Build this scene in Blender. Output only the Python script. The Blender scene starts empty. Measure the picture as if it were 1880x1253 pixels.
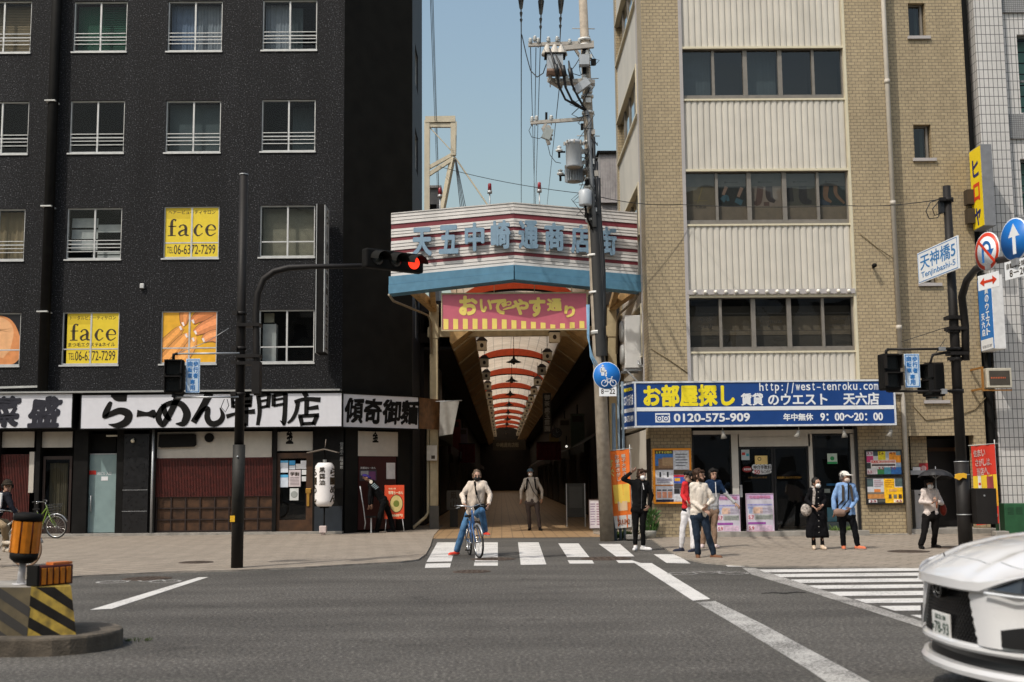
import bpy, bmesh, math, random
from mathutils import Vector, Matrix, noise
random.seed(7)
SC = bpy.context.scene
COL = SC.collection
# ---------------------------------------------------------------- camera
W, H, F = 1880, 1253, 2150.0
PITCH = math.atan(251.5 / F); YAW = -0.0102; ROLL = math.radians(0.55); CZ = 1.6
RM = Matrix.Rotation(YAW, 3, 'Z') @ Matrix.Rotation(math.pi/2 + PITCH, 3, 'X') @ Matrix.Rotation(-ROLL, 3, 'Z')
CAM = Vector((0, 0, CZ))
cd = bpy.data.cameras.new('camera'); cam = bpy.data.objects.new('camera', cd); COL.objects.link(cam)
cam.matrix_world = Matrix.Translation(CAM) @ RM.to_4x4()
cd.sensor_width = 36.0; cd.lens = 36.0 * F / W; cd.clip_start = 0.1; cd.clip_end = 3000
cd.dof.use_dof = True; cd.dof.focus_distance = 29.0; cd.dof.aperture_fstop = 2.0
SC.camera = cam
# ---------------------------------------------------------------- world and sun
SUN_EL = math.radians(54); SUN_AZ = math.radians(224.0)      # compass from +Y clockwise, direction TO the sun
world = bpy.data.worlds.new("World"); SC.world = world; world.use_nodes = True
wn = world.node_tree.nodes; wl = world.node_tree.links
bg = wn['Background']; sky = wn.new('ShaderNodeTexSky'); sky.sky_type = 'NISHITA'; sky.sun_disc = False
sky.sun_elevation = SUN_EL; sky.sun_rotation = SUN_AZ; sky.air_density = 2.0; sky.dust_density = 4.5; sky.ozone_density = 2.5
wl.new(sky.outputs[0], bg.inputs[0]); bg.inputs[1].default_value = 0.15
ld = bpy.data.lights.new('sun', 'SUN'); ld.energy = 2.75; ld.angle = math.radians(0.5); ld.color = (1.0, 0.95, 0.87)
lo = bpy.data.objects.new('sun', ld); COL.objects.link(lo)
tosun = Vector((math.sin(SUN_AZ)*math.cos(SUN_EL), math.cos(SUN_AZ)*math.cos(SUN_EL), math.sin(SUN_EL)))
lo.rotation_euler = tosun.to_track_quat('Z', 'Y').to_euler()
vs = SC.view_settings; vs.view_transform = 'Standard'; vs.look = 'None'; vs.exposure = 0.0; vs.gamma = 1.0; vs.use_curve_mapping = False
SC.cycles.max_bounces = 6; SC.cycles.transparent_max_bounces = 12; SC.cycles.caustics_reflective = False; SC.cycles.caustics_refractive = False
SC.cycles.sample_clamp_indirect = 4.0
# ---------------------------------------------------------------- survey: the place measured from the photograph
def ray(px, py): return RM @ Vector(((px - W/2)/F, -(py - H/2)/F, -1.0))
def U(px, py, Y):                       # point of the plane y = Y seen at a photo pixel
    d = ray(px, py); return CAM + d * (Y / d.y)
def UX(px, py, X):
    d = ray(px, py); return CAM + d * (X / d.x)
def G(px, py, z=0.0):
    d = ray(px, py); return CAM + d * ((z - CZ) / d.z)
def proj(p):
    v = RM.transposed() @ (Vector(p) - CAM); return (W/2 + F*v.x/-v.z, H/2 - F*v.y/-v.z)
def rect(x0, y0, x1, y1, Y):            # upright rectangle of plane y=Y: (X0, X1, Z0, Z1)
    a, b, c, d = U(x0, y0, Y), U(x1, y0, Y), U(x0, y1, Y), U(x1, y1, Y)
    return ((a.x+c.x)/2, (b.x+d.x)/2, (c.z+d.z)/2, (a.z+b.z)/2)
# ---------------------------------------------------------------- materials
MATS = {}
def lin(c):
    return tuple(((v/255.0)/12.92 if v/255.0 <= 0.04045 else ((v/255.0+0.055)/1.055)**2.4) for v in c)
def nodes(name):
    m = bpy.data.materials.new(name); m.use_nodes = True
    return m, m.node_tree.nodes, m.node_tree.links, m.node_tree.nodes['Principled BSDF']
def mat(name, col, rough=0.6, metal=0.0, var=0.12, scale=6.0, bump=0.0, bscale=40.0, spec=0.5, dirt=0.0, coat=0.0):
    if name in MATS: return MATS[name]
    m, n, l, p = nodes(name)
    p.inputs['Roughness'].default_value = rough; p.inputs['Metallic'].default_value = metal
    p.inputs['Specular IOR Level'].default_value = spec
    if coat: p.inputs['Coat Weight'].default_value = coat; p.inputs['Coat Roughness'].default_value = 0.05
    tc = n.new('ShaderNodeTexCoord')
    nz = n.new('ShaderNodeTexNoise'); nz.inputs['Scale'].default_value = scale; nz.inputs['Detail'].default_value = 6
    l.new(tc.outputs['Object'], nz.inputs['Vector'])
    r = n.new('ShaderNodeMapRange'); r.inputs['From Min'].default_value = 0.3; r.inputs['From Max'].default_value = 0.7
    r.inputs['To Min'].default_value = 1 - var; r.inputs['To Max'].default_value = 1 + var
    l.new(nz.outputs['Fac'], r.inputs['Value'])
    mx = n.new('ShaderNodeVectorMath'); mx.operation = 'SCALE'; mx.inputs[0].default_value = col[:3]
    l.new(r.outputs[0], mx.inputs['Scale'])
    out = mx.outputs[0]
    if dirt:
        n2 = n.new('ShaderNodeTexNoise'); n2.inputs['Scale'].default_value = scale*0.35; n2.inputs['Detail'].default_value = 8
        mp = n.new('ShaderNodeMapping'); mp.inputs['Scale'].default_value = (1.6, 1.6, 0.35)
        l.new(tc.outputs['Object'], mp.inputs[0]); l.new(mp.outputs[0], n2.inputs['Vector'])
        r2 = n.new('ShaderNodeMapRange'); r2.inputs['From Min'].default_value = 0.45; r2.inputs['From Max'].default_value = 0.75
        r2.inputs['To Min'].default_value = 1; r2.inputs['To Max'].default_value = 1 - dirt
        l.new(n2.outputs['Fac'], r2.inputs['Value'])
        m2 = n.new('ShaderNodeVectorMath'); m2.operation = 'SCALE'; l.new(out, m2.inputs[0]); l.new(r2.outputs[0], m2.inputs['Scale'])
        out = m2.outputs[0]
    l.new(out, p.inputs['Base Color'])
    rr = n.new('ShaderNodeMapRange'); rr.inputs['To Min'].default_value = max(0.02, rough-0.08); rr.inputs['To Max'].default_value = min(1, rough+0.08)
    l.new(nz.outputs['Fac'], rr.inputs['Value']); l.new(rr.outputs[0], p.inputs['Roughness'])
    if bump:
        nb = n.new('ShaderNodeTexNoise'); nb.inputs['Scale'].default_value = bscale; nb.inputs['Detail'].default_value = 4
        l.new(tc.outputs['Object'], nb.inputs['Vector'])
        b = n.new('ShaderNodeBump'); b.inputs['Strength'].default_value = bump; b.inputs['Distance'].default_value = 0.02
        l.new(nb.outputs['Fac'], b.inputs['Height']); l.new(b.outputs[0], p.inputs['Normal'])
    MATS[name] = m; return m
def sm(r, g, b, rough=0.55, **k):       # material from an sRGB triple
    return mat('paint_%d_%d_%d_%d' % (r, g, b, int(rough*100)), lin((r, g, b)), rough, **k)
def emis(name, col, st):
    if name in MATS: return MATS[name]
    m, n, l, p = nodes(name); p.inputs['Base Color'].default_value = (*col, 1)
    p.inputs['Emission Color'].default_value = (*col, 1); p.inputs['Emission Strength'].default_value = st
    MATS[name] = m; return m
def glass_mat(name, tint=(0.8, 0.85, 0.85), refl=1.0, opac=0.15):
    if name in MATS: return MATS[name]
    m, n, l, p = nodes(name); out = n['Material Output']
    tr = n.new('ShaderNodeBsdfTransparent'); tr.inputs[0].default_value = (*tint, 1)
    gl = n.new('ShaderNodeBsdfGlossy'); gl.inputs['Roughness'].default_value = 0.015
    lw = n.new('ShaderNodeLayerWeight'); lw.inputs[0].default_value = 0.5
    pw = n.new('ShaderNodeMath'); pw.operation = 'POWER'; pw.inputs[1].default_value = 5; l.new(lw.outputs['Facing'], pw.inputs[0])
    fr = n.new('ShaderNodeMath'); fr.operation = 'MULTIPLY_ADD'; fr.inputs[1].default_value = .92; fr.inputs[2].default_value = .055; l.new(pw.outputs[0], fr.inputs[0])
    tc = n.new('ShaderNodeTexCoord'); nz = n.new('ShaderNodeTexNoise'); nz.inputs['Scale'].default_value = 0.9; nz.inputs['Detail'].default_value = 1
    l.new(tc.outputs['Object'], nz.inputs['Vector'])
    b = n.new('ShaderNodeBump'); b.inputs['Strength'].default_value = 0.06; b.inputs['Distance'].default_value = 0.2
    l.new(nz.outputs['Fac'], b.inputs['Height']); l.new(b.outputs[0], gl.inputs['Normal'])
    mul = n.new('ShaderNodeMath'); mul.operation = 'MULTIPLY'; mul.inputs[1].default_value = refl; l.new(fr.outputs[0], mul.inputs[0]); mul.use_clamp = True
    mx = n.new('ShaderNodeMixShader'); l.new(mul.outputs[0], mx.inputs[0]); l.new(tr.outputs[0], mx.inputs[1]); l.new(gl.outputs[0], mx.inputs[2])
    l.new(mx.outputs[0], out.inputs[0]); MATS[name] = m; return m
# ---------------------------------------------------------------- mesh builder
class MB:
    def __init__(s): s.v = []; s.f = []; s.mi = []; s.ms = []; s.sm = []
    def m(s, mt):
        if mt not in s.ms: s.ms.append(mt)
        s.cur = s.ms.index(mt); return s
    def add(s, vs, fs, smooth=False, M=None):
        b = len(s.v)
        for p in vs:
            p = Vector(p); s.v.append(tuple(M @ p) if M is not None else tuple(p))
        for f in fs: s.f.append([b+i for i in f]); s.mi.append(getattr(s, 'cur', 0)); s.sm.append(smooth)
        return s
    def box(s, x0, x1, y0, y1, z0, z1, M=None):
        return s.add([(x0,y0,z0),(x1,y0,z0),(x1,y1,z0),(x0,y1,z0),(x0,y0,z1),(x1,y0,z1),(x1,y1,z1),(x0,y1,z1)],
                     [(0,3,2,1),(4,5,6,7),(0,1,5,4),(1,2,6,5),(2,3,7,6),(3,0,4,7)], False, M)
    def cbox(s, c, d, M=None):
        x, y, z = d[0]/2, d[1]/2, d[2]/2
        T = Matrix.Translation(Vector(c))
        if M is not None: T = T @ M.to_4x4()
        return s.box(-x, x, -y, y, -z, z, T)
    def bar(s, p, q, w, h=None, up=(0,0,1)):            # rectangular bar between two points
        p, q = Vector(p), Vector(q); h = h or w; d = q - p; L = d.length
        if L < 1e-6: return s
        t = d / L; u = Vector(up)
        if abs(t.dot(u)) > 0.98: u = Vector((0, 1, 0))
        x = t.cross(u).normalized(); z = x.cross(t)
        M = Matrix((x, t, z)).transposed().to_4x4(); M.translation = (p+q)/2
        return s.box(-w/2, w/2, -L/2, L/2, -h/2, h/2, M)
    def cyl(s, p, q, r0, r1=None, n=14, cap=True):
        return s.tube([p, q], [r0, r0 if r1 is None else r1], n, cap)
    def tube(s, pts, r, n=10, cap=True, closed=False):
        pts = [Vector(p) for p in pts]; k = len(pts); rs = r if isinstance(r, (list, tuple)) else [r]*k
        vs = []; prev = None
        for i, p in enumerate(pts):
            if closed: t = pts[(i+1) % k] - pts[i-1]
            else: t = pts[min(i+1, k-1)] - pts[max(i-1, 0)]
            t.normalize()
            if prev is None:
                u = Vector((0,0,1)) if abs(t.z) < 0.9 else Vector((1,0,0)); x = t.cross(u).normalized()
            else:
                x = (prev - t*prev.dot(t)); x = x.normalized() if x.length > 1e-6 else t.orthogonal().normalized()
            prev = x; y = t.cross(x)
            for j in range(n):
                a = 2*math.pi*j/n; vs.append(p + x*(math.cos(a)*rs[i]) + y*(math.sin(a)*rs[i]))
        fs = []
        for i in range(k if closed else k-1):
            i2 = (i+1) % k
            for j in range(n):
                j2 = (j+1) % n; fs.append((i*n+j, i*n+j2, i2*n+j2, i2*n+j))
        s.add(vs, fs, True)
        if cap and not closed:
            b = len(s.v) - k*n
            for ring, rev in ((0, True), (k-1, False)):
                f = [b+ring*n+j for j in range(n)]
                s.f.append(f[::-1] if rev else f); s.mi.append(getattr(s, 'cur', 0)); s.sm.append(False)
        return s
    def lathe(s, prof, n=24, M=None, smooth=True):      # (r, z) profile round local z
        vs = []; fs = []
        for (r, z) in prof:
            for j in range(n):
                a = 2*math.pi*j/n; vs.append((r*math.cos(a), r*math.sin(a), z))
        for i in range(len(prof)-1):
            for j in range(n):
                j2 = (j+1) % n; fs.append((i*n+j, i*n+j2, (i+1)*n+j2, (i+1)*n+j))
        fs.append(tuple(range(n))[::-1]); fs.append(tuple((len(prof)-1)*n+j for j in range(n)))
        return s.add(vs, fs, smooth, M)
    def ball(s, c, r, n=12, M=None):
        r = (r, r, r) if not isinstance(r, (tuple, list)) else r
        vs = []; fs = []; k = n//2+1
        for i in range(k):
            th = math.pi*i/(k-1)
            for j in range(n):
                a = 2*math.pi*j/n; p = Vector((r[0]*math.sin(th)*math.cos(a), r[1]*math.sin(th)*math.sin(a), r[2]*math.cos(th)))
                if M is not None: p = M.to_3x3() @ p
                vs.append(Vector(c) + p)
        for i in range(k-1):
            for j in range(n):
                j2 = (j+1) % n; fs.append((i*n+j, (i+1)*n+j, (i+1)*n+j2, i*n+j2))
        return s.add(vs, fs, True)
    def prism(s, poly, d, M=None):                      # polygon in local xz, thickness d along local +y (front at y=0 faces -y)
        n = len(poly)
        A = sum(poly[i][0]*poly[(i+1) % n][1] - poly[(i+1) % n][0]*poly[i][1] for i in range(n))
        if A < 0: poly = poly[::-1]
        vs = [(x, 0, z) for x, z in poly] + [(x, d, z) for x, z in poly]
        fs = [tuple(range(n)), tuple(range(2*n-1, n-1, -1))] + [(i, n+i, n+(i+1) % n, (i+1) % n) for i in range(n)]
        return s.add(vs, fs, False, M)
    def quad(s, a, b, c, d): return s.add([a, b, c, d], [(0, 1, 2, 3)])
    def build(s, name, parent=None, mt=None, bevel=0.0, seg=2, loc=None, autosmooth=None):
        me = bpy.data.meshes.new(name); me.from_pydata(s.v, [], s.f)
        if mt is not None: s.ms = [mt]
        for q in s.ms: me.materials.append(q)
        if len(s.ms) > 1: me.polygons.foreach_set('material_index', s.mi)
        me.polygons.foreach_set('use_smooth', s.sm); me.update()
        o = bpy.data.objects.new(name, me); COL.objects.link(o)
        if parent is not None:
            o.parent = parent; o.matrix_parent_inverse = parent.matrix_world.inverted() if parent.type == 'EMPTY' and False else Matrix()
            me.transform(world_of(parent).inverted())
        if loc is not None: o.location = loc
        if bevel:
            md = o.modifiers.new('edge', 'BEVEL'); md.width = bevel; md.segments = seg; md.limit_method = 'ANGLE'; md.angle_limit = math.radians(40)
        return o
def world_of(o):
    m = Matrix.Translation(o.location) @ o.rotation_euler.to_matrix().to_4x4() @ Matrix.Diagonal((*o.scale, 1))
    return world_of(o.parent) @ m if o.parent else m
def tag(o, label, cat, group=None, kind=None):
    o['label'] = label; o['category'] = cat
    if group: o['group'] = group
    if kind: o['kind'] = kind
    return o
def structure(o, label=None):
    o['kind'] = 'structure'
    if label: o['label'] = label
    return o
def thing(name, loc, label, cat, group=None, rz=0.0):
    o = bpy.data.objects.new(name, None); COL.objects.link(o); o.location = loc; o.rotation_euler = (0, 0, rz)
    o.empty_display_size = 0.1
    return tag(o, label, cat, group)
def kids(o): return [c for c in bpy.data.objects if c.parent == o]
def copy_tree(o, loc=None, rz=None, label=None, parent=None):
    r = o.copy(); COL.objects.link(r)
    if parent is not None: r.parent = parent
    if loc is not None: r.location = loc
    if rz is not None: r.rotation_euler = (0, 0, rz)
    if label: r['label'] = label
    for c in kids(o):
        copy_tree(c, parent=r)
    return r
# ---------------------------------------------------------------- lettering
TS = bpy.data.scenes.new('workbench_scene')       # scratch scene, removed at the end
def scratch_graph():
    with bpy.context.temp_override(scene=TS, view_layer=TS.view_layers[0]):
        dg = bpy.context.evaluated_depsgraph_get()
    dg.update(); return dg
GLYPHS = {}
def text_geo(body, size=1.0, bold=0.0, ext=0.002, res=3):
    key = (body, ext)
    if key not in GLYPHS:
        c = bpy.data.curves.new('lettering', 'FONT'); c.body = body; c.size = 1.0; c.extrude = ext; c.resolution_u = res
        o = bpy.data.objects.new('lettering', c); TS.collection.objects.link(o)
        dg = scratch_graph(); me = bpy.data.meshes.new_from_object(o.evaluated_get(dg))
        GLYPHS[key] = ([v.co.copy() for v in me.vertices], [tuple(p.vertices) for p in me.polygons])
        bpy.data.objects.remove(o); bpy.data.curves.remove(c); bpy.data.meshes.remove(me)
    vs, fs = GLYPHS[key]
    if not bold: return [v.copy() for v in vs], fs
    # heavier strokes: the glyph repeated in a small ring, each copy a hair in front of the last
    ring = [(0,0)] + [(.75*x, .75*y) for x in (-1,1) for y in (-1,1)] + ([(x, y) for x, y in ((-1,0),(1,0),(0,-1),(0,1))] if bold > .018 else [])
    V2 = []; F2 = []
    for k, (dx, dy) in enumerate(ring):
        b0 = len(V2); V2 += [Vector((v.x+dx*bold, v.y+dy*bold, v.z+(.00025*k if v.z > 0 else 0))) for v in vs]; F2 += [tuple(b0+i for i in f) for f in fs]
    return V2, F2
def put_text(mb, body, M, x0, x1, z0, z1, bold=0.0, ext=0.002, fit=True, shear=0.0, rough=0.0):
    """Fit a line of text into a rectangle of the local xz plane of M (front faces -y)."""
    vs, fs = text_geo(body, 1.0, bold, ext)
    if not vs: return
    ax, bx = min(v.x for v in vs), max(v.x for v in vs); az, bz = min(v.y for v in vs), max(v.y for v in vs)
    sx = (x1-x0)/max(bx-ax, 1e-4); sz = (z1-z0)/max(bz-az, 1e-4)
    if not fit: sx = sz = min(sx, sz)
    out = []
    for v in vs:
        u, w = (v.x-ax), (v.y-az)
        if rough:
            u += rough*noise.noise((v.x*5, v.y*5, 1.3)); w += rough*noise.noise((v.x*5, v.y*5, 7.7))
        out.append((x0 + u*sx + shear*w*sz, -v.z, z0 + w*sz))
    mb.add(out, [f for f in fs], False, M)
def vtext(mb, body, M, x0, x1, z0, z1, bold=0.0, ext=0.002, gap=0.12, rough=0.0):
    n = len(body); h = (z1-z0)/n
    for i, ch in enumerate(body):
        if ch == ' ': continue
        zt = z1 - h*i
        if ch == 'ー':
            w = (x1-x0); mb.prism([(x0+w*.42, zt-h*.9), (x0+w*.58, zt-h*.9), (x0+w*.58, zt-h*.1), (x0+w*.42, zt-h*.1)], ext, M); continue
        put_text(mb, ch, M, x0, x1, zt-h*(1-gap/2), zt-h*gap/2, bold, ext, True, 0.0, rough)
def brush(mb, path, M, ext=0.004, n=5):
    """Variable-width brush stroke; path = [(x, z, width)...] in the local xz plane of M."""
    pts = []
    P = [Vector(p) for p in path]
    if len(P) == 2: dense = [P[0].lerp(P[1], i/n) for i in range(n+1)]
    else:
        dense = []
        for i in range(len(P)-1):
            p0 = P[i-1] if i > 0 else P[i]*2 - P[i+1]; p1 = P[i]; p2 = P[i+1]; p3 = P[i+2] if i+2 < len(P) else P[i+1]*2 - P[i]
            for k in range(n):
                t = k/n; t2 = t*t; t3 = t2*t
                dense.append(0.5*((2*p1) + (p2-p0)*t + (2*p0-5*p1+4*p2-p3)*t2 + (3*p1-p0-3*p2+p3)*t3))
        dense.append(P[-1])
    L = []; R = []; k = len(dense)
    for i, p in enumerate(dense):
        t = dense[min(i+1, k-1)] - dense[max(i-1, 0)]; nrm = Vector((-t.y, t.x)).normalized() if t.xy.length > 1e-6 else Vector((0, 1))
        w = max(p.z, 0.001)/2; L.append((p.x+nrm.x*w, p.y+nrm.y*w)); R.append((p.x-nrm.x*w, p.y-nrm.y*w))
    vs = [(x, -ext, z) for x, z in L] + [(x, -ext, z) for x, z in R] + [(x, 0, z) for x, z in L] + [(x, 0, z) for x, z in R]
    fs = []
    for i in range(k-1):
        fs += [(i, i+1, k+i+1, k+i), (2*k+i, 2*k+i+1, i+1, i), (k+i, k+i+1, 3*k+i+1, 3*k+i)]
    fs += [(0, k, 3*k, 2*k), (k-1, 2*k-1, 4*k-1, 3*k-1)]
    mb.add(vs, fs, False, M)
def at(x, y, z, rz=0.0): return Matrix.Translation((x, y, z)) @ Matrix.Rotation(rz, 4, 'Z')
def frame2(p, q):                       # local frame for an upright face running from p to q (x along it, front to -y side)
    d = Vector((q[0]-p[0], q[1]-p[1], 0)); return Matrix.Translation((p[0], p[1], 0)) @ Matrix.Rotation(math.atan2(d.y, d.x), 4, 'Z'), d.length
def wall_holes(mb, M, x0, x1, z0, z1, holes, depth=0.2, back=None):
    """Face of a wall in the local xz plane with rectangular openings and their reveals."""
    xs = sorted({x0, x1, *[h[0] for h in holes], *[h[1] for h in holes]}); zs = sorted({z0, z1, *[h[2] for h in holes], *[h[3] for h in holes]})
    xs = [x for x in xs if x0 <= x <= x1]; zs = [z for z in zs if z0 <= z <= z1]
    for i in range(len(xs)-1):
        for j in range(len(zs)-1):
            cx, cz = (xs[i]+xs[i+1])/2, (zs[j]+zs[j+1])/2
            if any(h[0] < cx < h[1] and h[2] < cz < h[3] for h in holes): continue
            mb.add([(xs[i],0,zs[j]),(xs[i+1],0,zs[j]),(xs[i+1],0,zs[j+1]),(xs[i],0,zs[j+1])], [(0,1,2,3)], False, M)
    for a, b, c, d in holes:
        a, b, c, d = max(a, x0), min(b, x1), max(c, z0), min(d, z1)
        mb.add([(a,0,c),(b,0,c),(b,depth,c),(a,depth,c)], [(0,3,2,1)], False, M)
        mb.add([(a,0,d),(b,0,d),(b,depth,d),(a,depth,d)], [(0,1,2,3)], False, M)
        mb.add([(a,0,c),(a,depth,c),(a,depth,d),(a,0,d)], [(0,3,2,1)], False, M)
        mb.add([(b,0,c),(b,depth,c),(b,depth,d),(b,0,d)], [(0,1,2,3)], False, M)
    return mb
# ================================================================ special materials
def asphalt_mat():
    m, n, l, p = nodes('asphalt'); p.inputs['Roughness'].default_value = 0.85; p.inputs['Specular IOR Level'].default_value = 0.3
    tc = n.new('ShaderNodeTexCoord')
    a = n.new('ShaderNodeTexNoise'); a.inputs['Scale'].default_value = 26; a.inputs['Detail'].default_value = 10; a.inputs['Roughness'].default_value = 0.8
    b = n.new('ShaderNodeTexNoise'); b.inputs['Scale'].default_value = 0.35; b.inputs['Detail'].default_value = 5
    mp = n.new('ShaderNodeMapping'); mp.inputs['Scale'].default_value = (0.25, 1.4, 1); c = n.new('ShaderNodeTexNoise'); c.inputs['Scale'].default_value = 0.9; c.inputs['Detail'].default_value = 3
    v = n.new('ShaderNodeTexVoronoi'); v.inputs['Scale'].default_value = 70
    l.new(tc.outputs['Object'], a.inputs['Vector']); l.new(tc.outputs['Object'], b.inputs['Vector']); l.new(tc.outputs['Object'], mp.inputs[0]); l.new(mp.outputs[0], c.inputs['Vector']); l.new(tc.outputs['Object'], v.inputs['Vector'])
    r = n.new('ShaderNodeValToRGB'); e = r.color_ramp.elements
    e[0].position = 0.30; e[0].color = (0.022, 0.021, 0.0195, 1); e[1].position = 0.70; e[1].color = (0.28, 0.26, 0.23, 1)
    x = r.color_ramp.elements.new(0.5); x.color = (0.073, 0.068, 0.061, 1)
    l.new(a.outputs['Fac'], r.inputs[0])
    vm = n.new('ShaderNodeMapRange'); vm.inputs['From Max'].default_value = 1; vm.inputs['To Min'].default_value = 0.72; vm.inputs['To Max'].default_value = 1.3; l.new(v.outputs['Color'], vm.inputs['Value'])
    s1 = n.new('ShaderNodeMapRange'); s1.inputs['From Min'].default_value = .3; s1.inputs['From Max'].default_value = .7; s1.inputs['To Min'].default_value = .8; s1.inputs['To Max'].default_value = 1.18; l.new(b.outputs['Fac'], s1.inputs['Value'])
    s2 = n.new('ShaderNodeMapRange'); s2.inputs['From Min'].default_value = .3; s2.inputs['From Max'].default_value = .7; s2.inputs['To Min'].default_value = .80; s2.inputs['To Max'].default_value = 1.2; l.new(c.outputs['Fac'], s2.inputs['Value'])
    m1 = n.new('ShaderNodeMath'); m1.operation = 'MULTIPLY'; l.new(s1.outputs[0], m1.inputs[0]); l.new(s2.outputs[0], m1.inputs[1])
    m2 = n.new('ShaderNodeMath'); m2.operation = 'MULTIPLY'; l.new(m1.outputs[0], m2.inputs[0]); l.new(vm.outputs[0], m2.inputs[1])
    sp = n.new('ShaderNodeTexNoise'); sp.inputs['Scale'].default_value = 1.15; sp.inputs['Detail'].default_value = 3; l.new(tc.outputs['Object'], sp.inputs['Vector'])
    so = n.new('ShaderNodeMapRange'); so.inputs['From Min'].default_value = .62; so.inputs['From Max'].default_value = .72; so.inputs['To Min'].default_value = 1; so.inputs['To Max'].default_value = .72; l.new(sp.outputs['Fac'], so.inputs['Value'])
    ck = n.new('ShaderNodeTexVoronoi'); ck.feature = 'DISTANCE_TO_EDGE'; ck.inputs['Scale'].default_value = .22; wv = n.new('ShaderNodeVectorMath'); wv.operation = 'MULTIPLY_ADD'; wv.inputs[1].default_value = (.9,.9,.9); l.new(sp.outputs['Color'], wv.inputs[0]); l.new(tc.outputs['Object'], wv.inputs[2]); l.new(wv.outputs[0], ck.inputs['Vector'])
    cr = n.new('ShaderNodeMapRange'); cr.inputs['From Min'].default_value = .0; cr.inputs['From Max'].default_value = .003; cr.inputs['To Min'].default_value = .82; cr.inputs['To Max'].default_value = 1; l.new(ck.outputs['Distance'], cr.inputs['Value'])
    m3 = n.new('ShaderNodeMath'); m3.operation = 'MULTIPLY'; l.new(so.outputs[0], m3.inputs[0]); l.new(cr.outputs[0], m3.inputs[1])
    m4 = n.new('ShaderNodeMath'); m4.operation = 'MULTIPLY'; l.new(m2.outputs[0], m4.inputs[0]); l.new(m3.outputs[0], m4.inputs[1])
    sc = n.new('ShaderNodeVectorMath'); sc.operation = 'SCALE'; l.new(r.outputs[0], sc.inputs[0]); l.new(m4.outputs[0], sc.inputs['Scale'])
    l.new(sc.outputs[0], p.inputs['Base Color'])
    bp = n.new('ShaderNodeBump'); bp.inputs['Strength'].default_value = 0.35; bp.inputs['Distance'].default_value = 0.01; l.new(a.outputs['Fac'], bp.inputs['Height']); l.new(bp.outputs[0], p.inputs['Normal'])
    return m
def brick_mat(name, c1, c2, mortar, bw, rh, ms, offset=0.5, rough=0.6, rot=0.0, horiz=False, bump=0.4, var=0.15, spec=0.4, stain=0.25):
    m, n, l, p = nodes(name); p.inputs['Roughness'].default_value = rough; p.inputs['Specular IOR Level'].default_value = spec
    tc = n.new('ShaderNodeTexCoord'); sx = n.new('ShaderNodeSeparateXYZ'); l.new(tc.outputs['Object'], sx.inputs[0])
    cb = n.new('ShaderNodeCombineXYZ')
    if horiz:
        mp = n.new('ShaderNodeMapping'); mp.inputs['Rotation'].default_value = (0, 0, rot); l.new(tc.outputs['Object'], mp.inputs[0]); vec = mp.outputs[0]
    else:
        ad = n.new('ShaderNodeMath'); l.new(sx.outputs[0], ad.inputs[0]); l.new(sx.outputs[1], ad.inputs[1]); l.new(ad.outputs[0], cb.inputs[0]); l.new(sx.outputs[2], cb.inputs[1]); vec = cb.outputs[0]
    b = n.new('ShaderNodeTexBrick'); b.offset = offset; b.inputs['Scale'].default_value = 1; b.inputs['Brick Width'].default_value = bw; b.inputs['Row Height'].default_value = rh
    b.inputs['Mortar Size'].default_value = ms; b.inputs['Mortar Smooth'].default_value = 0.2; b.inputs['Bias'].default_value = -0.1
    b.inputs['Color1'].default_value = (*c1, 1); b.inputs['Color2'].default_value = (*c2, 1); b.inputs['Mortar'].default_value = (*mortar, 1)
    l.new(vec, b.inputs['Vector'])
    nz = n.new('ShaderNodeTexNoise'); nz.inputs['Scale'].default_value = 14; nz.inputs['Detail'].default_value = 6; l.new(tc.outputs['Object'], nz.inputs['Vector'])
    r = n.new('ShaderNodeMapRange'); r.inputs['From Min'].default_value = .3; r.inputs['From Max'].default_value = .7; r.inputs['To Min'].default_value = 1-var; r.inputs['To Max'].default_value = 1+var; l.new(nz.outputs['Fac'], r.inputs['Value'])
    n2 = n.new('ShaderNodeTexNoise'); n2.inputs['Scale'].default_value = .8; n2.inputs['Detail'].default_value = 8
    mp2 = n.new('ShaderNodeMapping'); mp2.inputs['Scale'].default_value = (1.5, 1.5, 1.5 if horiz else 0.3); l.new(tc.outputs['Object'], mp2.inputs[0]); l.new(mp2.outputs[0], n2.inputs['Vector'])
    r2 = n.new('ShaderNodeMapRange'); r2.inputs['From Min'].default_value = .4; r2.inputs['From Max'].default_value = .75; r2.inputs['To Min'].default_value = 1.05; r2.inputs['To Max'].default_value = 1.05-stain; l.new(n2.outputs['Fac'], r2.inputs['Value'])
    mm = n.new('ShaderNodeMath'); mm.operation = 'MULTIPLY'; l.new(r.outputs[0], mm.inputs[0]); l.new(r2.outputs[0], mm.inputs[1])
    s = n.new('ShaderNodeVectorMath'); s.operation = 'SCALE'; l.new(b.outputs['Color'], s.inputs[0]); l.new(mm.outputs[0], s.inputs['Scale']); l.new(s.outputs[0], p.inputs['Base Color'])
    bp = n.new('ShaderNodeBump'); bp.inputs['Strength'].default_value = bump; bp.inputs['Distance'].default_value = 0.01; bp.invert = True
    l.new(b.outputs['Fac'], bp.inputs['Height']); l.new(bp.outputs[0], p.inputs['Normal'])
    return m
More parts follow.
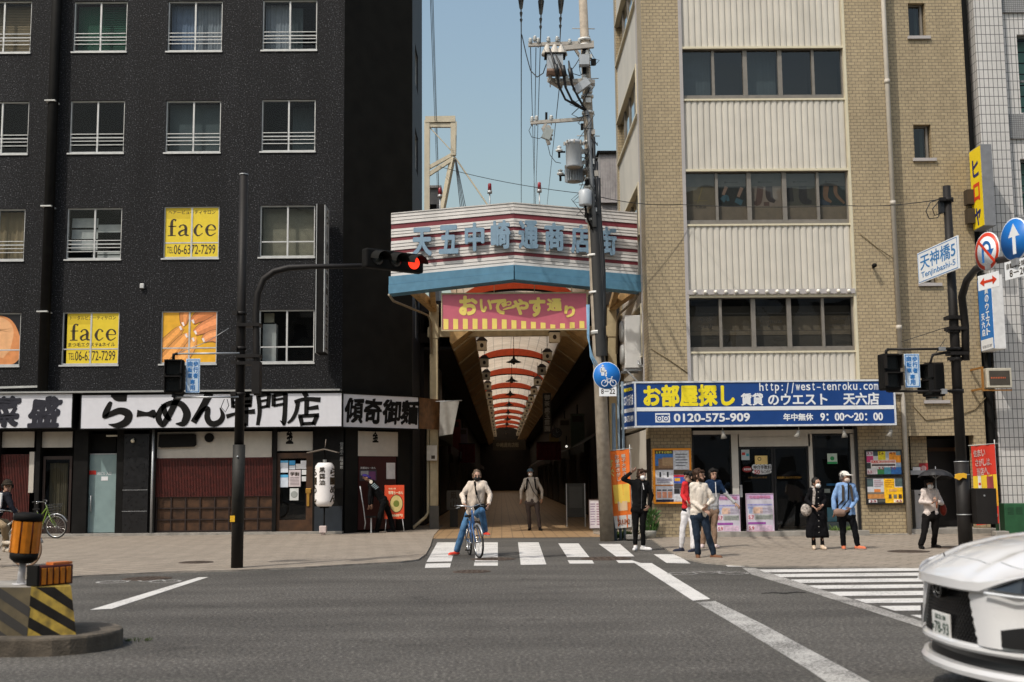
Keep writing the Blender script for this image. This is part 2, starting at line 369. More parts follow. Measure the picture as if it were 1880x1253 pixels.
def worn_paint(name, col, wear, base=(0.072, 0.068, 0.062)):
    m, n, l, p = nodes(name); p.inputs['Roughness'].default_value = 0.75
    tc = n.new('ShaderNodeTexCoord'); a = n.new('ShaderNodeTexNoise'); a.inputs['Scale'].default_value = 32; a.inputs['Detail'].default_value = 8; a.inputs['Roughness'].default_value = .75
    b = n.new('ShaderNodeTexNoise'); b.inputs['Scale'].default_value = 1.7; b.inputs['Detail'].default_value = 4
    l.new(tc.outputs['Object'], a.inputs['Vector']); l.new(tc.outputs['Object'], b.inputs['Vector'])
    ad = n.new('ShaderNodeMath'); ad.operation = 'MULTIPLY_ADD'; ad.inputs[1].default_value = 0.35; l.new(b.outputs['Fac'], ad.inputs[0]); l.new(a.outputs['Fac'], ad.inputs[2])
    r = n.new('ShaderNodeMapRange'); r.inputs['From Min'].default_value = wear - 0.1; r.inputs['From Max'].default_value = wear + 0.1; l.new(ad.outputs[0], r.inputs['Value'])
    mx = n.new('ShaderNodeMix'); mx.data_type = 'RGBA'; mx.inputs[6].default_value = (*base, 1); mx.inputs[7].default_value = (*col, 1); l.new(r.outputs[0], mx.inputs[0])
    l.new(mx.outputs[2], p.inputs['Base Color']); return m
M_ASPH = asphalt_mat()
M_PAVE = brick_mat('paver', (0.30, 0.256, 0.208), (0.268, 0.229, 0.187), (0.105, 0.088, 0.07), 0.6, 0.3, 0.012, 0.5, 0.8, math.radians(38), True, 0.25, 0.12, 0.2, 0.16)
M_ATILE = brick_mat('arcade_tile', (0.36, 0.235, 0.125), (0.31, 0.20, 0.105), (0.15, 0.10, 0.06), 0.3, 0.3, 0.012, 0.0, 0.5, 0.0, True, 0.2, 0.12, 0.4, 0.2)
M_WHITEP = worn_paint('white_road_paint', (0.64, 0.62, 0.59), 0.57)
M_GREYP = worn_paint('worn_road_paint', (0.42, 0.40, 0.37), 0.66)
M_LANE = worn_paint('half_worn_road_paint', (0.50, 0.485, 0.455), 0.66)
M_CONC = mat('concrete', (0.30, 0.28, 0.25), 0.85, var=0.2, scale=5, bump=0.3, bscale=60, dirt=0.35)
M_KERB = mat('kerb_stone', (0.30, 0.27, 0.235), 0.85, var=0.2, scale=6, bump=0.3, dirt=0.3)
# ================================================================ ground
b = MB().m(M_ASPH); b.box(-160, 160, -40, 200, -0.3, 0.0); structure(b.build('road'))
def slab(name, pts, z0, z1, m, edge=None):
    b = MB().m(m); n = len(pts)
    A = sum(pts[i][0]*pts[(i+1) % n][1] - pts[(i+1) % n][0]*pts[i][1] for i in range(n))
    if A < 0: pts = pts[::-1]
    b.add([(x, y, z1) for x, y in pts], [tuple(range(n))])
    b.m(edge or m)
    for i in range(n):
        p, q = pts[i], pts[(i+1) % n]; b.add([(p[0],p[1],z0),(q[0],q[1],z0),(q[0],q[1],z1),(p[0],p[1],z1)], [(0,1,2,3)])
    return structure(b.build(name))
PZ = 0.03
def g2(px, py, z=0.0): p = G(px, py, z); return (p.x, p.y)
YL, YR = 34.8, 31.0                     # street fronts of the two corner buildings
left_edge = [g2(*q) for q in ((0,1071),(150,1060),(300,1053),(435,1049.5),(560,1044),(650,1038.5),(735,1034),(768,1030),(782,1020),(790,1005),(794,992),(797,984))]
slab('pavement_left', [(-60, left_edge[0][1]-2.5), *left_edge, (-2.0, 40.5), (-60, 40.5)], -0.1, PZ, M_PAVE, M_KERB)
right_edge = [g2(*q) for q in ((1880,1046),(1600,1043.5),(1400,1042),(1345,1039.5),(1290,1035),(1255,1027),(1230,1015),(1208,1001),(1196,992),(1150,989))]
slab('pavement_right', [(60, right_edge[0][1]), *right_edge, (2.6, 33.5), (3.4, 46), (60, 46)], -0.1, PZ, M_PAVE, M_KERB)
ya = G(935, 988).y
slab('arcade_floor', [(-2.6, ya), (3.0, ya), (6.6, ya+6), (6.6, 170), (-5, 170), (-5, ya+8)], -0.1, 0.012, M_ATILE)
def marking(quads, m, name='road_marking', z=0.004):
    b = MB().m(m)
    for q in quads:
        pts = [G(x, y, z) for x, y in q]
        n = len(pts); A = sum(pts[i].x*pts[(i+1) % n].y - pts[(i+1) % n].x*pts[i].y for i in range(n))
        b.add(pts if A > 0 else pts[::-1], [tuple(range(n))])
    return structure(b.build(name))
marking([[(803,996),(838,996),(829,1031),(783,1032)], [(782,1035),(828,1034),(826,1042),(780,1043)],
         [(874,996),(914,996),(914,1031),(872,1031)], [(871,1033),(914,1033),(914,1039),(870,1039)],
         [(951,996),(989,996),(1003,1036.5),(956,1037.5)],
         [(1025,998),(1062,998),(1082,1023),(1041,1023)], [(1042,1029),(1087,1029),(1091,1035),(1046,1035)],
         [(1099,999),(1138,999),(1165,1022),(1131,1022)], [(1131,1029),(1160,1029),(1176,1034),(1136,1034)],
         [(1200,1018),(1242,1018),(1268,1035),(1224,1034)], [(1330,1036.5),(1361,1036.5),(1368,1040.5),(1336,1040.5)]], M_WHITEP, 'crosswalk_marking')
rows = [(1393,1046,1405,1051.2),(1420,1054.4,1433,1060),(1451,1064.3,1469,1070.4),(1484,1075.2,1504,1081.5),(1521,1087,1542,1094.5),(1567,1100,1590,1107.5),(1615,1113,1642,1121.5),(1672,1129.5,1696,1137)]
b = MB().m(M_WHITEP); c = MB().m(mat('gray_road_paint', (0.17, 0.16, 0.17), 0.8, var=0.25, scale=20))
for i, (xa, ya_, xb, yb) in enumerate(rows):
    p, q = G(xa, ya_, 0.005), G(xb, yb, 0.005); X1 = 11.5
    b.add([(q.x, q.y, .005), (X1, q.y, .005), (X1, p.y, .005), (p.x, p.y, .005)], [(0,1,2,3)])
structure(b.build('crosswalk_marking'))
marking([[(1165,1034),(1196,1034),(1304,1100),(1272,1103)]], M_WHITEP)
marking([[(365,1060),(382,1060),(205,1118),(165,1120)]], worn_paint('left_line_paint', (0.62,0.60,0.57), 0.55))
marking([[(1278,1106),(1313,1104),(1400,1146),(1470,1184),(1560,1232),(1640,1276),(1552,1276),(1478,1226),(1400,1178),(1330,1136)]], M_LANE)
marking([[(1362,1042.5),(1385,1043),(1500,1080),(1696,1142),(1780,1170),(1780,1182),(1694,1153),(1480,1085),(1380,1055)]], M_GREYP)
b = MB().m(mat('road_crack',(.02,.019,.018),.9)); pp_ = [G(x,y,.003) for x,y in ((1398,1090),(1420,1089),(1441,1090.5),(1462,1088),(1480,1088.5))]; b.tube(pp_, [.006,.012,.016,.012,.004], 5); structure(b.build('road_crack'))
# faint bicycle symbols
def bike_symbol(px, py):
    o = G(px, py, 0.006); b = MB().m(M_LANE)
    def ring(cx, cy, r, w):
        k = 20
        for i in range(k):
            a0, a1 = 2*math.pi*i/k, 2*math.pi*(i+1)/k
            b.add([(o.x+cx+math.cos(a)*q, o.y+cy+math.sin(a)*q*1.0, .006) for a, q in ((a0, r-w), (a0, r), (a1, r), (a1, r-w))], [(0,1,2,3)])
    ring(-.42, 0, .26, .05); ring(.42, 0, .26, .05)
    for p, q in (((-.42,0),(-.12,.3)),((-.12,.3),(.28,.3)),((.42,0),(.22,.45)),((-.12,.3),(.05,0)),((.05,0),(.28,.3)),((-.2,.42),(-.03,.42))):
        d = Vector((q[0]-p[0], q[1]-p[1])).normalized(); nx, ny = -d.y*.025, d.x*.025
        b.add([(o.x+p[0]+nx, o.y+p[1]+ny, .006),(o.x+p[0]-nx, o.y+p[1]-ny, .006),(o.x+q[0]-nx, o.y+q[1]-ny, .006),(o.x+q[0]+nx, o.y+q[1]+ny, .006)], [(0,1,2,3)])
    structure(b.build('bicycle_marking'))
bike_symbol(255, 1068); bike_symbol(1300, 1053)
M_IRON = mat('manhole_iron', (0.085, 0.062, 0.048), 0.7, metal=0.3, var=0.3, scale=14, bump=0.5, bscale=50)
def manhole(px, py, r, label, z=0.0):
    o = G(px, py, z); b = MB().m(M_IRON)
    b.lathe([(r, 0.0), (r, 0.008), (r*.93, 0.010)], 32, at(o.x, o.y, z-0.002))
    b.lathe([(r*.88, 0.009), (r*.88, 0.013), (r*.80, 0.013), (r*.80, 0.009)], 32, at(o.x, o.y, z-0.002))
    for k in range(6):
        for j in range(6):
            x, y = (k-2.5)*r*.27, (j-2.5)*r*.27
            if math.hypot(x, y) < r*.74: b.cbox((o.x+x, o.y+y, z+.009), (r*.15, r*.15, .008))
    tag(b.build('manhole_cover'), label, 'manhole cover', 'round iron manhole covers let into the street')
manhole(360, 1033, .33, 'rusty iron manhole cover in the pavement beside the black signal post', PZ)
manhole(270, 1063, .40, 'iron manhole cover at the road edge behind the striped concrete block', 0)
manhole(866, 1050, .33, 'round manhole cover in the asphalt just below the cyclist\'s crosswalk', 0)
manhole(905, 1027, .45, 'manhole cover between white stripes under the cyclist\'s shadow', 0)
manhole(1112, 1026, .50, 'brown manhole cover below the utility pole among crosswalk stripes', 0)
manhole(1668, 1013, .42, 'grey manhole cover in the pavement in front of the parasol woman', PZ)
manhole(1745, 1006, .40, 'reddish manhole cover in the pavement behind the parasol woman', PZ)
# ================================================================ black building on the left corner
def stucco_mat():
    m, n, l, p = nodes('black_stucco'); p.inputs['Roughness'].default_value = 0.7; p.inputs['Specular IOR Level'].default_value = 0.2
    tc = n.new('ShaderNodeTexCoord')
    a = n.new('ShaderNodeTexNoise'); a.inputs['Scale'].default_value = 22; a.inputs['Detail'].default_value = 9; a.inputs['Roughness'].default_value = .78; l.new(tc.outputs['Object'], a.inputs['Vector'])
    mp = n.new('ShaderNodeMapping'); mp.inputs['Scale'].default_value = (1.6, 1, .16); c = n.new('ShaderNodeTexNoise'); c.inputs['Scale'].default_value = .8; c.inputs['Detail'].default_value = 7
    l.new(tc.outputs['Object'], mp.inputs[0]); l.new(mp.outputs[0], c.inputs['Vector'])
    d = n.new('ShaderNodeTexNoise'); d.inputs['Scale'].default_value = 27; d.inputs['Detail'].default_value = 3; d.inputs['Roughness'].default_value = .6; l.new(tc.outputs['Object'], d.inputs['Vector'])
    r = n.new('ShaderNodeValToRGB'); e = r.color_ramp.elements
    e[0].position = .30; e[0].color = (.0042, .0042, .0048, 1); e[1].position = .80; e[1].color = (.45, .45, .46, 1)
    x = e.new(.52); x.color = (.0082, .0082, .0093, 1); x = e.new(.61); x.color = (.027, .028, .032, 1); x = e.new(.68); x.color = (.14, .14, .15, 1)  # pale stops: aggregate chips, plus glints of the rough coat painted in
    l.new(d.outputs['Fac'], r.inputs[0])
    s = n.new('ShaderNodeMapRange'); s.inputs['From Min'].default_value = .3; s.inputs['From Max'].default_value = .7; s.inputs['To Min'].default_value = .7; s.inputs['To Max'].default_value = 1.35; l.new(c.outputs['Fac'], s.inputs['Value'])
    v = n.new('ShaderNodeVectorMath'); v.operation = 'SCALE'; l.new(r.outputs[0], v.inputs[0]); l.new(s.outputs[0], v.inputs['Scale']); l.new(v.outputs[0], p.inputs['Base Color'])
    bp = n.new('ShaderNodeBump'); bp.inputs['Strength'].default_value = .8; bp.inputs['Distance'].default_value = .02; l.new(a.outputs['Fac'], bp.inputs['Height']); l.new(bp.outputs[0], p.inputs['Normal'])
    return m
M_STUC = stucco_mat()
M_BLK = mat('black_paint', (0.009, 0.0085, 0.008), 0.7, var=.3, scale=4, spec=.12)
M_BLKS = mat('black_side_paint', (0.013, 0.0125, 0.011), 0.9, var=.25, scale=2, spec=.15)
M_ALU = mat('window_aluminium', (0.55, 0.55, 0.54), 0.45, metal=0.25, var=.1)
M_ROOM = mat('unlit_room_black', (0.012, 0.012, 0.013), 0.9, spec=.1)  # near-black sheets behind the windows stand in for unlit rooms
M_GL = glass_mat('window_glass', (.88, .90, .89), .4)
M_GLD = glass_mat('shop_glass', (.75, .77, .76), 0.9)
XC = U(630, 430, YL).x                   # street corner of the building
def cham(px, py=430):                    # point on the 45 degree corner cut seen at px
    d = ray(px, py); t = (XC - YL) ; k = (t)/(d.x - d.y); return CAM + d*k
ce = cham(757); XS = ce.x; YS = ce.y; YB = XS*2150/ (775-919.0)      # side wall runs from YS back to YB
YB = max(YB, YS+3)
ZT = 24.0
zs1 = U(300, 721, YL).z; zs0 = U(300, 787, YL).z
lb = thing('apartment_building', (XC-6, YL, 0), 'black speckled stucco apartment building with a ramen shop on its ground floor', 'building')
rects = []; specs = {}
grid = [[(-45,2,57,97),(135,3,233,95),(308,2,408,94),(482,0,582,92)],
        [(-48,187,52,283),(128,185,228,281),(304,185,405,280),(480,183,579,278)],
        [(-55,384,45,478),(122,382,223,476),(300,379,402,474),(477,377,578,472)],
        [(-62,575,37,672),(113,573,218,670),(295,571,398,668),(475,569,577,666)]]
holes = []
for r in grid:
    for q in r: holes.append(rect(*q, YL))
up = [(a, b_, c+5.66+ .0, d+5.66) for (a, b_, c, d) in holes[:4]]
b = MB().m(M_STUC)
wall_holes(b, at(0, YL, 0), -40, XC, zs1-0.02, ZT, holes, 0.22)
b.m(M_BLKS)
b.quad((XC,YL,3.1),(XS,YS,3.1),(XS,YS,ZT),(XC,YL,ZT))
b.m(mat('side_wall_blue', (0.035, 0.038, 0.045), .7, var=.2))
sh = []
for zc in (6.2, 9.0, 11.9, 14.8): sh.append((YS+1.2, YS+2.6, zc, zc+1.35))
wall_holes(b, at(XS, 0, 0, math.pi/2), YS, YB, 0, ZT, sh, .18)
b.m(M_BLKS); b.quad((XS,YB,0),(-40,YB,0),(-40,YB,ZT),(XS,YB,ZT)); b.quad((-40,YL,ZT),(XC,YL,ZT),(XS,YB,ZT),(-40,YB,ZT)); b.quad((-40,YB,0),(-40,YL,0),(-40,YL,ZT),(-40,YB,ZT))
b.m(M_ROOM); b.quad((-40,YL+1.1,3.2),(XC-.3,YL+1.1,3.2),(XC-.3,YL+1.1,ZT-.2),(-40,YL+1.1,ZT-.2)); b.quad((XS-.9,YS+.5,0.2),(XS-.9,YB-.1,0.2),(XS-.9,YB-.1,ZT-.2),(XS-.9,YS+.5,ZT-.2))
b.build('wall', lb)
M_CURT = {'beige': sm(112,102,82,.9), 'green': sm(8,66,48,.9), 'blue': sm(92,108,132,.9), 'lace': sm(116,124,134,.9), 'cream': sm(138,134,118,.9), 'white': sm(165,168,168,.9), 'tan': sm(120,106,82,.9), 'teal': sm(58,70,74,.9)}
def pleats(mb, x0, x1, z0, z1, y, m, amp=.025, n=28):
    mb.m(m); vs = []; fs = []
    for i in range(n+1):
        x = x0+(x1-x0)*i/n; dy = amp*math.sin(i*1.9)+amp*.5*math.sin(i*.73)
        vs += [(x, y+dy, z0), (x, y+dy*.6, z1)]
    for i in range(n): fs.append((2*i, 2*i+2, 2*i+3, 2*i+1))
    mb.add(vs, fs, True)
def blind(mb, x0, x1, z0, z1, y, m, pitch=.05):
    mb.m(m); k = int((z1-z0)/pitch)
    for i in range(k):
        z = z0 + (z1-z0)*i/k; mb.add([(x0,y,z),(x1,y,z),(x1,y+.02,z+pitch*.98),(x0,y+.02,z+pitch*.98)], [(0,1,2,3)])
def sash_window(h, rails=2, fill=None, mid=.5, sill=True):
    x0, x1, z0, z1 = h; y = YL; xm = x0+(x1-x0)*mid; t = .035; zt = z0+(z1-z0)*.30
    f = MB().m(M_ALU)
    for (a, c_) in ((x0, x0+t), (x1-t, x1)): f.box(a, c_, y+.05, y+.13, z0, z1)
    f.box(x0+t, x1-t, y+.052, y+.128, z1-t, z1); f.box(x0+t, x1-t, y+.045, y+.128, z0, z0+t*1.3)
    f.box(xm-.025, xm+.025, y+.055, y+.12, z0+t*1.3, z1-t)
    f.box(x0+t, xm-.025, y+.06, y+.11, zt-.018, zt+.018); f.box(xm+.025, x1-t, y+.06, y+.11, zt-.018, zt+.018)
    w = f.build('window', lb)
    if sill:
        MB().m(M_ALU).box(x0-.05, x1+.02, y-.035, y+.048, z0-.05, z0-.004).build('sill', w)
    MB().m(M_GL).add([(x0+t,y+.085,z0+t),(xm,y+.085,z0+t),(xm,y+.085,z1-t),(x0+t,y+.085,z1-t)],[(0,1,2,3)]).build('pane', w)
    MB().m(M_GL).add([(xm,y+.1,z0+t),(x1-t,y+.1,z0+t),(x1-t,y+.1,z1-t),(xm,y+.1,z1-t)],[(0,1,2,3)]).build('pane', w)
    if rails:
        g = MB().m(M_ALU)
        for k, dz in enumerate((.10, -.12, -.24)[:rails]):
            g.box(x0+t+.001, xm-.03, y+.015, y+.035, zt+dz-.011, zt+dz+.011); g.box(xm+.03, x1-t-.001, y+.015, y+.035, zt+dz-.011, zt+dz+.011)
        g.build('guard_rail', w)
    if fill:
        c_ = MB(); fill(c_, x0+t, xm, x1-t, z0+t, z1-t, y+.34); c_.build('curtain', w)
    return w
C = M_CURT
fills = [
 [lambda c,a,m,e,z0,z1,y: (blind(c,a,m,z0,z1,y,C['beige']), blind(c,m,e,z0,z1,y,C['tan'])), lambda c,a,m,e,z0,z1,y: (pleats(c,a,m,z0,z1,y,C['green'],.004), blind(c,m,e,z0,z1,y,C['green'],.07)),
  lambda c,a,m,e,z0,z1,y: (pleats(c,a,m,z0,z1,y,C['blue']), pleats(c,m,e,z0,z1,y,C['lace'])), lambda c,a,m,e,z0,z1,y: (pleats(c,a,m,z0,z1,y,C['lace']), pleats(c,m,m+.35,z0,z1-.1,y,C['teal']))],
 [None, None, lambda c,a,m,e,z0,z1,y: (pleats(c,a,e,z0,z1,y,C['teal'],.004)), lambda c,a,m,e,z0,z1,y: pleats(c,m,e,z0,z1,y+.4,C['teal'],.01)],
 [lambda c,a,m,e,z0,z1,y: pleats(c,a,e,z0,z1,y,C['tan'],.04), lambda c,a,m,e,z0,z1,y: (blind(c,a,m,z0+.3,z1-.15,y,C['white'],.3), blind(c,m,e,z0+.85,z1-.2,y,C['white'],.25), blind(c,m,e,z0+.05,z0+.3,y,C['white'],.1)),
  None, lambda c,a,m,e,z0,z1,y: (blind(c,a,m,z0,z1,y,C['cream'],.035), blind(c,m,e,z0,z1,y,C['cream'],.035))],
 [None, None, None, lambda c,a,m,e,z0,z1,y: (c.m(C['white']), c.box(a+.02,a+.42,y,y+.3,z0,z1-.35), c.m(C['cream']), c.box(a+.05,a+.35,y-.004,y+.1,z1-.3,z1-.02))]]
WIN = {}
for i in range(4):
    for j in range(4):
        h = rect(*grid[i][j], YL); WIN[(i, j)] = h
        ad = (i, j) in ((2, 2), (3, 1), (3, 2), (3, 0))
        sash_window(h, 0 if ad or (i, j) in ((2,3),(3,3)) else 3, fills[i][j])
for k in range(4):
    y0, y1, z0, z1 = sh[k]; f = MB().m(M_ALU)
    f.box(XS-.12, XS-.06, y0, y0+.04, z0, z1); f.box(XS-.12, XS-.06, y1-.04, y1, z0, z1); f.box(XS-.12, XS-.06, y0+.04, y1-.04, z0, z0+.04); f.box(XS-.12, XS-.06, y0+.04, y1-.04, z1-.04, z1); f.box(XS-.11, XS-.07, (y0+y1)/2-.02, (y0+y1)/2+.02, z0+.04, z1-.04)
    w = f.build('window', lb); MB().m(M_GL).quad((XS-.09,y0+.04,z0+.04),(XS-.09,y1-.04,z0+.04),(XS-.09,y1-.04,z1-.04),(XS-.09,y0+.04,z1-.04)).build('pane', w)
# advertising films stuck in the windows
def film(h, x0f=0.0): return h[0]+.035+x0f, h[1]-.035, h[2]+.04, h[3]-.035
M_YEL = sm(226,198,44,.5,var=.05); M_INK = sm(52,40,22,.6); M_YEL2 = sm(206,178,30,.5,var=.05)
def serif_face(mb, M, x0, x1, z0, z1):
    S = [[(938,128,13),(925,121,6),(914,140,16),(914,209,16)], [(895,160,5),(940,160,5)], [(893,212,5),(938,212,5)],
         [(957,166,11),(968,154,6),(985,154,9),(995,170,16),(995,205,14),(1012,212,5)], [(994,177,5),(970,186,10),(958,198,14),(966,212,8),(988,206,5)],
         [(1086,166,13),(1078,154,5),(1062,153,7),(1047,182,17),(1055,207,11),(1070,213,6),(1091,198,4)],
         [(1114,181,5),(1160,181,5),(1157,163,11),(1140,152,5),(1122,160,11),(1113,182,17),(1122,207,11),(1140,213,6),(1165,198,4)]]
    for s in S: brush(mb, [(x0+(x-893)/(1165-893)*(x1-x0), z1-(y-120)/(214-120)*(z1-z0), w/(1165-893)*(x1-x0)) for x, y, w in s], M, .002, 6)
def face_film(h, top, sub, tel, off=0.0):
    x0, x1, z0, z1 = film(h, off); w = x1-x0; ht = z1-z0; Y = YL+.068; M = at(0, Y-.001, 0)
    b = MB().m(M_YEL); b.box(x0, x1, Y, Y+.003, z0, z1); b.m(M_YEL2); b.box(x0, x0+w*.46, Y-.0008, Y, z0+ht*.78, z1-.01)
    b.m(M_INK); put_text(b, top, M, x0+w*.05, x1-w*.06, z1-ht*.13, z1-ht*.05, .012, .0008)
    if sub: serif_face(b, M, x0+w*.06, x1-w*.05, z0+ht*.46, z0+ht*.79); put_text(b, sub, M, x0+w*.03, x1-w*.06, z0+ht*.335, z0+ht*.42, .012, .0008)
    else: serif_face(b, M, x0+w*.05, x1-w*.05, z0+ht*.43, z0+ht*.77)
    put_text(b, tel, M, x0+w*.04, x0+w*.16, z0+ht*.08, z0+ht*.21, 0, .0008); put_text(b, '06-6372-7299', M, x0+w*.17, x1-w*.05, z0+ht*.06, z0+ht*.25, .006, .0008)
    return b
o = face_film(WIN[(2,2)], 'ヘアービューティサロン', None, 'TEL').build('window_poster')
tag(o, 'yellow hair salon poster reading face, in the third-floor window', 'poster', 'salon posters in the black building windows')
o = face_film(WIN[(3,1)], 'トータルビューティサロン', 'まつ毛エクステ&ネイル', 'TEL', .1).build('window_poster')
tag(o, 'yellow beauty salon poster with eyelash and nail line, left of the hands picture', 'poster', 'salon posters in the black building windows')
h = WIN[(3,2)]; x0, x1, z0, z1 = film(h); Y = YL+.068; w = x1-x0; ht = z1-z0; M = at(0, Y-.0005, 0)
b = MB().m(sm(228,170,40,.5)); b.box(x0, x1, Y, Y+.003, z0, z1)
def finger(k, pts, skin):
    d0 = tuple(int(v*.62) for v in skin); d1 = tuple(min(255, int(v*1.13)+8) for v in skin)
    for q, (c_, f, o) in enumerate(((d0,1.12,0),(skin,1.0,.004),(d1,.42,.03))): b.m(sm(*c_,.5,var=.12,scale=18)); brush(b, [(x0+(u+o*.6)*w, z0+(v+o)*ht, r*w*f) for u, v, r in pts], at(0, Y-.0005-.0005*(3*k+q), 0), .001, 6)
for k, (pts, skin) in enumerate((([(-.02,.30,.22),(.12,.44,.2),(.27,.60,.17),(.36,.70,.10)],(214,146,70)), ([(.02,.02,.26),(.2,.22,.24),(.36,.42,.2),(.46,.55,.12)],(222,150,78)), ([(.24,-.02,.24),(.42,.14,.21),(.54,.34,.18),(.60,.47,.10)],(226,156,84)), ([(1.02,.98,.3),(.84,.98,.26),(.66,.90,.2),(.55,.80,.12)],(200,120,66)), ([(1.02,.80,.27),(.88,.74,.23),(.72,.66,.19),(.60,.58,.11)],(216,136,84)), ([(1.02,.52,.24),(.92,.52,.2),(.82,.48,.16),(.76,.42,.09)],(224,146,92)), ([(.42,1.02,.2),(.40,.90,.17),(.39,.80,.13),(.385,.74,.08)],(206,132,72)))): finger(k, pts, skin)
b.m(sm(245,232,225,.3)); 
for u, v in ((.34,.68),(.45,.53),(.58,.45),(.57,.81),(.62,.59),(.77,.44),(.385,.76)): brush(b, [(x0+u*w-.03, z0+v*ht+.06, .07), (x0+u*w+.02, z0+v*ht-.05, .05)], at(0, Y-.014, 0), .001, 3)
tag(b.build('window_poster'), 'orange poster of painted fingernails in a window above the ramen sign', 'poster', 'salon posters in the black building windows')
h = WIN[(3,0)]; x0, x1, z0, z1 = film(h); w = x1-x0; ht = z1-z0; Y = YL+.068
b = MB().m(sm(22,20,24,.4)); b.box(x0, x1, Y, Y+.003, z0, z1)
b.m(sm(214,140,84,.5)); brush(b, [(x0+w*.35, z1-.15, .3), (x0+w*.72, z1-.28, .35), (x0+w*.86, z0+.75, .45), (x0+w*.84, z0+.3, .55), (x0+w*.6, z0+.08, .3)], at(0, Y-.001, 0), .001, 8)
b.m(sm(226,170,120,.5)); brush(b, [(x0+w*.5, z1-.1, .2), (x0+w*.7, z1-.45, .5), (x0+w*.55, z0+.6, .9), (x0+w*.5, z0+.25, .6)], at(0, Y-.0022, 0), .001, 8)
tag(b.build('window_poster'), 'poster of a rounded bare shoulder on black, window beside the drainpipe', 'poster', 'salon posters in the black building windows')
# drainpipes and small fittings
def pxpoly(pts, Y): return [U(x, y, Y) for x, y in pts]
b = MB().m(M_BLK); xa = U(108, 50, YL).x; b.cyl((xa, YL-.22, zs1), (xa, YL-.22, ZT), .15)
xa2 = xa; b.build('drainpipe', lb)
for yy in (187, 380, 573):
    p = U(100, yy, YL-.25); b = MB().m(sm(200,200,196,.5)); b.box(xa-.2, xa+.12, YL-.40, YL-.01, p.z-.02, p.z+.02); b.build('pipe_bracket', lb)
b = MB().m(M_ALU); p = U(262, 526, YL); b.cbox((p.x, YL-.05, p.z), (.12, .1, .14)); b.build('wall_lamp', lb, bevel=.01)
b = MB().m(sm(175,175,172,.5)); p, q = U(0, 712, YL-.05), U(73, 710, YL-.05); b.bar(p, q, .06); b.build('cable_duct', lb)
b = MB().m(sm(150,150,148,.5)); b.box(-40, XC, YL-.46, YL-.005, zs1-.02, zs1+.03); b.build('flashing', lb)
b = MB().m(M_BLK); b.tube([U(523,362,YL-.05), U(535,372,YL-.3), U(560,377,YL-.5), U(585,378,YL-.55)], .012, 6); b.build('conduit', lb)
# ---------------------------------------------------------------- ramen shop level
YG = YL + 0.10
def pbox(mb, px0, py0, px1, py1, Y, d, dz=0.0):           # box whose front face is seen at the given photo rectangle
    x0, x1, z0, z1 = rect(px0, py0, px1, py1, Y); mb.box(x0, x1, Y, Y+d, z0+dz, z1); return x0, x1, z0, z1
M_REDSLAT = mat('red_slat_wood', (0.075, 0.008, 0.004), .55, var=.35, scale=9)
M_BROWN = mat('brown_wood', (0.058, 0.024, 0.008), .5, var=.4, scale=5, dirt=.4)
M_BROWND = mat('dark_brown_wood', (0.018, 0.007, 0.004), .55, var=.3, scale=5)
M_PLASTER = mat('shop_plaster', (0.52, 0.48, 0.42), .8, var=.05, dirt=.12)
M_SIGNW = mat('sign_white', (0.66, 0.66, 0.70), .45, var=.03, dirt=.05)
M_TEAL = mat('door_film', (0.22, 0.30, 0.30), .35, var=.1, scale=3)
M_GRAN = mat('black_granite', (0.010, 0.010, 0.011), .3, var=.4, scale=12)
M_STEEL = mat('galvanised_steel', (0.42, 0.43, 0.44), .45, metal=.5, var=.12, dirt=.2)
M_PAPER = sm(220,220,222,.8)
b = MB().m(M_BLK)
b.box(-40, XC, YG+.55, YG+.65, 0, zs0+.2)                              # back wall of the shop front
b.quad((XC, YG+.6, 0), (XS-.25, YS+.35, 0), (XS-.25, YS+.35, zs1), (XC, YG+.6, zs1))
for a, e in ((-60,-2),(64,72),(134,160),(213,226),(272,285),(500,507),(574,630)):
    x0 = U(a, 880, YG).x; x1 = U(e, 880, YG).x; b.box(x0, x1, YG, YG+.55, 0, zs0)
zb = U(300, 790, YG).z
b.box(-40, XC, YG-.05, YG+.55, zs0-.04, zs0+.25)
b.build('shop_front', lb)
b = MB().m(M_GRAN); pbox(b, 226, 797, 272, 983, YG-.06, .12); g = b
for yy in (900, 939): z = U(250, yy, YG-.07).z; b.m(M_STEEL).box(U(226,900,YG).x, U(272,900,YG).x, YG-.064, YG-.06, z-.006, z+.006)
b.build('granite_pilaster', lb)
b = MB().m(M_STEEL); p = U(279, 900, YG-.12); b.cyl((p.x, YG-.12, 0), (p.x, YG-.12, zs0), .035); b.build('drainpipe', lb)
# plaster panels under the sign
for q in ((-20,793,63,822),(73,793,133,822),(286,793,499,841),(508,793,574,828)):
    b = MB().m(M_PLASTER); pbox(b, *q, YG+.12, .05); b.build('plaster_panel', lb)
b = MB().m(M_PLASTER); pbox(b, 53, 830, 62, 905, YG+.05, .1); b.build('white_post', lb)
def slats(name, q, Y, m, pitch=.045):
    x0, x1, z0, z1 = rect(*q, Y); b = MB().m(m); n = int((x1-x0)/pitch)
    for i in range(n+1): x = x0+(x1-x0)*i/n; b.box(x-.013, x+.013, Y, Y+.03, z0, z1)
    for k in (0, .5, 1): z = z0+(z1-z0)*k; b.box(x0, x1, Y+.03, Y+.05, z-.02, z+.02)
    b.m(M_BROWND).box(x0, x1, Y+.07, Y+.09, z0, z1); return b.build(name, lb)
slats('slat_lattice', (-20,836,53,960), YG+.08, M_REDSLAT); slats('slat_lattice', (287,842,500,912), YG+.08, M_REDSLAT)
x0, x1, z0, z1 = rect(287, 912, 500, 975, YG+.1)
b = MB().m(M_BROWN); b.box(x0, x1, YG+.14, YG+.18, z0, z1); b.m(M_BROWND)
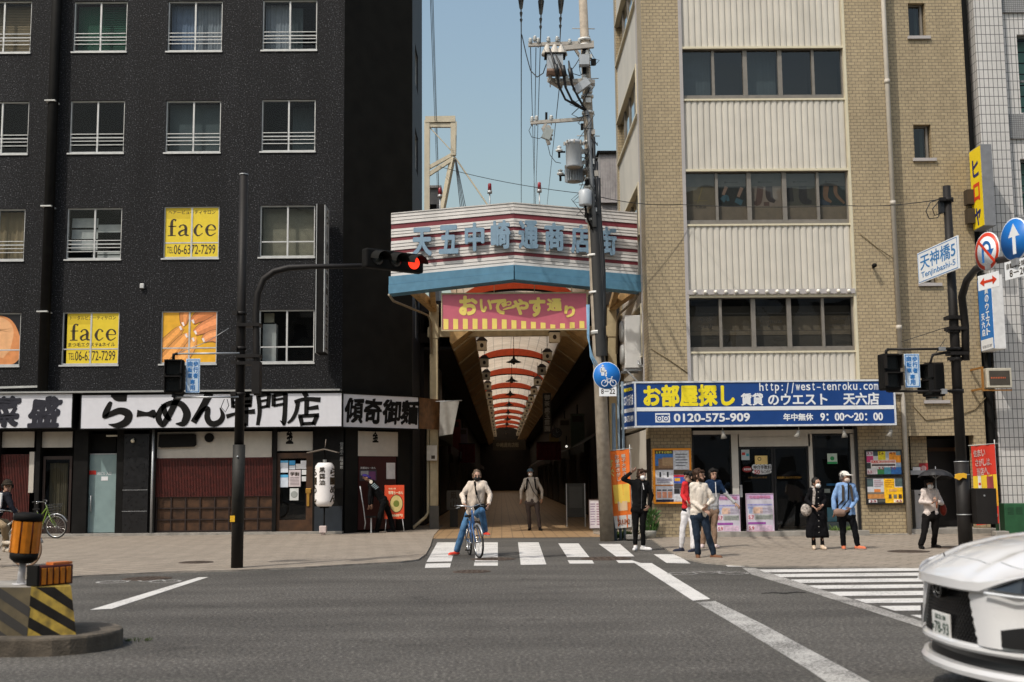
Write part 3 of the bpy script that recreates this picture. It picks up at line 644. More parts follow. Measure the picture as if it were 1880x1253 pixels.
for i in range(9): x = x0+(x1-x0)*i/8; b.box(x-.02, x+.02, YG+.10, YG+.14, z0, z1)
for i in range(4): z = z0+(z1-z0)*i/3; b.box(x0, x1, YG+.096, YG+.136, z-.018, z+.018)
b.build('wood_lattice_panel', lb)
b = MB().m(M_CONC); x0, x1, z0, z1 = rect(-40, 975, 632, 985, YG-.25); b.box(-40, XC+.05, YG-.22, YG+.5, 0, PZ+.07); b.build('door_step', lb)
b = MB().m(M_BLK); x0,x1,z0,z1 = rect(290,797,360,822,YG); b.prism([(x0,z0+.03),(x0+.1,z0),(x1-.06,z0+.02),(x1,z0+.08),(x1-.02,z1-.02),(x1-.1,z1),(x0+.03,z1-.01)], .05, at(0,YG+.02,0)); b.build('name_board', lb)
b = MB().m(M_BLK); p = U(384, 804, YG+.08); b.cyl((p.x,YG+.05,p.z),(p.x,YG+.12,p.z), .135, n=24); b.build('vent_disc', lb)
def kanji_mark(px, py, Y, name='lettering'):
    b = MB().m(M_BLK); p = U(px, py, Y); put_text(b, '金', at(0, Y-.001, 0), p.x-.1, p.x+.1, p.z-.2, p.z+.2, .03, .002, rough=.15)
    b.box(p.x-.11, p.x+.11, Y-.012, Y-.002, p.z-.25, p.z-.19); return b
kanji_mark(532, 800, YG+.12).build('wall_crest', lb)
# glazed entrance with teal film
x0, x1, z0, z1 = rect(163, 835, 214, 978, YG+.2)
b = MB().m(M_STEEL); b.box(x0-.05, x0-.005, YG+.16, YG+.22, z0-.03, z1+.03); b.box(x1+.005, x1+.05, YG+.16, YG+.22, z0-.03, z1+.03); b.box(x0-.005, x1+.005, YG+.162, YG+.218, z1+.002, z1+.03)
dr = b.build('entrance_door', lb)
MB().m(M_TEAL).box(x0, x1, YG+.18, YG+.20, z0, z1).build('frosted_glass', dr)
b = MB().m(M_STEEL); b.tube([(x0+.1,YG+.18,1.2),(x0+.1,YG+.1,1.2),(x0+.1,YG+.1,.75),(x0+.1,YG+.18,.75)], .016, 8); b.build('handle', dr)
b = MB().m(sm(205,50,40,.5)); q = U(170, 868, YG+.17); b.box(q.x-.1, q.x+.1, YG+.172, YG+.178, q.z-.06, q.z+.06)
b.m(M_PAPER); put_text(b, '旭ビル 入口', at(0,YG+.178,0), q.x+.14, q.x+.55, q.z-.08, q.z+.02, .01); b.box(q.x+.26, q.x+.46, YG+.172, YG+.178, q.z-.24, q.z-.12)
b.build('door_sticker', dr)
b = MB().m(M_BLK); pbox(b, 160, 797, 213, 832, YG+.3, .05); b.m(sm(230,228,215,.4)); pbox(b, 195, 799, 223, 802, YG+.15, .06); b.build('transom', lb)
b = MB().m(sm(215,205,180,.4)); p = U(244, 810, YG-.12); b.ball((p.x,YG-.14,p.z), .06); b.cyl((p.x,YG-.13,p.z+.03),(p.x,YG-.06,p.z+.08), .02); b.build('wall_lamp', lb)
# brown door with glass, far left
x0, x1, z0, z1 = rect(78, 838, 131, 982, YG+.15)
b = MB().m(M_BROWND); b.box(x0, x0+.07, YG+.12, YG+.18, z0, z1); b.box(x1-.07, x1, YG+.12, YG+.18, z0, z1); b.box(x0+.07, x1-.07, YG+.12, YG+.18, z1-.1, z1); b.box(x0+.07, x1-.07, YG+.12, YG+.18, z0, z0+.45)
dr = b.build('wooden_door', lb); MB().m(M_GLD).quad((x0+.07,YG+.15,z0+.45),(x1-.07,YG+.15,z0+.45),(x1-.07,YG+.15,z1-.1),(x0+.07,YG+.15,z1-.1)).build('pane', dr)
b = MB(); pleats(b, x0+.12, x1-.2, z0+.45, z1-.2, YG+.35, sm(92,84,66,.9)); b.build('door_curtain', dr)
# main wooden door with notices
x0, x1, z0, z1 = rect(508, 832, 574, 978, YG+.12)
gx0, gx1, gz0, gz1 = rect(514, 842, 562, 955, YG+.12)
b = MB().m(M_BROWN); b.box(x0, gx0, YG+.10, YG+.17, z0, z1); b.box(gx1, x1, YG+.10, YG+.17, z0, z1); b.box(gx0, gx1, YG+.10, YG+.17, gz1, z1); b.box(gx0, gx1, YG+.10, YG+.17, z0, gz0)
dr = b.build('shop_door', lb); MB().m(M_GLD).quad((gx0,YG+.14,gz0),(gx1,YG+.14,gz0),(gx1,YG+.14,gz1),(gx0,YG+.14,gz1)).build('pane', dr)
b = MB().m(sm(196,150,70,.35,metal=.6)); pbox(b, 561, 897, 571, 906, YG+.06, .05); pbox(b, 563, 906, 568, 930, YG+.07, .03); b.build('handle', dr, bevel=.01)
b = MB()
for q, c in (((513,846,529,868),(214,220,228)),((531,846,542,854),(70,160,214)),((531,855,542,862),(214,222,230)),((543,852,552,861),(222,222,222)),((552,846,563,861),(222,222,226)),((513,872,529,895),(206,214,226)),((530,863,552,894),(208,196,198)),((554,863,563,872),(214,214,214)),((554,875,562,884),(212,212,212)),((564,864,570,870),(205,190,180)),((564,871,570,878),(205,190,170)),((532,897,548,919),(205,208,206))):
    b.m(sm(*c, .8)); pbox(b, *q, YG+.125, .003)
b.m(sm(90,170,215,.8)); pbox(b, 513, 846, 529, 850, YG+.123, .002); pbox(b, 513, 872, 529, 877, YG+.123, .002)
b.m(M_INK); r_ = rect(533, 867, 549, 874, YG+.122); put_text(b, '学割', at(0,YG+.123,0), *r_, .02)
b.m(sm(110,90,95,.8))
for k in range(6): r_ = rect(533, 877+k*2.6, 549, 877.8+k*2.6, YG+.122); b.box(r_[0], r_[1], YG+.122, YG+.124, r_[2], r_[3])
b.m(sm(150,155,152,.8)); p = U(540, 908, YG+.12); b.lathe([(.1,0),(.1,.003),(.085,.003)], 24, Matrix.Translation((p.x,YG+.124,p.z)) @ Matrix.Rotation(math.pi/2,4,'X'))
b.build('notices', dr)
b = MB().m(mat('slate_panel', (0.02, .026, .034), .4)); pbox(b, 577, 930, 628, 984, YG-.04, .04); b.build('base_panel', lb)
b = MB().m(sm(150,150,148,.6)); r_ = rect(624, 812, 630, 862, YG-.03); vtext(b, '営業中二階座敷', at(0,YG-.008,0), *r_, .0); b.build('wall_lettering', lb)
# ---------------------------------------------------------------- sign boards of the ramen shop
YSG = YL - 0.38
def sign_board(name, label, M, x0, x1, z0, z1, d, mface, mframe, cat='sign', group=None, fr=.03):
    c = M @ Vector(((x0+x1)/2, 0, (z0+z1)/2)); rz = M.to_euler().z
    t = thing(name, (c.x, c.y, c.z), label, cat, group, rz)
    b = MB().m(mframe)
    for a in ((x0-fr, x1+fr, z0-fr, z0), (x0-fr, x1+fr, z1, z1+fr), (x0-fr, x0, z0, z1), (x1, x1+fr, z0, z1)): b.box(a[0], a[1], -.012, d, a[2], a[3], M)
    b.box(x0, x1, .03, d-.005, z0, z1, M); b.build('frame', t)
    MB().m(mface).box(x0, x1, 0, .025, z0, z1, M).build('panel', t)
    return t
M0 = at(0, YSG, 0)
A_ = lambda x, y: (x/5.875, 710+y/5.875)
B_ = lambda x, y: (300+x/5.53, 710+y/5.53)
def px_strokes(mb, strokes, Y, rough=True):
    sc = Y/2150.0
    for conv, s, pts in strokes:
        path = []
        for x, y, w in pts:
            p = U(*conv(x, y), Y); path.append((p.x, p.z, w/s*sc))
        brush(mb, path, at(0, Y, 0), .012, 6)
r1 = rect(149, 724, 627, 785, YSG)
t = sign_board('shop_sign', 'long white signboard with big black brush letters for ramen speciality shop', M0, *r1, .36, M_SIGNW, M_BLK, group='ramen shop signboards')
a5, b5 = 5.875, 5.53
ST = [(A_,a5,[(1200,92,30),(1270,115,85),(1368,125,70)]), (A_,a5,[(1200,165,30),(1180,200,52),(1142,290,68),(1128,330,40),(1200,295,60),(1300,262,72),(1385,300,85),(1362,380,82),(1270,420,60),(1170,408,6)]),
 (A_,a5,[(1478,290,78),(1520,293,60),(1590,298,44),(1650,292,84),(1682,275,60)]), (A_,a5,[(1665,315,40),(1655,345,4)]),
 (A_,a5,[(1768,190,56),(1770,250,56),(1800,320,56),(1840,365,30)]),
 (B_,b5,[(170,60,95),(140,120,70),(85,240,62),(30,340,60),(-5,390,46),(-40,350,60),(-50,290,58),(0,205,50),(90,165,52),(180,180,62),(232,250,74),(236,310,78),(200,375,62),(125,378,8)]),
 (B_,b5,[(462,68,96),(440,130,74),(380,240,66),(305,365,64)]), (B_,b5,[(325,340,36),(395,245,38),(450,225,50),(445,310,58),(470,365,58),(520,380,60),(580,350,56),(603,290,44),(575,215,10)]),
 (B_,b5,[(690,110,34),(880,90,34)]), (B_,b5,[(700,165,30),(890,150,30)]), (B_,b5,[(705,205,30),(890,195,30)]), (B_,b5,[(640,305,44),(760,270,30),(930,252,50)]), (B_,b5,[(845,70,48),(840,240,48),(835,400,50)]), (B_,b5,[(700,110,34),(705,215,34)]), (B_,b5,[(890,90,34),(880,205,34)]), (B_,b5,[(780,330,30),(800,390,44),(845,395,40)]),
 (B_,b5,[(962,85,44),(978,240,44),(958,392,36)]), (B_,b5,[(960,98,32),(1085,72,34)]), (B_,b5,[(1075,75,42),(1060,215,42)]), (B_,b5,[(985,150,24),(1060,136,24)]), (B_,b5,[(985,216,28),(1065,196,28)]),
 (B_,b5,[(1120,80,42),(1118,200,42)]), (B_,b5,[(1120,92,36),(1255,66,38)]), (B_,b5,[(1120,137,24),(1220,120,24)]), (B_,b5,[(1120,196,28),(1225,176,28)]), (B_,b5,[(1240,70,48),(1234,250,46),(1226,350,48),(1222,396,24)]), (B_,b5,[(1225,385,30),(1185,345,6)]),
 (B_,b5,[(1430,58,52),(1455,105,50)]), (B_,b5,[(1330,155,34),(1440,128,38),(1595,135,50)]), (B_,b5,[(1368,155,44),(1350,250,40),(1310,330,36),(1262,372,20)]), (B_,b5,[(1456,140,50),(1450,295,42)]), (B_,b5,[(1462,226,32),(1575,208,46)]),
 (B_,b5,[(1368,302,36),(1580,290,40)]), (B_,b5,[(1388,300,44),(1412,398,42)]), (B_,b5,[(1562,292,44),(1522,388,44)]), (B_,b5,[(1410,380,34),(1535,372,34)])]
b = MB().m(M_BLK); px_strokes(b, ST, YSG); b.build('lettering', t)
r2 = rect(-60, 724, 132, 786, YSG)
t = sign_board('shop_sign', 'white signboard with brush-written kanji at the far end beside the door post', M0, *r2, .36, M_SIGNW, M_BLK, group='ramen shop signboards')
b = MB().m(mat('ink_blue_black', (0.012,0.012,0.022), .5)); r_ = rect(50, 726, 109, 787, YSG); put_text(b, '盛', M0, r_[0], r_[1], r_[2]+.03, r_[3]-.03, .045, .012, shear=.12, rough=.05)
r_ = rect(-18, 726, 34, 787, YSG); put_text(b, '菜', M0, r_[0], r_[1], r_[2]+.03, r_[3]-.03, .05, .012, shear=.1, rough=.05); b.build('lettering', t)
# angled sign over the corner entrance
P0 = (XC+.04, YL-.30); far = cham(770, 760); dx = far.x-.0; d2 = ray(769, 760)
# corner sign recedes along a shallower line than the wall: its far end seen at px 768
kk = 36.4/d2.y; P1 = (d2.x*kk, 36.4)
Mc, Lc = frame2(P0, P1)
zc0, zc1 = U(632, 785, P0[1]).z, U(632, 722, P0[1]).z
t = sign_board('shop_sign', 'white corner signboard with four rough black kanji, angled above the ramen shop corner', Mc, .05, Lc-.03, zc0+.02, zc1-.02, .3, M_SIGNW, M_BLK, group='ramen shop signboards')
b = MB().m(M_BLK)
for i, ch in enumerate('傾奇御麺'):
    w = (Lc-.1)/4; put_text(b, ch, Mc, .07+w*i, .07+w*(i+.97), zc0+.14, zc1-.12, .034, .012, shear=.08, rough=.06)
b.build('lettering', t)
Mw, Lw = frame2(P1, (P1[0]+.75, P1[1]+1.4))
b = MB().m(mat('varnished_sign_wood', (.17,.085,.035), .5, var=.4, dirt=.4)); b.box(.02, Lw, .0, .1, zc0+.03, zc1-.02, Mw); tag(b.build('sign_end_board', None), 'brown varnished wooden board closing the corner signboard', 'board')
# corner shop front
Mg, Lg = frame2((XC+.05, YG+.1), (XS-.02, YS+.15))
def cpx(px, Mx=Mg, Lx=Lg):                # local x along the corner cut for a photo column
    o = Mx.translation; e = Mx.to_3x3() @ Vector((1,0,0)); d = ray(px, 880); return (o.x*d.y - o.y*d.x)/(e.y*d.x - e.x*d.y)
def cz(py, px=690):
    s = cpx(px); p = Mg @ Vector((s, 0, 0)); return U(px, py, p.y).z
b = MB().m(M_PLASTER); b.box(cpx(655), cpx(728), -.06, 0, cz(838), cz(793), Mg); b.build('plaster_panel', lb)
b = MB().m(mat('maroon_wall', (.04,.004,.004), .7)); b.box(cpx(657), cpx(726), -.03, .0, .1, cz(838), Mg); b.build('maroon_panel', lb)
b = MB().m(M_BLK); x = cpx(687); put_text(b, '金', Mg @ Matrix.Translation((0,-.061,0)), x-.12, x+.1, cz(812), cz(793), .03, .003, rough=.12); b.box(x-.12, x+.1, -.075, -.062, cz(813), cz(810), Mg); b.build('wall_crest', lb)
b = MB().m(M_PAPER); b.box(cpx(708), cpx(724), -.036, -.031, cz(880), cz(850), Mg); o = b.build('notice', lb)
b = MB().m(sm(60,60,70,.7)); b.box(cpx(659), cpx(690), -.036, -.031, cz(883), cz(863), Mg); b.m(sm(170,168,172,.7)); b.box(cpx(661), cpx(675), -.04, -.036, cz(873), cz(865), Mg); b.m(sm(120,70,120,.7)); b.box(cpx(676), cpx(688), -.04, -.036, cz(882), cz(866), Mg)
b.m(sm(200,200,200,.7)); put_text(b, '黒醤油らーめん', Mg @ Matrix.Translation((0,-.041,0)), cpx(660), cpx(688), cz(861.5), cz(857.5), .01); b.build('menu_poster', lb)
b = MB().m(M_BLKS); b.box(cpx(632), cpx(655), -.05, .0, 0, zc0, Mg); b.box(cpx(728), Lg, -.05, .0, 0, zc0, Mg); b.build('corner_post', lb)
# ---------------------------------------------------------------- vertical projecting sign
p = U(590, 515, YL-.65)
zt, zb_ = U(590, 379, YL-.7).z, U(590, 650, YL-.7).z; xa, xb = U(583, 500, YL-.7).x, U(608, 500, YL-.95).x
t = thing('blade_sign', (xa, YL, zb_), 'tall narrow vertical blade sign with faded kanji on the black building', 'sign')
x0_, = (U(583,500,YL-.2).x,)
ya_, yb_ = YL-1.0, YL-.25
b = MB().m(M_BLK); b.box(xa+.02, xa+.26, ya_, yb_, zb_, zt); t1 = b.build('box', t, bevel=.01)
b = MB().m(sm(170,172,172,.5)); b.box(xa+.26, xa+.268, ya_+.04, yb_-.04, zb_+.04, zt-.04); b.box(xa+.0, xa+.02, ya_-.02, yb_, zb_, zt); b.box(xa+.235, xa+.26, ya_-.02, ya_-.003, zb_+.03, zt-.03); b.build('face', t)
b = MB().m(M_INK); Mv = Matrix.Translation((xa+.27, ya_, 0)) @ Matrix.Rotation(math.pi/2, 4, 'Z'); vtext(b, 'らーめん専門店天五', Mv, .18, .58, zb_+.1, zt-.1, .01, .003); b.build('lettering', t)
b = MB().m(M_BLK)
for zz in (zb_+.5, zt-.5): b.box(xa+.08, xa+.16, yb_, YL-.002, zz-.04, zz+.04)
b.build('bracket', t)
# ---------------------------------------------------------------- paper lantern on its post
p = U(595, 985, YL-.75); LX, LY = p.x, YL-.75
t = thing('paper_lantern', (LX, LY, PZ), 'large white paper lantern with black letters on a post beside the ramen shop door', 'lantern')
zt, zb_ = U(595, 850, LY).z, U(595, 930, LY).z; R = (U(613, 890, LY).x-U(577, 890, LY).x)/2; hh = zt-zb_
prof = [(R*.55, zb_)]; n = 26
for i in range(n+1):
    u = i/n; e = min(u, 1-u); prof.append((R*(1-.28*max(0, 1-e/.13)**2) - (.008 if i % 2 else 0), zb_+hh*u))
prof.append((R*.5, zt))
M_LAN = mat('lantern_paper', (.80,.77,.76), .7, var=.04)
MB().m(M_LAN).lathe(prof, 40, at(LX, LY, 0)).build('shade', t)
b = MB().m(M_INK)
def lantern_text(s, ang, zt_, zb2, w, bold=.02):
    n_ = len(s); h_ = (zt_-zb2)/n_
    for i, ch in enumerate(s):
        vs, fs = text_geo(ch, 1.0, bold, .004)
        ax, bx = min(v.x for v in vs), max(v.x for v in vs); az, bz = min(v.y for v in vs), max(v.y for v in vs); o_ = []
        for v in vs:
            a = ang + ((v.x-ax)/(bx-ax)-.5)*w/R; z = zt_-h_*(i+.94)+(v.y-az)/(bz-az)*h_*.88; rr = R+.002+v.z; o_.append((LX+rr*math.sin(a), LY-rr*math.cos(a), z))
        b.add(o_, fs)
lantern_text('黒醤油', -.12, zt-hh*.10, zt-hh*.52, .17, .012); lantern_text('らーめん', -1.3, zt-hh*.12, zb_+hh*.08, .3, .02); lantern_text('らーめん', 1.25, zt-hh*.12, zb_+hh*.08, .3, .02)
b.build('lettering', t)
b = MB().m(M_BLK); b.cyl((LX,LY,zb_-.05),(LX,LY,PZ+.2), .022); b.cyl((LX,LY,zt),(LX,LY,zt+.45), .018); b.cyl((LX,LY,zb_-.05),(LX,LY,zb_), R*.5); b.build('post', t)
b = MB().m(sm(190,188,180,.5)); b.cyl((LX,LY,zt+.005),(LX,LY,zt+.09), .055); b.build('cap', t)
b = MB().m(sm(200,184,180,.7)); b.cbox((LX-.03,LY,PZ+.16), (.2,.2,.2)); b.cbox((LX-.03,LY,PZ+.03),(.12,.12,.06)); b.build('base_weight', t, bevel=.02)
b = MB().m(sm(120,110,100,.6)); zr = U(595, 826, LY).z; xl, xr = U(566, 831, LY).x, U(621, 831, LY).x
for s_, xe in ((-1, xl), (1, xr)): b.add([(LX,LY-.28,zr),(xe,LY-.28,zr-.1),(xe,LY+.28,zr-.1),(LX,LY+.28,zr),(LX,LY-.28,zr+.025),(xe,LY-.28,zr-.075),(xe,LY+.28,zr-.075),(LX,LY+.28,zr+.025)], [(0,1,2,3),(4,7,6,5),(0,4,5,1),(1,5,6,2),(2,6,7,3)])
b.cyl((LX,LY,zr+.02),(LX+.03,LY,zr+.3), .01); b.build('little_roof', t)
# folding ramen menu board
p = U(727, 970, 35.5); t = thing('menu_board', (p.x, 35.4, PZ), 'orange standing menu board with a bowl of ramen behind the bending worker', 'signboard')
x0, x1, z0, z1 = rect(706, 891, 742, 953, 35.4)
b = MB().m(sm(214,74,34,.6)); b.box(x0, x1, 35.4, 35.43, z0, z1); b.m(sm(236,226,190,.6))
put_text(b, '味噌らーめん', at(0,35.399,0), x0+.12, x1-.03, z1-.28, z1-.17, .02); put_text(b, '当店人気', at(0,35.399,0), x0+.12, x0+.34, z1-.13, z1-.08, .02)
c0 = Vector(((x0+x1)/2+.06, 35.398, z0+.45))
def disc(mb, c, r, rz_, Y, m, n=28): mb.m(m).add([(c[0]+r*math.cos(2*math.pi*i/n), Y, c[2]+rz_*math.sin(2*math.pi*i/n)) for i in range(n)], [tuple(range(n))])
disc(b, c0, .2, .27, 35.397, sm(60,40,34,.5)); disc(b, c0, .18, .25, 35.395, sm(206,186,120,.5)); disc(b, c0, .09, .1, 35.393, sm(110,120,44,.6))
b.m(sm(236,226,190,.6)); put_text(b, '880円', at(0,35.399,0), x0+.2, x1-.05, z0+.06, z0+.14, .02)
b.build('panel', t)
for xx in (x0+.05, x1-.05):
    b = MB().m(M_STEEL); b.cyl((xx,35.42,z0),(xx+(.06 if xx > p.x else -.02),35.3,PZ), .012); b.build('leg', t)
# ================================================================ beige brick building on the right corner
M_BRK = brick_mat('beige_tile_brick', (0.415,0.33,0.205), (0.36,0.285,0.175), (0.20,0.16,0.108), .178, .09, .009, .5, .5, var=.14, bump=.5, stain=.22)
M_CREAM = mat('cream_metal_panel', (0.575,0.54,0.475), .55, var=.05, scale=2, dirt=.16)
M_CREAMT = mat('cream_trim', (0.63,0.57,0.42), .5, var=.05)
M_WFR = mat('brown_window_frame', (0.21,0.19,0.165), .5, metal=.2, var=.1)
M_LAV = mat('lavender_render', (0.40,0.375,0.37), .8, var=.05)
M_SIGNB = mat('sign_blue', (0.012,0.055,0.22), .35, var=.12, scale=1.5)
M_SIGNWH = mat('sign_lettering_white', (0.74,0.76,0.78), .5, var=.02)
M_GLR = glass_mat('tinted_window_glass', (.76,.76,.73), 1.2)
X0 = U(1183, 300, YR).x; XB0 = U(1254, 300, YR).x; XB1 = U(1560, 300, YR).x; XP = U(1632, 300, YR).x; XE = U(1796, 400, YR).x
rb = thing('office_building', ((X0+XE)/2, YR, 0), 'beige brick office building with cream ribbed panels and bands of brown windows', 'building')
ZTR = 23.5
zw = [(U(1400,a,YR).z, U(1400,b_,YR).z) for a, b_ in ((178,87),(408,312),(642,544))]
zw.insert(0, (zw[0][0]+3.38, zw[0][1]+3.38)); zw.insert(0, (zw[0][0]+3.38, zw[0][1]+3.38))
zsg1, zsg0 = U(1400,695,YR-.1).z, U(1400,786,YR-.1).z
b = MB().m(M_BRK)
b.box(X0, XB0, YR, YR+.5, 0, ZTR); b.build('brick_column', rb); b = MB().m(M_BRK); b.box(XB1, XP, YR, YR+.5, 0, ZTR); b.build('brick_column', rb); b = MB().m(M_BRK)
# recessed stair bay with small windows and doorway
YS2 = YR+.32
sw = [rect(1668,6,1699,67,YS2), rect(1678,229,1710,291,YS2), rect(1688,462,1720,520,YS2), rect(1698,666,1734,735,YS2)]
sw.append((sw[0][0], sw[0][1], sw[0][2]+3.3, sw[0][3]+3.3))
door = rect(1672, 800, 1793, 992, YS2); door = (door[0], door[1], 0.0, door[3])
wall_holes(b, at(0,YS2,0), XP, XE, 0, ZTR, sw+[door], .35)
# side wall on the arcade
b.build('brick_wall', rb)
for q in ((X0, X0+.35, YR+.5, YR+1.0, 0), (X0+.02, X0+.37, YR+7.0, YR+7.5, 4)): MB().m(M_BRK).box(*q, ZTR).build('side_column', rb)
b = MB().m(M_LAV); b.box(X0+.001, X0+.4, YR+1.0, YR+1.35, 3, ZTR); b.m(M_CREAM); b.box(X0+.06, X0+.4, YR+1.35, YR+7.0, 0, 2.9)
for k in range(len(zw)+1):
    za = zw[k-1][0] if k > 0 else ZTR; zb_ = zw[k][1] if k < len(zw) else 3
    b.box(X0+.05, X0+.3, YR+1.35, YR+7.0, zb_, za)
b.build('side_panel', rb)
for (za, zb_) in zw:
    f = MB().m(M_CREAMT); f.box(X0-.03, X0+.12, YR+1.35, YR+7, za-.03, za+.03); f.box(X0-.03, X0+.12, YR+1.35, YR+7, zb_-.03, zb_+.03); f.box(X0-.03, X0+.12, YR+1.35, YR+1.42, za+.03, zb_-.03); f.m(M_WFR)
    for y in (YR+2.8, YR+4.2, YR+5.6): f.box(X0+.1, X0+.17, y-.03, y+.03, za+.03, zb_-.03)
    w = f.build('side_window', rb); MB().m(M_GLR).quad((X0+.14,YR+1.42,za),(X0+.14,YR+7,za),(X0+.14,YR+7,zb_),(X0+.14,YR+1.42,zb_)).build('pane', w)
    pl = MB(); pl.m(C['cream']).box(X0+.45, X0+.46, YR+1.5, YR+5.5, zb_-.7, zb_); pl.build('roller_blind', w)
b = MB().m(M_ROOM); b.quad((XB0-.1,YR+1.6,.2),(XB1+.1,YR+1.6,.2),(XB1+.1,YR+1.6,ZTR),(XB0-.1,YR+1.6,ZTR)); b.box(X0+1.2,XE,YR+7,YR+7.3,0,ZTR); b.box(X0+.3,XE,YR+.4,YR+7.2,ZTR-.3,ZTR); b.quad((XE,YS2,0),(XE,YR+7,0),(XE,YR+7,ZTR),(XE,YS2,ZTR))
b.quad((XP-.1,YS2+1.4,0),(XE,YS2+1.4,0),(XE,YS2+1.4,ZTR),(XP-.1,YS2+1.4,ZTR)); b.build('dark_room_backing', rb)  # room darkness is put into the black of these backing planes
# ribbed cream panels between the window bands
YPN = YR+.05
def ribbed(z0, z1):
    b = MB().m(M_CREAM); b.box(XB0, XB1, YPN+.03, YPN+.1, z0, z1); pitch = .168; n = int((XB1-XB0-.16)/pitch); x = XB0+.13
    vs = []; fs = []
    prof = [(0,.0),(.012,-.02),(.075,-.03),(.125,-.028),(.14,0)]
    for i in range(n):
        for dx_, dy in prof: vs += [(x+dx_, YPN+.028+dy, z0+.02), (x+dx_, YPN+.028+dy, z1-.02)]
        x += pitch
    m_ = n*len(prof)
    for i in range(m_-1): fs.append((2*i, 2*i+2, 2*i+3, 2*i+1))
    b.add(vs, fs, False); b.m(M_CREAMT)
    b.box(XB0, XB1, YPN-.05, YPN+.03, z0-.03, z0+.03); b.box(XB0, XB1, YPN-.03, YPN+.03, z1-.03, z1+.02)
    return b.build('ribbed_panel', rb)
ribbed(zw[0][1], ZTR-1.2)
for k in range(len(zw)):
    ribbed(zw[k+1][1] if k+1 < len(zw) else zsg1-.12, zw[k][0]-.06)
b = MB().m(M_LAV); b.box(XB0-.03, XB0+.06, YR-.01, YR+.4, zsg1-.2, ZTR-.5); b.m(M_CREAMT).box(XB1-.05, XB1+.02, YR-.012, YR+.3, zsg1-.2, ZTR-.5); b.build('bay_jamb', rb)
PX5 = [(1249,1305),(1310,1364),(1372,1430),(1438,1494),(1499,1552)]
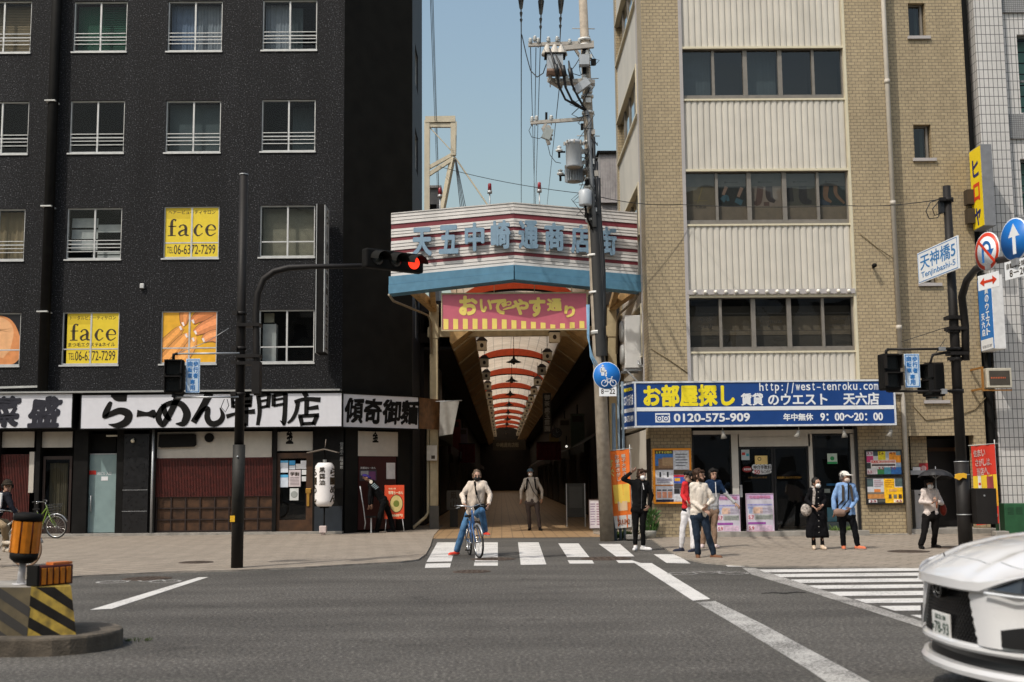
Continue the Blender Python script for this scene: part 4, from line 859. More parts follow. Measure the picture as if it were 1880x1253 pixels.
for k, (za, zb_) in enumerate(zw):
    f = MB().m(M_WFR); Y = YR+.12; xs = [XB0+.06]
    L_ = XB1-XB0-.12; fr = [(a-1249)/(1552-1249)*L_+XB0+.06 for a, _ in PX5]; to = [(c_-1249)/(1552-1249)*L_+XB0+.06 for _, c_ in PX5]
    f.box(XB0+.06, XB1-.05, Y-.02, Y+.1, za-.03, za+.05); f.box(XB0+.06, XB1-.05, Y-.02, Y+.1, zb_-.04, zb_)
    for i in range(4): f.box(to[i], fr[i+1], Y-.015, Y+.09, za+.05, zb_-.04)
    f.box(XB1-.09, XB1-.05, Y-.015, Y+.09, za+.05, zb_-.04)
    for i in range(5):      # sash rails
        f.box(fr[i]+.001, to[i]-.001, Y+.0, Y+.05, za+.05, za+.09)
    w = f.build('window_band', rb)
    for i in range(5): MB().m(M_GLR).quad((fr[i],Y+.03+.015*(i % 2),za),(to[i],Y+.03+.015*(i % 2),za),(to[i],Y+.03+.015*(i % 2),zb_),(fr[i],Y+.03+.015*(i % 2),zb_)).build('pane', w)
    c_ = MB(); any_ = False
    if k in (2,):
        for i in (0, 2): pleats(c_, fr[i], to[i], za, zb_, Y+.3, sm(58,72,80,.9), .006); any_ = True
        for i in (1, 3, 4): c_.m(sm(26,26,28,.9)).box(fr[i], to[i], Y+.5, Y+.52, za, zb_)
    if k in (0, 1):
        for i in (1, 2, 4): blind(c_, fr[i], to[i], za, zb_, Y+.3, sm(150,150,140,.9)); any_ = True
    if k == 4:
        h_ = zb_-za
        c_.m(sm(108,99,86,.9)); c_.box(fr[0], to[4], Y+.25, Y+.27, za+h_*.30, za+h_*.66); c_.m(sm(70,66,60,.9)); c_.box(fr[0], to[4], Y+.26, Y+.28, za, za+h_*.30); c_.m(sm(58,55,50,.9)).box(fr[0],to[4],Y+.26,Y+.28,za+h_*.66,za+h_*.85); any_ = True
    if any_ or k in (2,4): c_.build('blind', w)
    if k == 3:                                # shoe pictures
        for i in range(5):
            g = MB(); x0, x1 = fr[i], to[i]; Yp = Y+.10; h_ = zb_-za; wd = x1-x0; M = at(0,Yp-.001,0)
            g.m(sm(116,106,94,.8)).box(x0, x1, Yp, Yp+.004, za+.05, za+h_*.34); g.m(sm(88,88,86,.8)).box(x0, x1, Yp, Yp+.004, za+h_*.72, zb_)
            g.m(sm(100,92,76,.8) if i in (0,) else [sm(30,34,32,.8),sm(122,112,104,.8),sm(70,70,64,.8),sm(36,48,50,.8)][i-1]).box(x0, x1, Yp, Yp+.004, za+h_*.34, za+h_*.72)
            if i == 1: cc = [(sm(52,84,98,.7), [[(.15,.45,.2),(.3,.52,.16),(.38,.44,.08)],[(.62,.46,.16),(.85,.40,.2)]]), (sm(126,104,92,.7), [[(.2,.56,.1),(.32,.72,.12)],[(.72,.52,.1),(.86,.7,.12)]])]
            elif i == 2: cc = [(sm(80,60,54,.7), [[(.1,.4,.1),(.25,.42,.2),(.33,.72,.2)],[(.42,.38,.12),(.6,.38,.14)]]), (sm(50,40,40,.7), [[(.6,.72,.22),(.62,.5,.22),(.78,.42,.1)]])]
            elif i == 3: cc = [(sm(38,36,38,.7), [[(.1,.7,.26),(.12,.42,.3)],[(.58,.72,.26),(.6,.46,.28),(.86,.40,.12)]])]
            elif i == 4: cc = [(sm(108,84,66,.7), [[(.3,.72,.2),(.26,.5,.16),(.45,.4,.1)],[(.62,.72,.14),(.64,.55,.12),(.92,.38,.08)]]), (sm(48,60,76,.7), [[(.05,.42,.2),(.4,.37,.1)]])]
            else: cc = [(sm(116,106,66,.7), [[(.3,.45,.02),(.75,.45,.02)],[(.42,.4,.03),(.6,.72,.03)]])]
            for col_, ss in cc:
                g.m(col_)
                for s_ in ss: brush(g, [(x0+u*wd, za+v*h_, q*wd) for u, v, q in s_], M, .002, 5)
            g.m(sm(52,50,48,.8)); (put_text(g, '大阪店', M, x0+wd*.32, x1-wd*.3, za+h_*.3, za+h_*.36, .0) if i == 0 else brush(g, [(x0+wd*.25, za+h_*.80, .05), (x0+wd*.32, za+h_*.80, .05), (x0+wd*.36, za+h_*.80, .018), (x0+wd*.72, za+h_*.80, .018)], M, .001, 3))
            g.build('shoe_picture', w)
    if k == 4:
        g = MB().m(sm(30,28,25,.7)); Yp = Y+.025; h_ = zb_-za; M = at(0,Yp,0)
        put_text(g, 'nail:6F', M, fr[0]+.25, to[0]-.16, za+h_*.54, za+h_*.64, .01, .001); put_text(g, 'eye:2F', M, fr[0]+.25, to[0]-.16, za+h_*.40, za+h_*.50, .01, .001)
        put_text(g, 'STELLAR', M, fr[2]+.3, to[2]-.12, za+h_*.50, za+h_*.56, .0, .001); put_text(g, '06-6742-4447', M, fr[4]+.12, to[4]-.1, za+h_*.43, za+h_*.48, .0, .001); put_text(g, '完全予約制', M, fr[4]+.2, to[4]-.14, za+h_*.56, za+h_*.60, 0, .001)
        for u, v in ((.17,.63),(.2,.54),(.17,.46),(.45,.63),(.42,.44)): p_ = (fr[2]+u*.85, Yp-.002, za+h_*v); disc(g, p_, .02, .02, p_[1], g.ms[0])
        z0_, z1_ = za+h_*.36, za+h_*.69
        for a in ((fr[0]+.05, to[4]-.06, z0_, z0_+.01), (fr[0]+.05, to[4]-.06, z1_-.01, z1_), (fr[0]+.05, fr[0]+.06, z0_+.01, z1_-.01), (to[4]-.07, to[4]-.06, z0_+.01, z1_-.01)): g.box(a[0], a[1], Yp-.002, Yp-.0005, a[2], a[3])
        g.build('window_lettering', w)
# row of bulbs on the lowest ribbed panel
zbl = U(1400, 536, YR-.05).z
b = MB().m(M_LAV); b.box(XB0+.05, XB1-.02, YPN-.10, YPN-.055, zbl-.06, zbl+.07); lr = b.build('lamp_rail', rb)
M_BULB = mat('glass_bulb', (.85,.82,.72), .25)
for i in range(16):
    x = XB0+.22 + i*(XB1-XB0-.42)/15; c_ = MB().m(M_BULB); c_.ball((x, YPN-.14, zbl), .052, 10); c_.m(M_LAV).cyl((x,YPN-.10,zbl),(x,YPN-.06,zbl+.01), .03, n=8); c_.build('bulb', lr)
# small windows
for (a, c_, z0, z1) in sw:
    f = MB().m(M_WFR); f.box(a, a+.04, YS2+.15, YS2+.24, z0, z1); f.box(c_-.1, c_-.04, YS2+.15, YS2+.24, z0, z1); f.box(a+.04, c_-.1, YS2+.15, YS2+.24, z1-.05, z1); f.box(a+.04, c_-.1, YS2+.15, YS2+.24, z0, z0+.05)
    f.m(M_LAV).box(a-.06, c_+.1, YS2-.07, YS2+.14, z0-.09, z0-.005); w = f.build('stair_window', rb)
    MB().m(M_GLR).quad((a+.04,YS2+.2,z0),(c_-.1,YS2+.2,z0),(c_-.1,YS2+.2,z1),(a+.04,YS2+.2,z1)).build('pane', w)
    cc = MB(); pleats(cc, a+.3, c_-.1, z0, z1, YS2+.4, sm(66,86,90,.9)); cc.build('curtain', w)
# drainpipe
M_PIPE = mat('drainpipe_beige', (.46,.42,.36), .5, var=.08)
xp = XP+.05; b = MB().m(M_PIPE); b.cyl((xp, YR-.02, U(1660,722,YR).z), (xp, YR-.02, ZTR), .065)
for z in (5.5, 8.9, 12.3, 15.6): b.cyl((xp,YR-.02,z-.06),(xp,YR-.02,z+.06), .078)
zj = U(1660,722,YR).z; xq = U(1664,850,YR-.1).x
b.tube([(xp-.45,YR-.05,zj+.02),(xq,YR-.06,zj),(xq,YR-.08,zj-.25),(xq,YR-.08,PZ)], .06, 12); b.build('drainpipe', rb)
b = MB().m(M_BLK); p = U(1605, 490, YR-.1); b.cyl((p.x,YR,p.z),(p.x,YR-.16,p.z-.0), .03); b.ball((p.x-.02,YR-.18,p.z+.02), (.07,.09,.06)); b.build('security_camera', rb)
# wires stapled on the wall
for pts in ([U(1578,428,YR-.03),U(1610,455,YR-.02),U(1640,475,YR-.1)], [U(1676,745,YS2-.02),U(1700,772,YS2-.02),U(1745,768,YS2-.02),U(1790,752,YS2-.02),U(1810,730,YS2-.02)], [U(1195,640,YR-.02),U(1230,662,YR-.02),U(1262,685,YR-.02)]): MB().m(sm(120,104,76,.7)).tube(pts, .012, 5).build('cable', rb)
# ---------------------------------------------------------------- estate agent's shop front
M_OFFW = mat('shop_white_frame', (.56,.53,.48), .5, var=.04, dirt=.1)
M_BLKF = mat('black_door_frame', (.012,.012,.013), .35)
zsh = zsg0 + .05
YF = YR + .06
b = MB().m(M_BRK)
x0 = U(1195,900,YR).x; x1 = U(1272,900,YR).x
b.box(X0-.001+.0, x1, YR-.012, YR+.4, 0, zsh); xr0 = U(1578,900,YR).x; b.build('brick_pier', rb); b = MB().m(M_BRK)
b.box(xr0, XP+.0, YR-.012, YR+.4, 0, zsh); b.build('brick_pier', rb)
b = MB().m(M_OFFW)
for q in ((1272,790,1575,797),(1345,797,1357,980),(1357,797,1487,820),(1487,797,1494,980),(1565,797,1573,980)): pbox(b, *q, YF, .15)
b.m(M_OFFW); xa, xb = U(1357,805,YF).x, U(1487,805,YF).x; zz = U(1400,810,YF).z; b.box(xa+.05, xb-.05, YF-.012, YF-.002, zz-.07, zz+.1)
b.build('shop_frame', rb)
b = MB().m(M_BLKF); pbox(b, 1573, 785, 1578, 980, YF-.1, .1); b.build('cable_pipe', rb)
b = MB().m(M_CONC); xs0, xs1 = U(1272,985,YR).x, U(1590,985,YR).x; b.box(xs0, xs1, YR-.32, YR+.9, 0, PZ+.13); xs2, xs3 = U(1668,985,YS2).x, XE; b.box(xs2, xs3+.6, YS2-.28, YS2+1.0, 0, PZ+.13)
b.box(xs1, xs2, YR-.12, YR+.2, 0, PZ+.03); b.build('door_step', rb, bevel=.008)
b = MB().m(M_BLKF)
def shop_glass(q, name='shop_window', Y=YF+.07):
    x0, x1, z0, z1 = rect(*q, Y); f = MB().m(M_BLKF); t = .05
    f.box(x0, x0+t, Y-.02, Y+.04, z0, z1); f.box(x1-t, x1, Y-.02, Y+.04, z0, z1); f.box(x0+t, x1-t, Y-.02, Y+.04, z1-t, z1); f.box(x0+t, x1-t, Y-.02, Y+.04, z0, z0+t*2)
    w = f.build(name, rb); MB().m(M_GLD).quad((x0+t,Y+.01,z0+t*2),(x1-t,Y+.01,z0+t*2),(x1-t,Y+.01,z1-t),(x0+t,Y+.01,z1-t)).build('pane', w); return w
shop_glass((1272,797,1345,981)); wr = shop_glass((1494,797,1565,980)); d1 = shop_glass((1357,820,1421,980), 'glass_door'); d2 = shop_glass((1422,820,1486,980), 'glass_door')
b = MB().m(M_STEEL); p = U(1361,902,YF+.0); b.box(p.x-.03, p.x+.03, YF-.0, YF+.04, p.z-.16, p.z+.16); b.build('handle', d1)
def sticker(par, q, c, Y=YF+.055): b = MB().m(sm(*c,.6)); pbox(b, *q, Y, .003); return b
b = sticker(d1, (1361,826,1376,845), (176,186,190)); b.m(sm(180,60,50,.6)); pbox(b,1362,831,1368,836,YF+.052,.002); b.m(sm(50,150,170,.6)); pbox(b,1370,833,1375,838,YF+.052,.002); b.build('sticker', d1)
b = sticker(d1, (1386,837,1409,853), (222,192,120)); b.m(M_INK)
p = U(1395,843,YF); c_ = Vector((p.x,YF+.05,p.z)); disc(b,c_,.05,.05,YF+.05,M_INK); disc(b,c_,.033,.033,YF+.048,sm(222,192,120,.6)); b.build('sticker', d1)
b = MB(); p = U(1372,862,YF+.05); disc(b,p,.13,.08,YF+.054,sm(120,22,20,.6)); b.m(M_PAPER); put_text(b,'来店特典', at(0,YF+.053,0), p.x-.09,p.x+.1,p.z-.03,p.z+.03,.01); b.build('sticker', d1)
b = MB()
for i in range(5): p = U(1385.5+i*7, 858, YF+.05); disc(b,p,.075,.075,YF+.055-.0003*i,sm(196,200,205,.6))
p = U(1399,866.5,YF+.05); disc(b,p,.26,.07,YF+.056,sm(205,205,205,.6)); b.m(M_INK); r_ = rect(1383,854.5,1416,862,YF+.05); put_text(b,'仲介手数料',at(0,YF+.053,0),*r_,.02)
b.m(sm(170,40,50,.6)); r_ = rect(1385,863,1395,870.5,YF+.05); put_text(b,'50',at(0,YF+.053,0),*r_,.02); b.m(M_INK); r_ = rect(1397,864,1414,869.5,YF+.05); put_text(b,'%OFF',at(0,YF+.053,0),*r_,.01); b.build('sticker', d1)
b = MB().m(sm(150,112,36,.6)); r_ = rect(1427,875,1471,879,YF+.05); put_text(b,'お気軽にお入りください',at(0,YF+.053,0),*r_,.01); b.build('sticker', d2)
b = MB().m(sm(120,90,36,.6)); r_ = rect(1374,875,1408,879,YF+.05); put_text(b,'いらっしゃいませ',at(0,YF+.053,0),*r_,.01); b.build('sticker', d1)
b = sticker(wr, (1519,833,1537,852), (186,200,188)); p = U(1528,842,YF+.05); disc(b,p,.055,.055,YF+.053,sm(40,140,80,.6)); b.m(sm(40,140,80,.6)); pbox(b,1519,848,1537,852,YF+.053,.001); b.build('sticker', wr)
# things seen inside: counter, poster, rubber plant shadows
b = MB().m(sm(40,120,180,.6)); pbox(b,1518,888,1545,892,YF+.6,.05); b.m(sm(70,80,84,.6)); pbox(b,1494,960,1565,981,YF+.3,.3); b.m(sm(90,150,170,.6)); pbox(b,1519,932,1536,958,YF+.5,.02); b.m(sm(190,195,190,.6)); pbox(b,1514,898,1524,905,YF+.5,.02); b.build('counter', rb)
b = MB().m(sm(120,122,118,.7)); p = U(1452,925,YF+.5); b.ball((p.x,YF+.9,p.z),(.2,.15,.3)); b.cyl((p.x,YF+.9,.4),(p.x+.03,YF+.9,p.z),.12,.1); b.bar((p.x+.1,YF+.9,p.z+.15),(p.x+.55,YF+.9,p.z+.7),.05); b.build('display_mascot', rb) if False else None
# stair entrance fittings
b = MB().m(sm(160,158,156,.5)); r_ = rect(1676,900,1712,981,YS2+.3); b.box(r_[0], r_[1], YS2+.1, YS2+.5, .16, r_[3]); b.m(M_BLKF).box(r_[0]+.1, r_[0]+.5, YS2+.095, YS2+.1, r_[3]-.14, r_[3]-.1); tag(b.build('utility_cabinet', None, bevel=.01), 'pale grey metal cabinet in the dark stair entrance behind the parasol woman', 'cabinet')
b = MB().m(M_BRK); pbox(b, 1672, 800, 1702, 862, YS2+.34, .06); b.m(sm(150,40,44,.6)); pbox(b, 1688, 851, 1704, 873, YS2+.3, .01); b.m(sm(190,150,150,.6)); p = U(1696,860,YS2+.29); disc(b,p,.07,.07,YS2+.295,b.ms[b.cur]); b.build('entrance_lining', rb)
b = MB().m(M_STEEL); pbox(b, 1672, 864, 1700, 872, YS2+.25, .1); b.m(M_PAPER); pbox(b,1676,858,1690,864,YS2+.26,.02); b.build('letterbox', rb)
b = MB().m(M_BLKF); pbox(b, 1705, 806, 1790, 980, YS2+1.2, .1); b.m(sm(74,50,28,.5)); pbox(b,1704,822,1760,829,YS2+1.1,.08); b.build('stair_door', rb)
# ---------------------------------------------------------------- big blue sign
YB_ = YR - .75
M1 = at(0, YB_, 0); r1 = rect(1168, 702, 1641, 780, YB_)
t = thing('shop_sign', (r1[0], YB_, r1[2]), 'long blue signboard with yellow and white lettering over the estate agent shop', 'sign')
b = MB().m(mat('sign_frame', (.62,.64,.67), .45)); fr = .045
for a in ((r1[0]-fr,r1[1]+fr,r1[2]-fr,r1[2]),(r1[0]-fr,r1[1]+fr,r1[3],r1[3]+fr),(r1[0]-fr,r1[0],r1[2],r1[3]),(r1[1],r1[1]+fr,r1[2],r1[3])): b.box(a[0],a[1],YB_-.02,YB_+.06,a[2],a[3])
b.box(r1[1]-.01,r1[1]+.03,YB_+.06,YR-.02,r1[2],r1[3]); b.m(mat('sign_underside',(.35,.34,.32),.6)); b.box(r1[0],r1[1]-.01,YB_+.06,YR-.02,r1[2]-.03,r1[2]); b.box(r1[0],r1[1]-.01,YB_+.06,YR-.02,r1[3],r1[3]+.03); b.build('frame', t)
MB().m(M_SIGNB).box(r1[0], r1[1], YB_, YB_+.04, r1[2], r1[3]).build('panel', t)
zst = U(1400, 750, YB_).z
b = MB().m(M_SIGNWH); b.box(r1[0], r1[1], YB_-.008, YB_-.001, zst-.05, zst+.05)
def stext(s, q, bold=.02, Y=YB_, fit=True): rr = rect(*q, Y); put_text(b, s, at(0,Y,0), rr[0], rr[1], rr[2], rr[3], bold, .006, fit)
def serif_text(s, q, Y=YB_):
    rr = rect(*q, Y); n_ = len(s); w = (rr[1]-rr[0])/n_; h_ = rr[3]-rr[2]
    for i, ch in enumerate(s):
        x0 = rr[0]+w*i; tall = ch in 'htk/'; desc = ch == 'p'
        if ch in ':.-': z0_, z1_ = (rr[2]+h_*.25, rr[2]+h_*(.78 if ch == ':' else .38 if ch == '.' else .56)); z0_ = rr[2]+h_*.48 if ch == '-' else z0_; wid = .26 if ch != '-' else .7
        else: z0_, z1_ = rr[2]+h_*(.0 if desc or ch == '/' else .25), rr[2]+h_*(1. if ch in 'hk/' else .95 if ch == 't' else .8); wid = .5 if ch in 't/r' else .8
        cx = x0+w/2; put_text(b, ch, at(0,Y,0), cx-w*wid/2, cx+w*wid/2, z0_, z1_, .012, .006)
        if ch in 'hrnktuw':
            sw_ = w*.2
            if ch in 'hnkr': 
                for xx in ((cx-w*wid/2+.018,) if ch in 'rt' else (cx-w*wid/2+.02, cx+w*wid/2-.02)): b.box(xx-sw_/2, xx+sw_/2, Y-.006, Y-.001, z0_-.002, z0_+.012)
serif_text('http://west-tenroku.com', (1393,702,1613,722))
stext('賃貸', (1360,722,1401,745), .03); stext('のウエスト', (1410,723,1519,744), .03); stext('天六店', (1548,721,1614,744), .03)
stext('0120-575-909', (1237,759,1377,775), .028); stext('年中無休', (1438,759,1493,773), .03); stext('9：00～20：00', (1506,758,1621,773), .03)
rr = rect(1203, 759, 1230, 776, YB_); b.box(rr[0], rr[1], YB_-.008, YB_-.001, rr[2], rr[3])
b.m(M_SIGNB)
for cx in (.28, .72):
    c_ = Vector((rr[0]+(rr[1]-rr[0])*cx, 0, rr[2]+(rr[3]-rr[2])*.42)); disc(b, c_, .075, .075, YB_-.009, M_SIGNB); disc(b, c_, .05, .05, YB_-.0105, M_SIGNWH); disc(b, c_, .022, .022, YB_-.012, M_SIGNB)
b.m(M_SIGNB).box(rr[0]+.02, rr[1]-.02, YB_-.009, YB_-.0081, rr[3]-.07, rr[3]-.04)
b.m(sm(236,216,34,.5,var=.03)); stext('お部屋探し', (1181,706,1349,747), .045)
b.build('lettering', t)
# side return of the sign
pA = (r1[0]-fr, YB_); dS = ray(1139, 740); kx = (r1[0]-.30)/dS.x; pBk = (r1[0]-.28, min(kx*dS.y, YR+1.7))
Ms, Ls = frame2(pBk, pA)
b = MB().m(M_SIGNB); b.box(.0, Ls-.02, 0, .05, r1[2], r1[3], Ms); b.m(mat('sign_frame', (.62,.64,.67), .45)); b.box(0, Ls-.02, -.01, .06, r1[3], r1[3]+.05, Ms); b.box(0, Ls-.02, -.01, .06, r1[2]-.05, r1[2], Ms); b.box(0, Ls-.02, -.006, -.001, zst-.05, zst+.05, Ms)
b.m(M_SIGNWH); put_text(b,'ウエスト天六店', Ms, .1, Ls-.1, zst+.12, zst+.42, .03, .004); put_text(b,'0120-575-909', Ms, .1, Ls-.1, r1[2]+.12, zst-.14, .03, .004); b.m(sm(236,216,34,.5,var=.03)); put_text(b,'お部屋探し', Ms, .1, Ls-.1, zst+.5, r1[3]-.08, .03, .004); b.build('side_panel', t)
# spot lights
for k, (px, py) in enumerate(((1327,795),(1467,795),(1549,793),(1637,797))):
    p = U(px, py, YB_+.1); z0 = r1[2]-.05; b = MB().m(sm(150,146,138,.5)); b.cyl((p.x,YB_+.12,z0),(p.x,YB_+.12,z0-.12), .012)
    b.lathe([(.03,0),(.045,.02),(.055,.1),(.085,.2)], 16, Matrix.Translation((p.x,YB_+.12,z0-.10)) @ Matrix.Rotation(math.pi+.35*(1 if k % 2 else -.4), 4, 'Y'))
    tag(b.build('spot_lamp'), ['small white spot lamp under the blue sign, above the dark shop window','small white spot lamp under the blue sign, above the glass door','small white spot lamp under the blue sign, beside the black cable pipe','small white spot lamp at the end of the blue sign, above the poster cases'][k], 'lamp', 'spot lamps below the blue sign')
# ---------------------------------------------------------------- posters
def poster(name, label, cat, q, Y, base, items, frame=None, fm=None, texts=(), d=.04, M=None):
    x0, x1, z0, z1 = rect(*q, Y) if len(q) == 4 and M is None else q; w, h_ = x1-x0, z1-z0; M = M or at(0, Y, 0)
    t = thing(name, tuple(M @ Vector(((x0+x1)/2, 0, z0))), label, cat, None, M.to_euler().z)
    b = MB().m(sm(*base, .55)); b.box(x0, x1, 0, d, z0, z1, M)
    for k, (u0, v0, u1, v1, c) in enumerate(items): b.m(sm(*c, .55, var=.25, scale=14)); b.box(x0+u0*w, x0+u1*w, -.0015-.0004*k, 0, z0+v0*h_, z0+v1*h_, M)
    for (s, u0, v0, u1, v1, c) in texts: b.m(sm(*c, .6)); put_text(b, s, M @ Matrix.Translation((0,-.0018-.0004*len(items),0)), x0+u0*w, x0+u1*w, z0+v0*h_, z0+v1*h_, .02, .0006)
    b.build('sheet', t)
    if frame:
        f = MB().m(fm); g = frame
        for a in ((x0-g,x1+g,z0-g,z0),(x0-g,x1+g,z1,z1+g),(x0-g,x0,z0,z1),(x1,x1+g,z0,z1)): f.box(a[0],a[1],-.02,d+.005,a[2],a[3],M)
        f.build('frame', t, bevel=.006)
    return t
def lines(u0, u1, v0, v1, n, c): return [(u0, v0+(v1-v0)*(i+.25)/n, u1-(.0 if i % 3 else .06), v0+(v1-v0)*(i+.6)/n, c) for i in range(n)]
M_ORG = sm(238,150,24,.5,var=.06)
t = poster('notice_board', 'estate agent notice board with orange frame and apartment flyers on the brick pier', 'notice board', (1203,827,1266,922), YR-.12, (206,206,214),
  [(0,.70,.53,.97,(60,120,190)),(0,.62,.53,.70,(110,86,66)),(.1,.66,.53,.84,(150,116,84)),(.22,.70,.53,.86,(172,140,104)),(.55,.64,.99,.98,(214,216,222)),(0,.93,.53,1,(60,58,40)),(0,.32,.52,.60,(222,222,226)),(.12,.48,.17,.58,(20,20,22)),(.34,.48,.39,.58,(20,20,22)),(0,.31,.52,.335,(190,120,50)),(0,.0,.52,.05,(24,30,60)),(.04,.08,.16,.2,(220,150,120)),(.2,.08,.32,.2,(220,150,120)),(.36,.08,.48,.2,(220,150,120)),(.04,.22,.16,.24,(30,30,34)),(.2,.22,.32,.24,(30,30,34)),(.36,.22,.48,.24,(30,30,34)),
   (.54,.36,.99,.48,(60,90,180)),(.56,.40,.72,.46,(230,170,40)),(.54,.48,.99,.52,(200,40,60)),(.54,.53,.99,.62,(90,70,50)),(.54,.26,.99,.35,(70,66,70)),(.54,.16,.7,.25,(40,40,44)),(.72,.16,.85,.25,(60,60,70)),(.54,.02,.99,.14,(206,206,210)),*lines(.6,.95,.68,.95,5,(120,122,130)),*lines(.05,.48,.37,.46,3,(130,120,150))],
  .05, M_ORG, [('おすすめ物件',.03,.935,.5,.985,(230,220,90))])
Mn, Ln = frame2((X0-.02, YR+.25), (U(1201,870,YR-.12).x, YR-.14))
b = MB().m(M_ORG); rr = rect(1203,827,1266,922,YR-.12); b.box(0, Ln, 0, .03, rr[2]-.02, rr[3]+.05, Mn); b.m(sm(240,226,180,.6)); vtext(b,'賃貸情報多数', Mn @ Matrix.Translation((0,-.002,0)), Ln*.3, Ln*.7, rr[2]+.4, rr[3]-.1, .02); b.build('side_panel', t)
b = MB().m(mat('dark_panel',(.02,.015,.012),.5)); b.box(X0-.04,X0-.005,YR+.02,YR+.7,.6,2.6); b.build('back_board', t)
poster('poster_case', 'upper black poster case of colourful rental flyers beside the shop window', 'poster', (1591,829,1654,871), YR-.10, (206,206,206),
  [(0,.8,.2,1,(214,206,214)),(0,.52,.2,.8,(206,60,120)),(.2,.8,.34,1,(60,74,84)),(.34,.62,.56,1,(222,206,40)),(.56,.72,.66,.98,(170,180,190)),(.66,.5,1,.95,(236,150,40)),(.86,.82,1,1,(120,140,144)),(0,.25,.12,.5,(50,56,56)),(.12,.3,.85,.62,(226,220,216)),(.14,.48,.4,.6,(206,44,40)),(.4,.5,.83,.6,(214,150,140)),(.15,.36,.83,.44,(70,50,50)),(.3,.0,.5,.22,(60,140,80)),(.5,.0,.7,.3,(80,150,170)),(.7,.0,1,.3,(50,110,180)),(.86,.3,1,.5,(150,170,190)),(0,.0,.3,.2,(214,200,204))],
  .035, M_BLKF, [('3.5',.02,.86,.18,.97,(150,40,70)),('2.6',.36,.86,.5,.97,(120,40,30)),('4.2',.68,.86,.84,.97,(150,60,20)),('大人気',.15,.49,.39,.59,(240,220,210)),('5.2',.02,.04,.14,.16,(160,50,60)),('3.5',.33,.2,.5,.32,(150,60,60)),('7.0',.68,.2,.84,.32,(150,60,60))])
poster('poster_case', 'lower black poster case of yellow and grey flyers beside the shop window', 'poster', (1592,878,1657,924), YR-.10, (196,198,204),
  [(0,.66,.18,.98,(70,90,92)),(.48,.0,.78,.98,(240,186,24)),(.78,.0,1,.62,(240,186,24)),(.8,.66,1,.98,(76,96,98)),(.0,.18,.48,.36,(190,130,70)),(0,.36,.48,.44,(120,110,96)),(.2,.44,.38,.56,(220,130,60)),(0,.0,.5,.17,(30,28,28)),(.03,.02,.27,.14,(220,214,214)),(.3,.03,.5,.15,(80,80,76)),(.6,.18,.68,.34,(90,70,60)),(.74,.18,.83,.34,(110,110,100)),(.88,.18,.97,.34,(80,60,40)),(.62,.46,.84,.56,(226,170,90)),(.74,.02,.98,.14,(236,220,190)),*lines(.52,.76,.62,.95,4,(206,140,20)),*lines(.2,.45,.66,.95,4,(180,150,160))],
  .035, M_BLKF, [('3.9',.07,.03,.24,.12,(150,60,70)),('4.5',.8,.03,.96,.12,(170,60,60))])
for lab, q, nm in (('pink and lilac sale board leaning by the shop post behind the pointing man', (1315,909,1358,980), 0), ('pink and lilac sale board with 5.7 and 5.9 leaning on the glass door', (1371,907,1420,979), 1)):
    poster('sale_board', lab, 'signboard', q, YR-.18, (200,196,208), [(.0,.86,1,1,(196,170,206)),(.04,.7,.96,.74,(150,150,200)),(.05,.62,.3,.68,(150,160,206)),(.25,.5,.6,.66,(214,180,160)),(.08,.5,.2,.62,(150,166,196)),(.3,.34,.98,.47,(168,172,168)),(.04,.34,.28,.47,(226,206,214)),(.04,.22,.7,.28,(150,80,160)),(.3,.06,.95,.20,(206,180,200)),(.04,.06,.28,.2,(226,206,214)),(.0,.0,1,.05,(206,120,160)),*lines(.5,.95,.5,.66,4,(170,160,180)),*lines(.35,.95,.36,.45,3,(110,116,110))], .012, sm(190,170,190,.5),
      [('宅地建物相談',.1,.88,.9,.96,(206,130,170)),('5.7',.06,.36,.26,.45,(190,80,110)),('5.9',.06,.08,.26,.17,(190,80,110))])
# ---------------------------------------------------------------- air conditioner on the side wall
p = U(1160, 620, YR+1.9); r_ = rect(1146, 579, 1177, 676, YR+1.6)
t = thing('air_conditioner', (r_[0], YR+1.6, r_[2]), 'white outdoor air conditioner unit on a bracket beside the brick corner', 'air conditioner')
M_ACW = mat('ac_white', (.62,.61,.59), .45, var=.04, dirt=.1)
b = MB().m(M_ACW); b.box(r_[1]-.45, r_[1], YR+1.6, YR+2.5, r_[2], r_[3]); b.build('case', t, bevel=.02)
for zz in (.28, .72):
    b = MB().m(sm(150,150,148,.5)); zc = r_[2]+(r_[3]-r_[2])*zz; b.lathe([(.3,0),(.3,.05),(.26,.09),(.1,.10),(.03,.1)], 24, Matrix.Translation((r_[1]-.45,YR+2.05,zc)) @ Matrix.Rotation(-math.pi/2,4,'Y')); b.build('fan_grille', t)
b = MB().m(M_STEEL); b.box(r_[1]-.5, X0, YR+1.65, YR+1.7, r_[2]-.08, r_[2]-.01); b.build('bracket', t); b = MB().m(M_STEEL); b.box(r_[1]-.5, X0, YR+2.4, YR+2.45, r_[2]-.08, r_[2]-.01); b.build('bracket', t); b = MB().m(M_STEEL); b.bar((r_[1]-.4,YR+1.67,r_[2]-.08),(X0,YR+1.67,r_[2]-.5),.04); b.tube([(r_[1]-.1,YR+1.6,r_[2]+.2),(r_[1]-.1,YR+1.52,r_[2]+.1),(r_[1]+.1,YR+1.52,r_[2]+.02),(X0,YR+1.5,r_[2]+.05)], .03, 8); b.build('bracket', t)
b = MB().m(sm(80,76,70,.6)); pz = r_[2]-.2; b.box(r_[1]-.55, X0, YR+1.0, YR+2.8, pz-.28, pz-.22); b.build('canopy_shelf', rb)
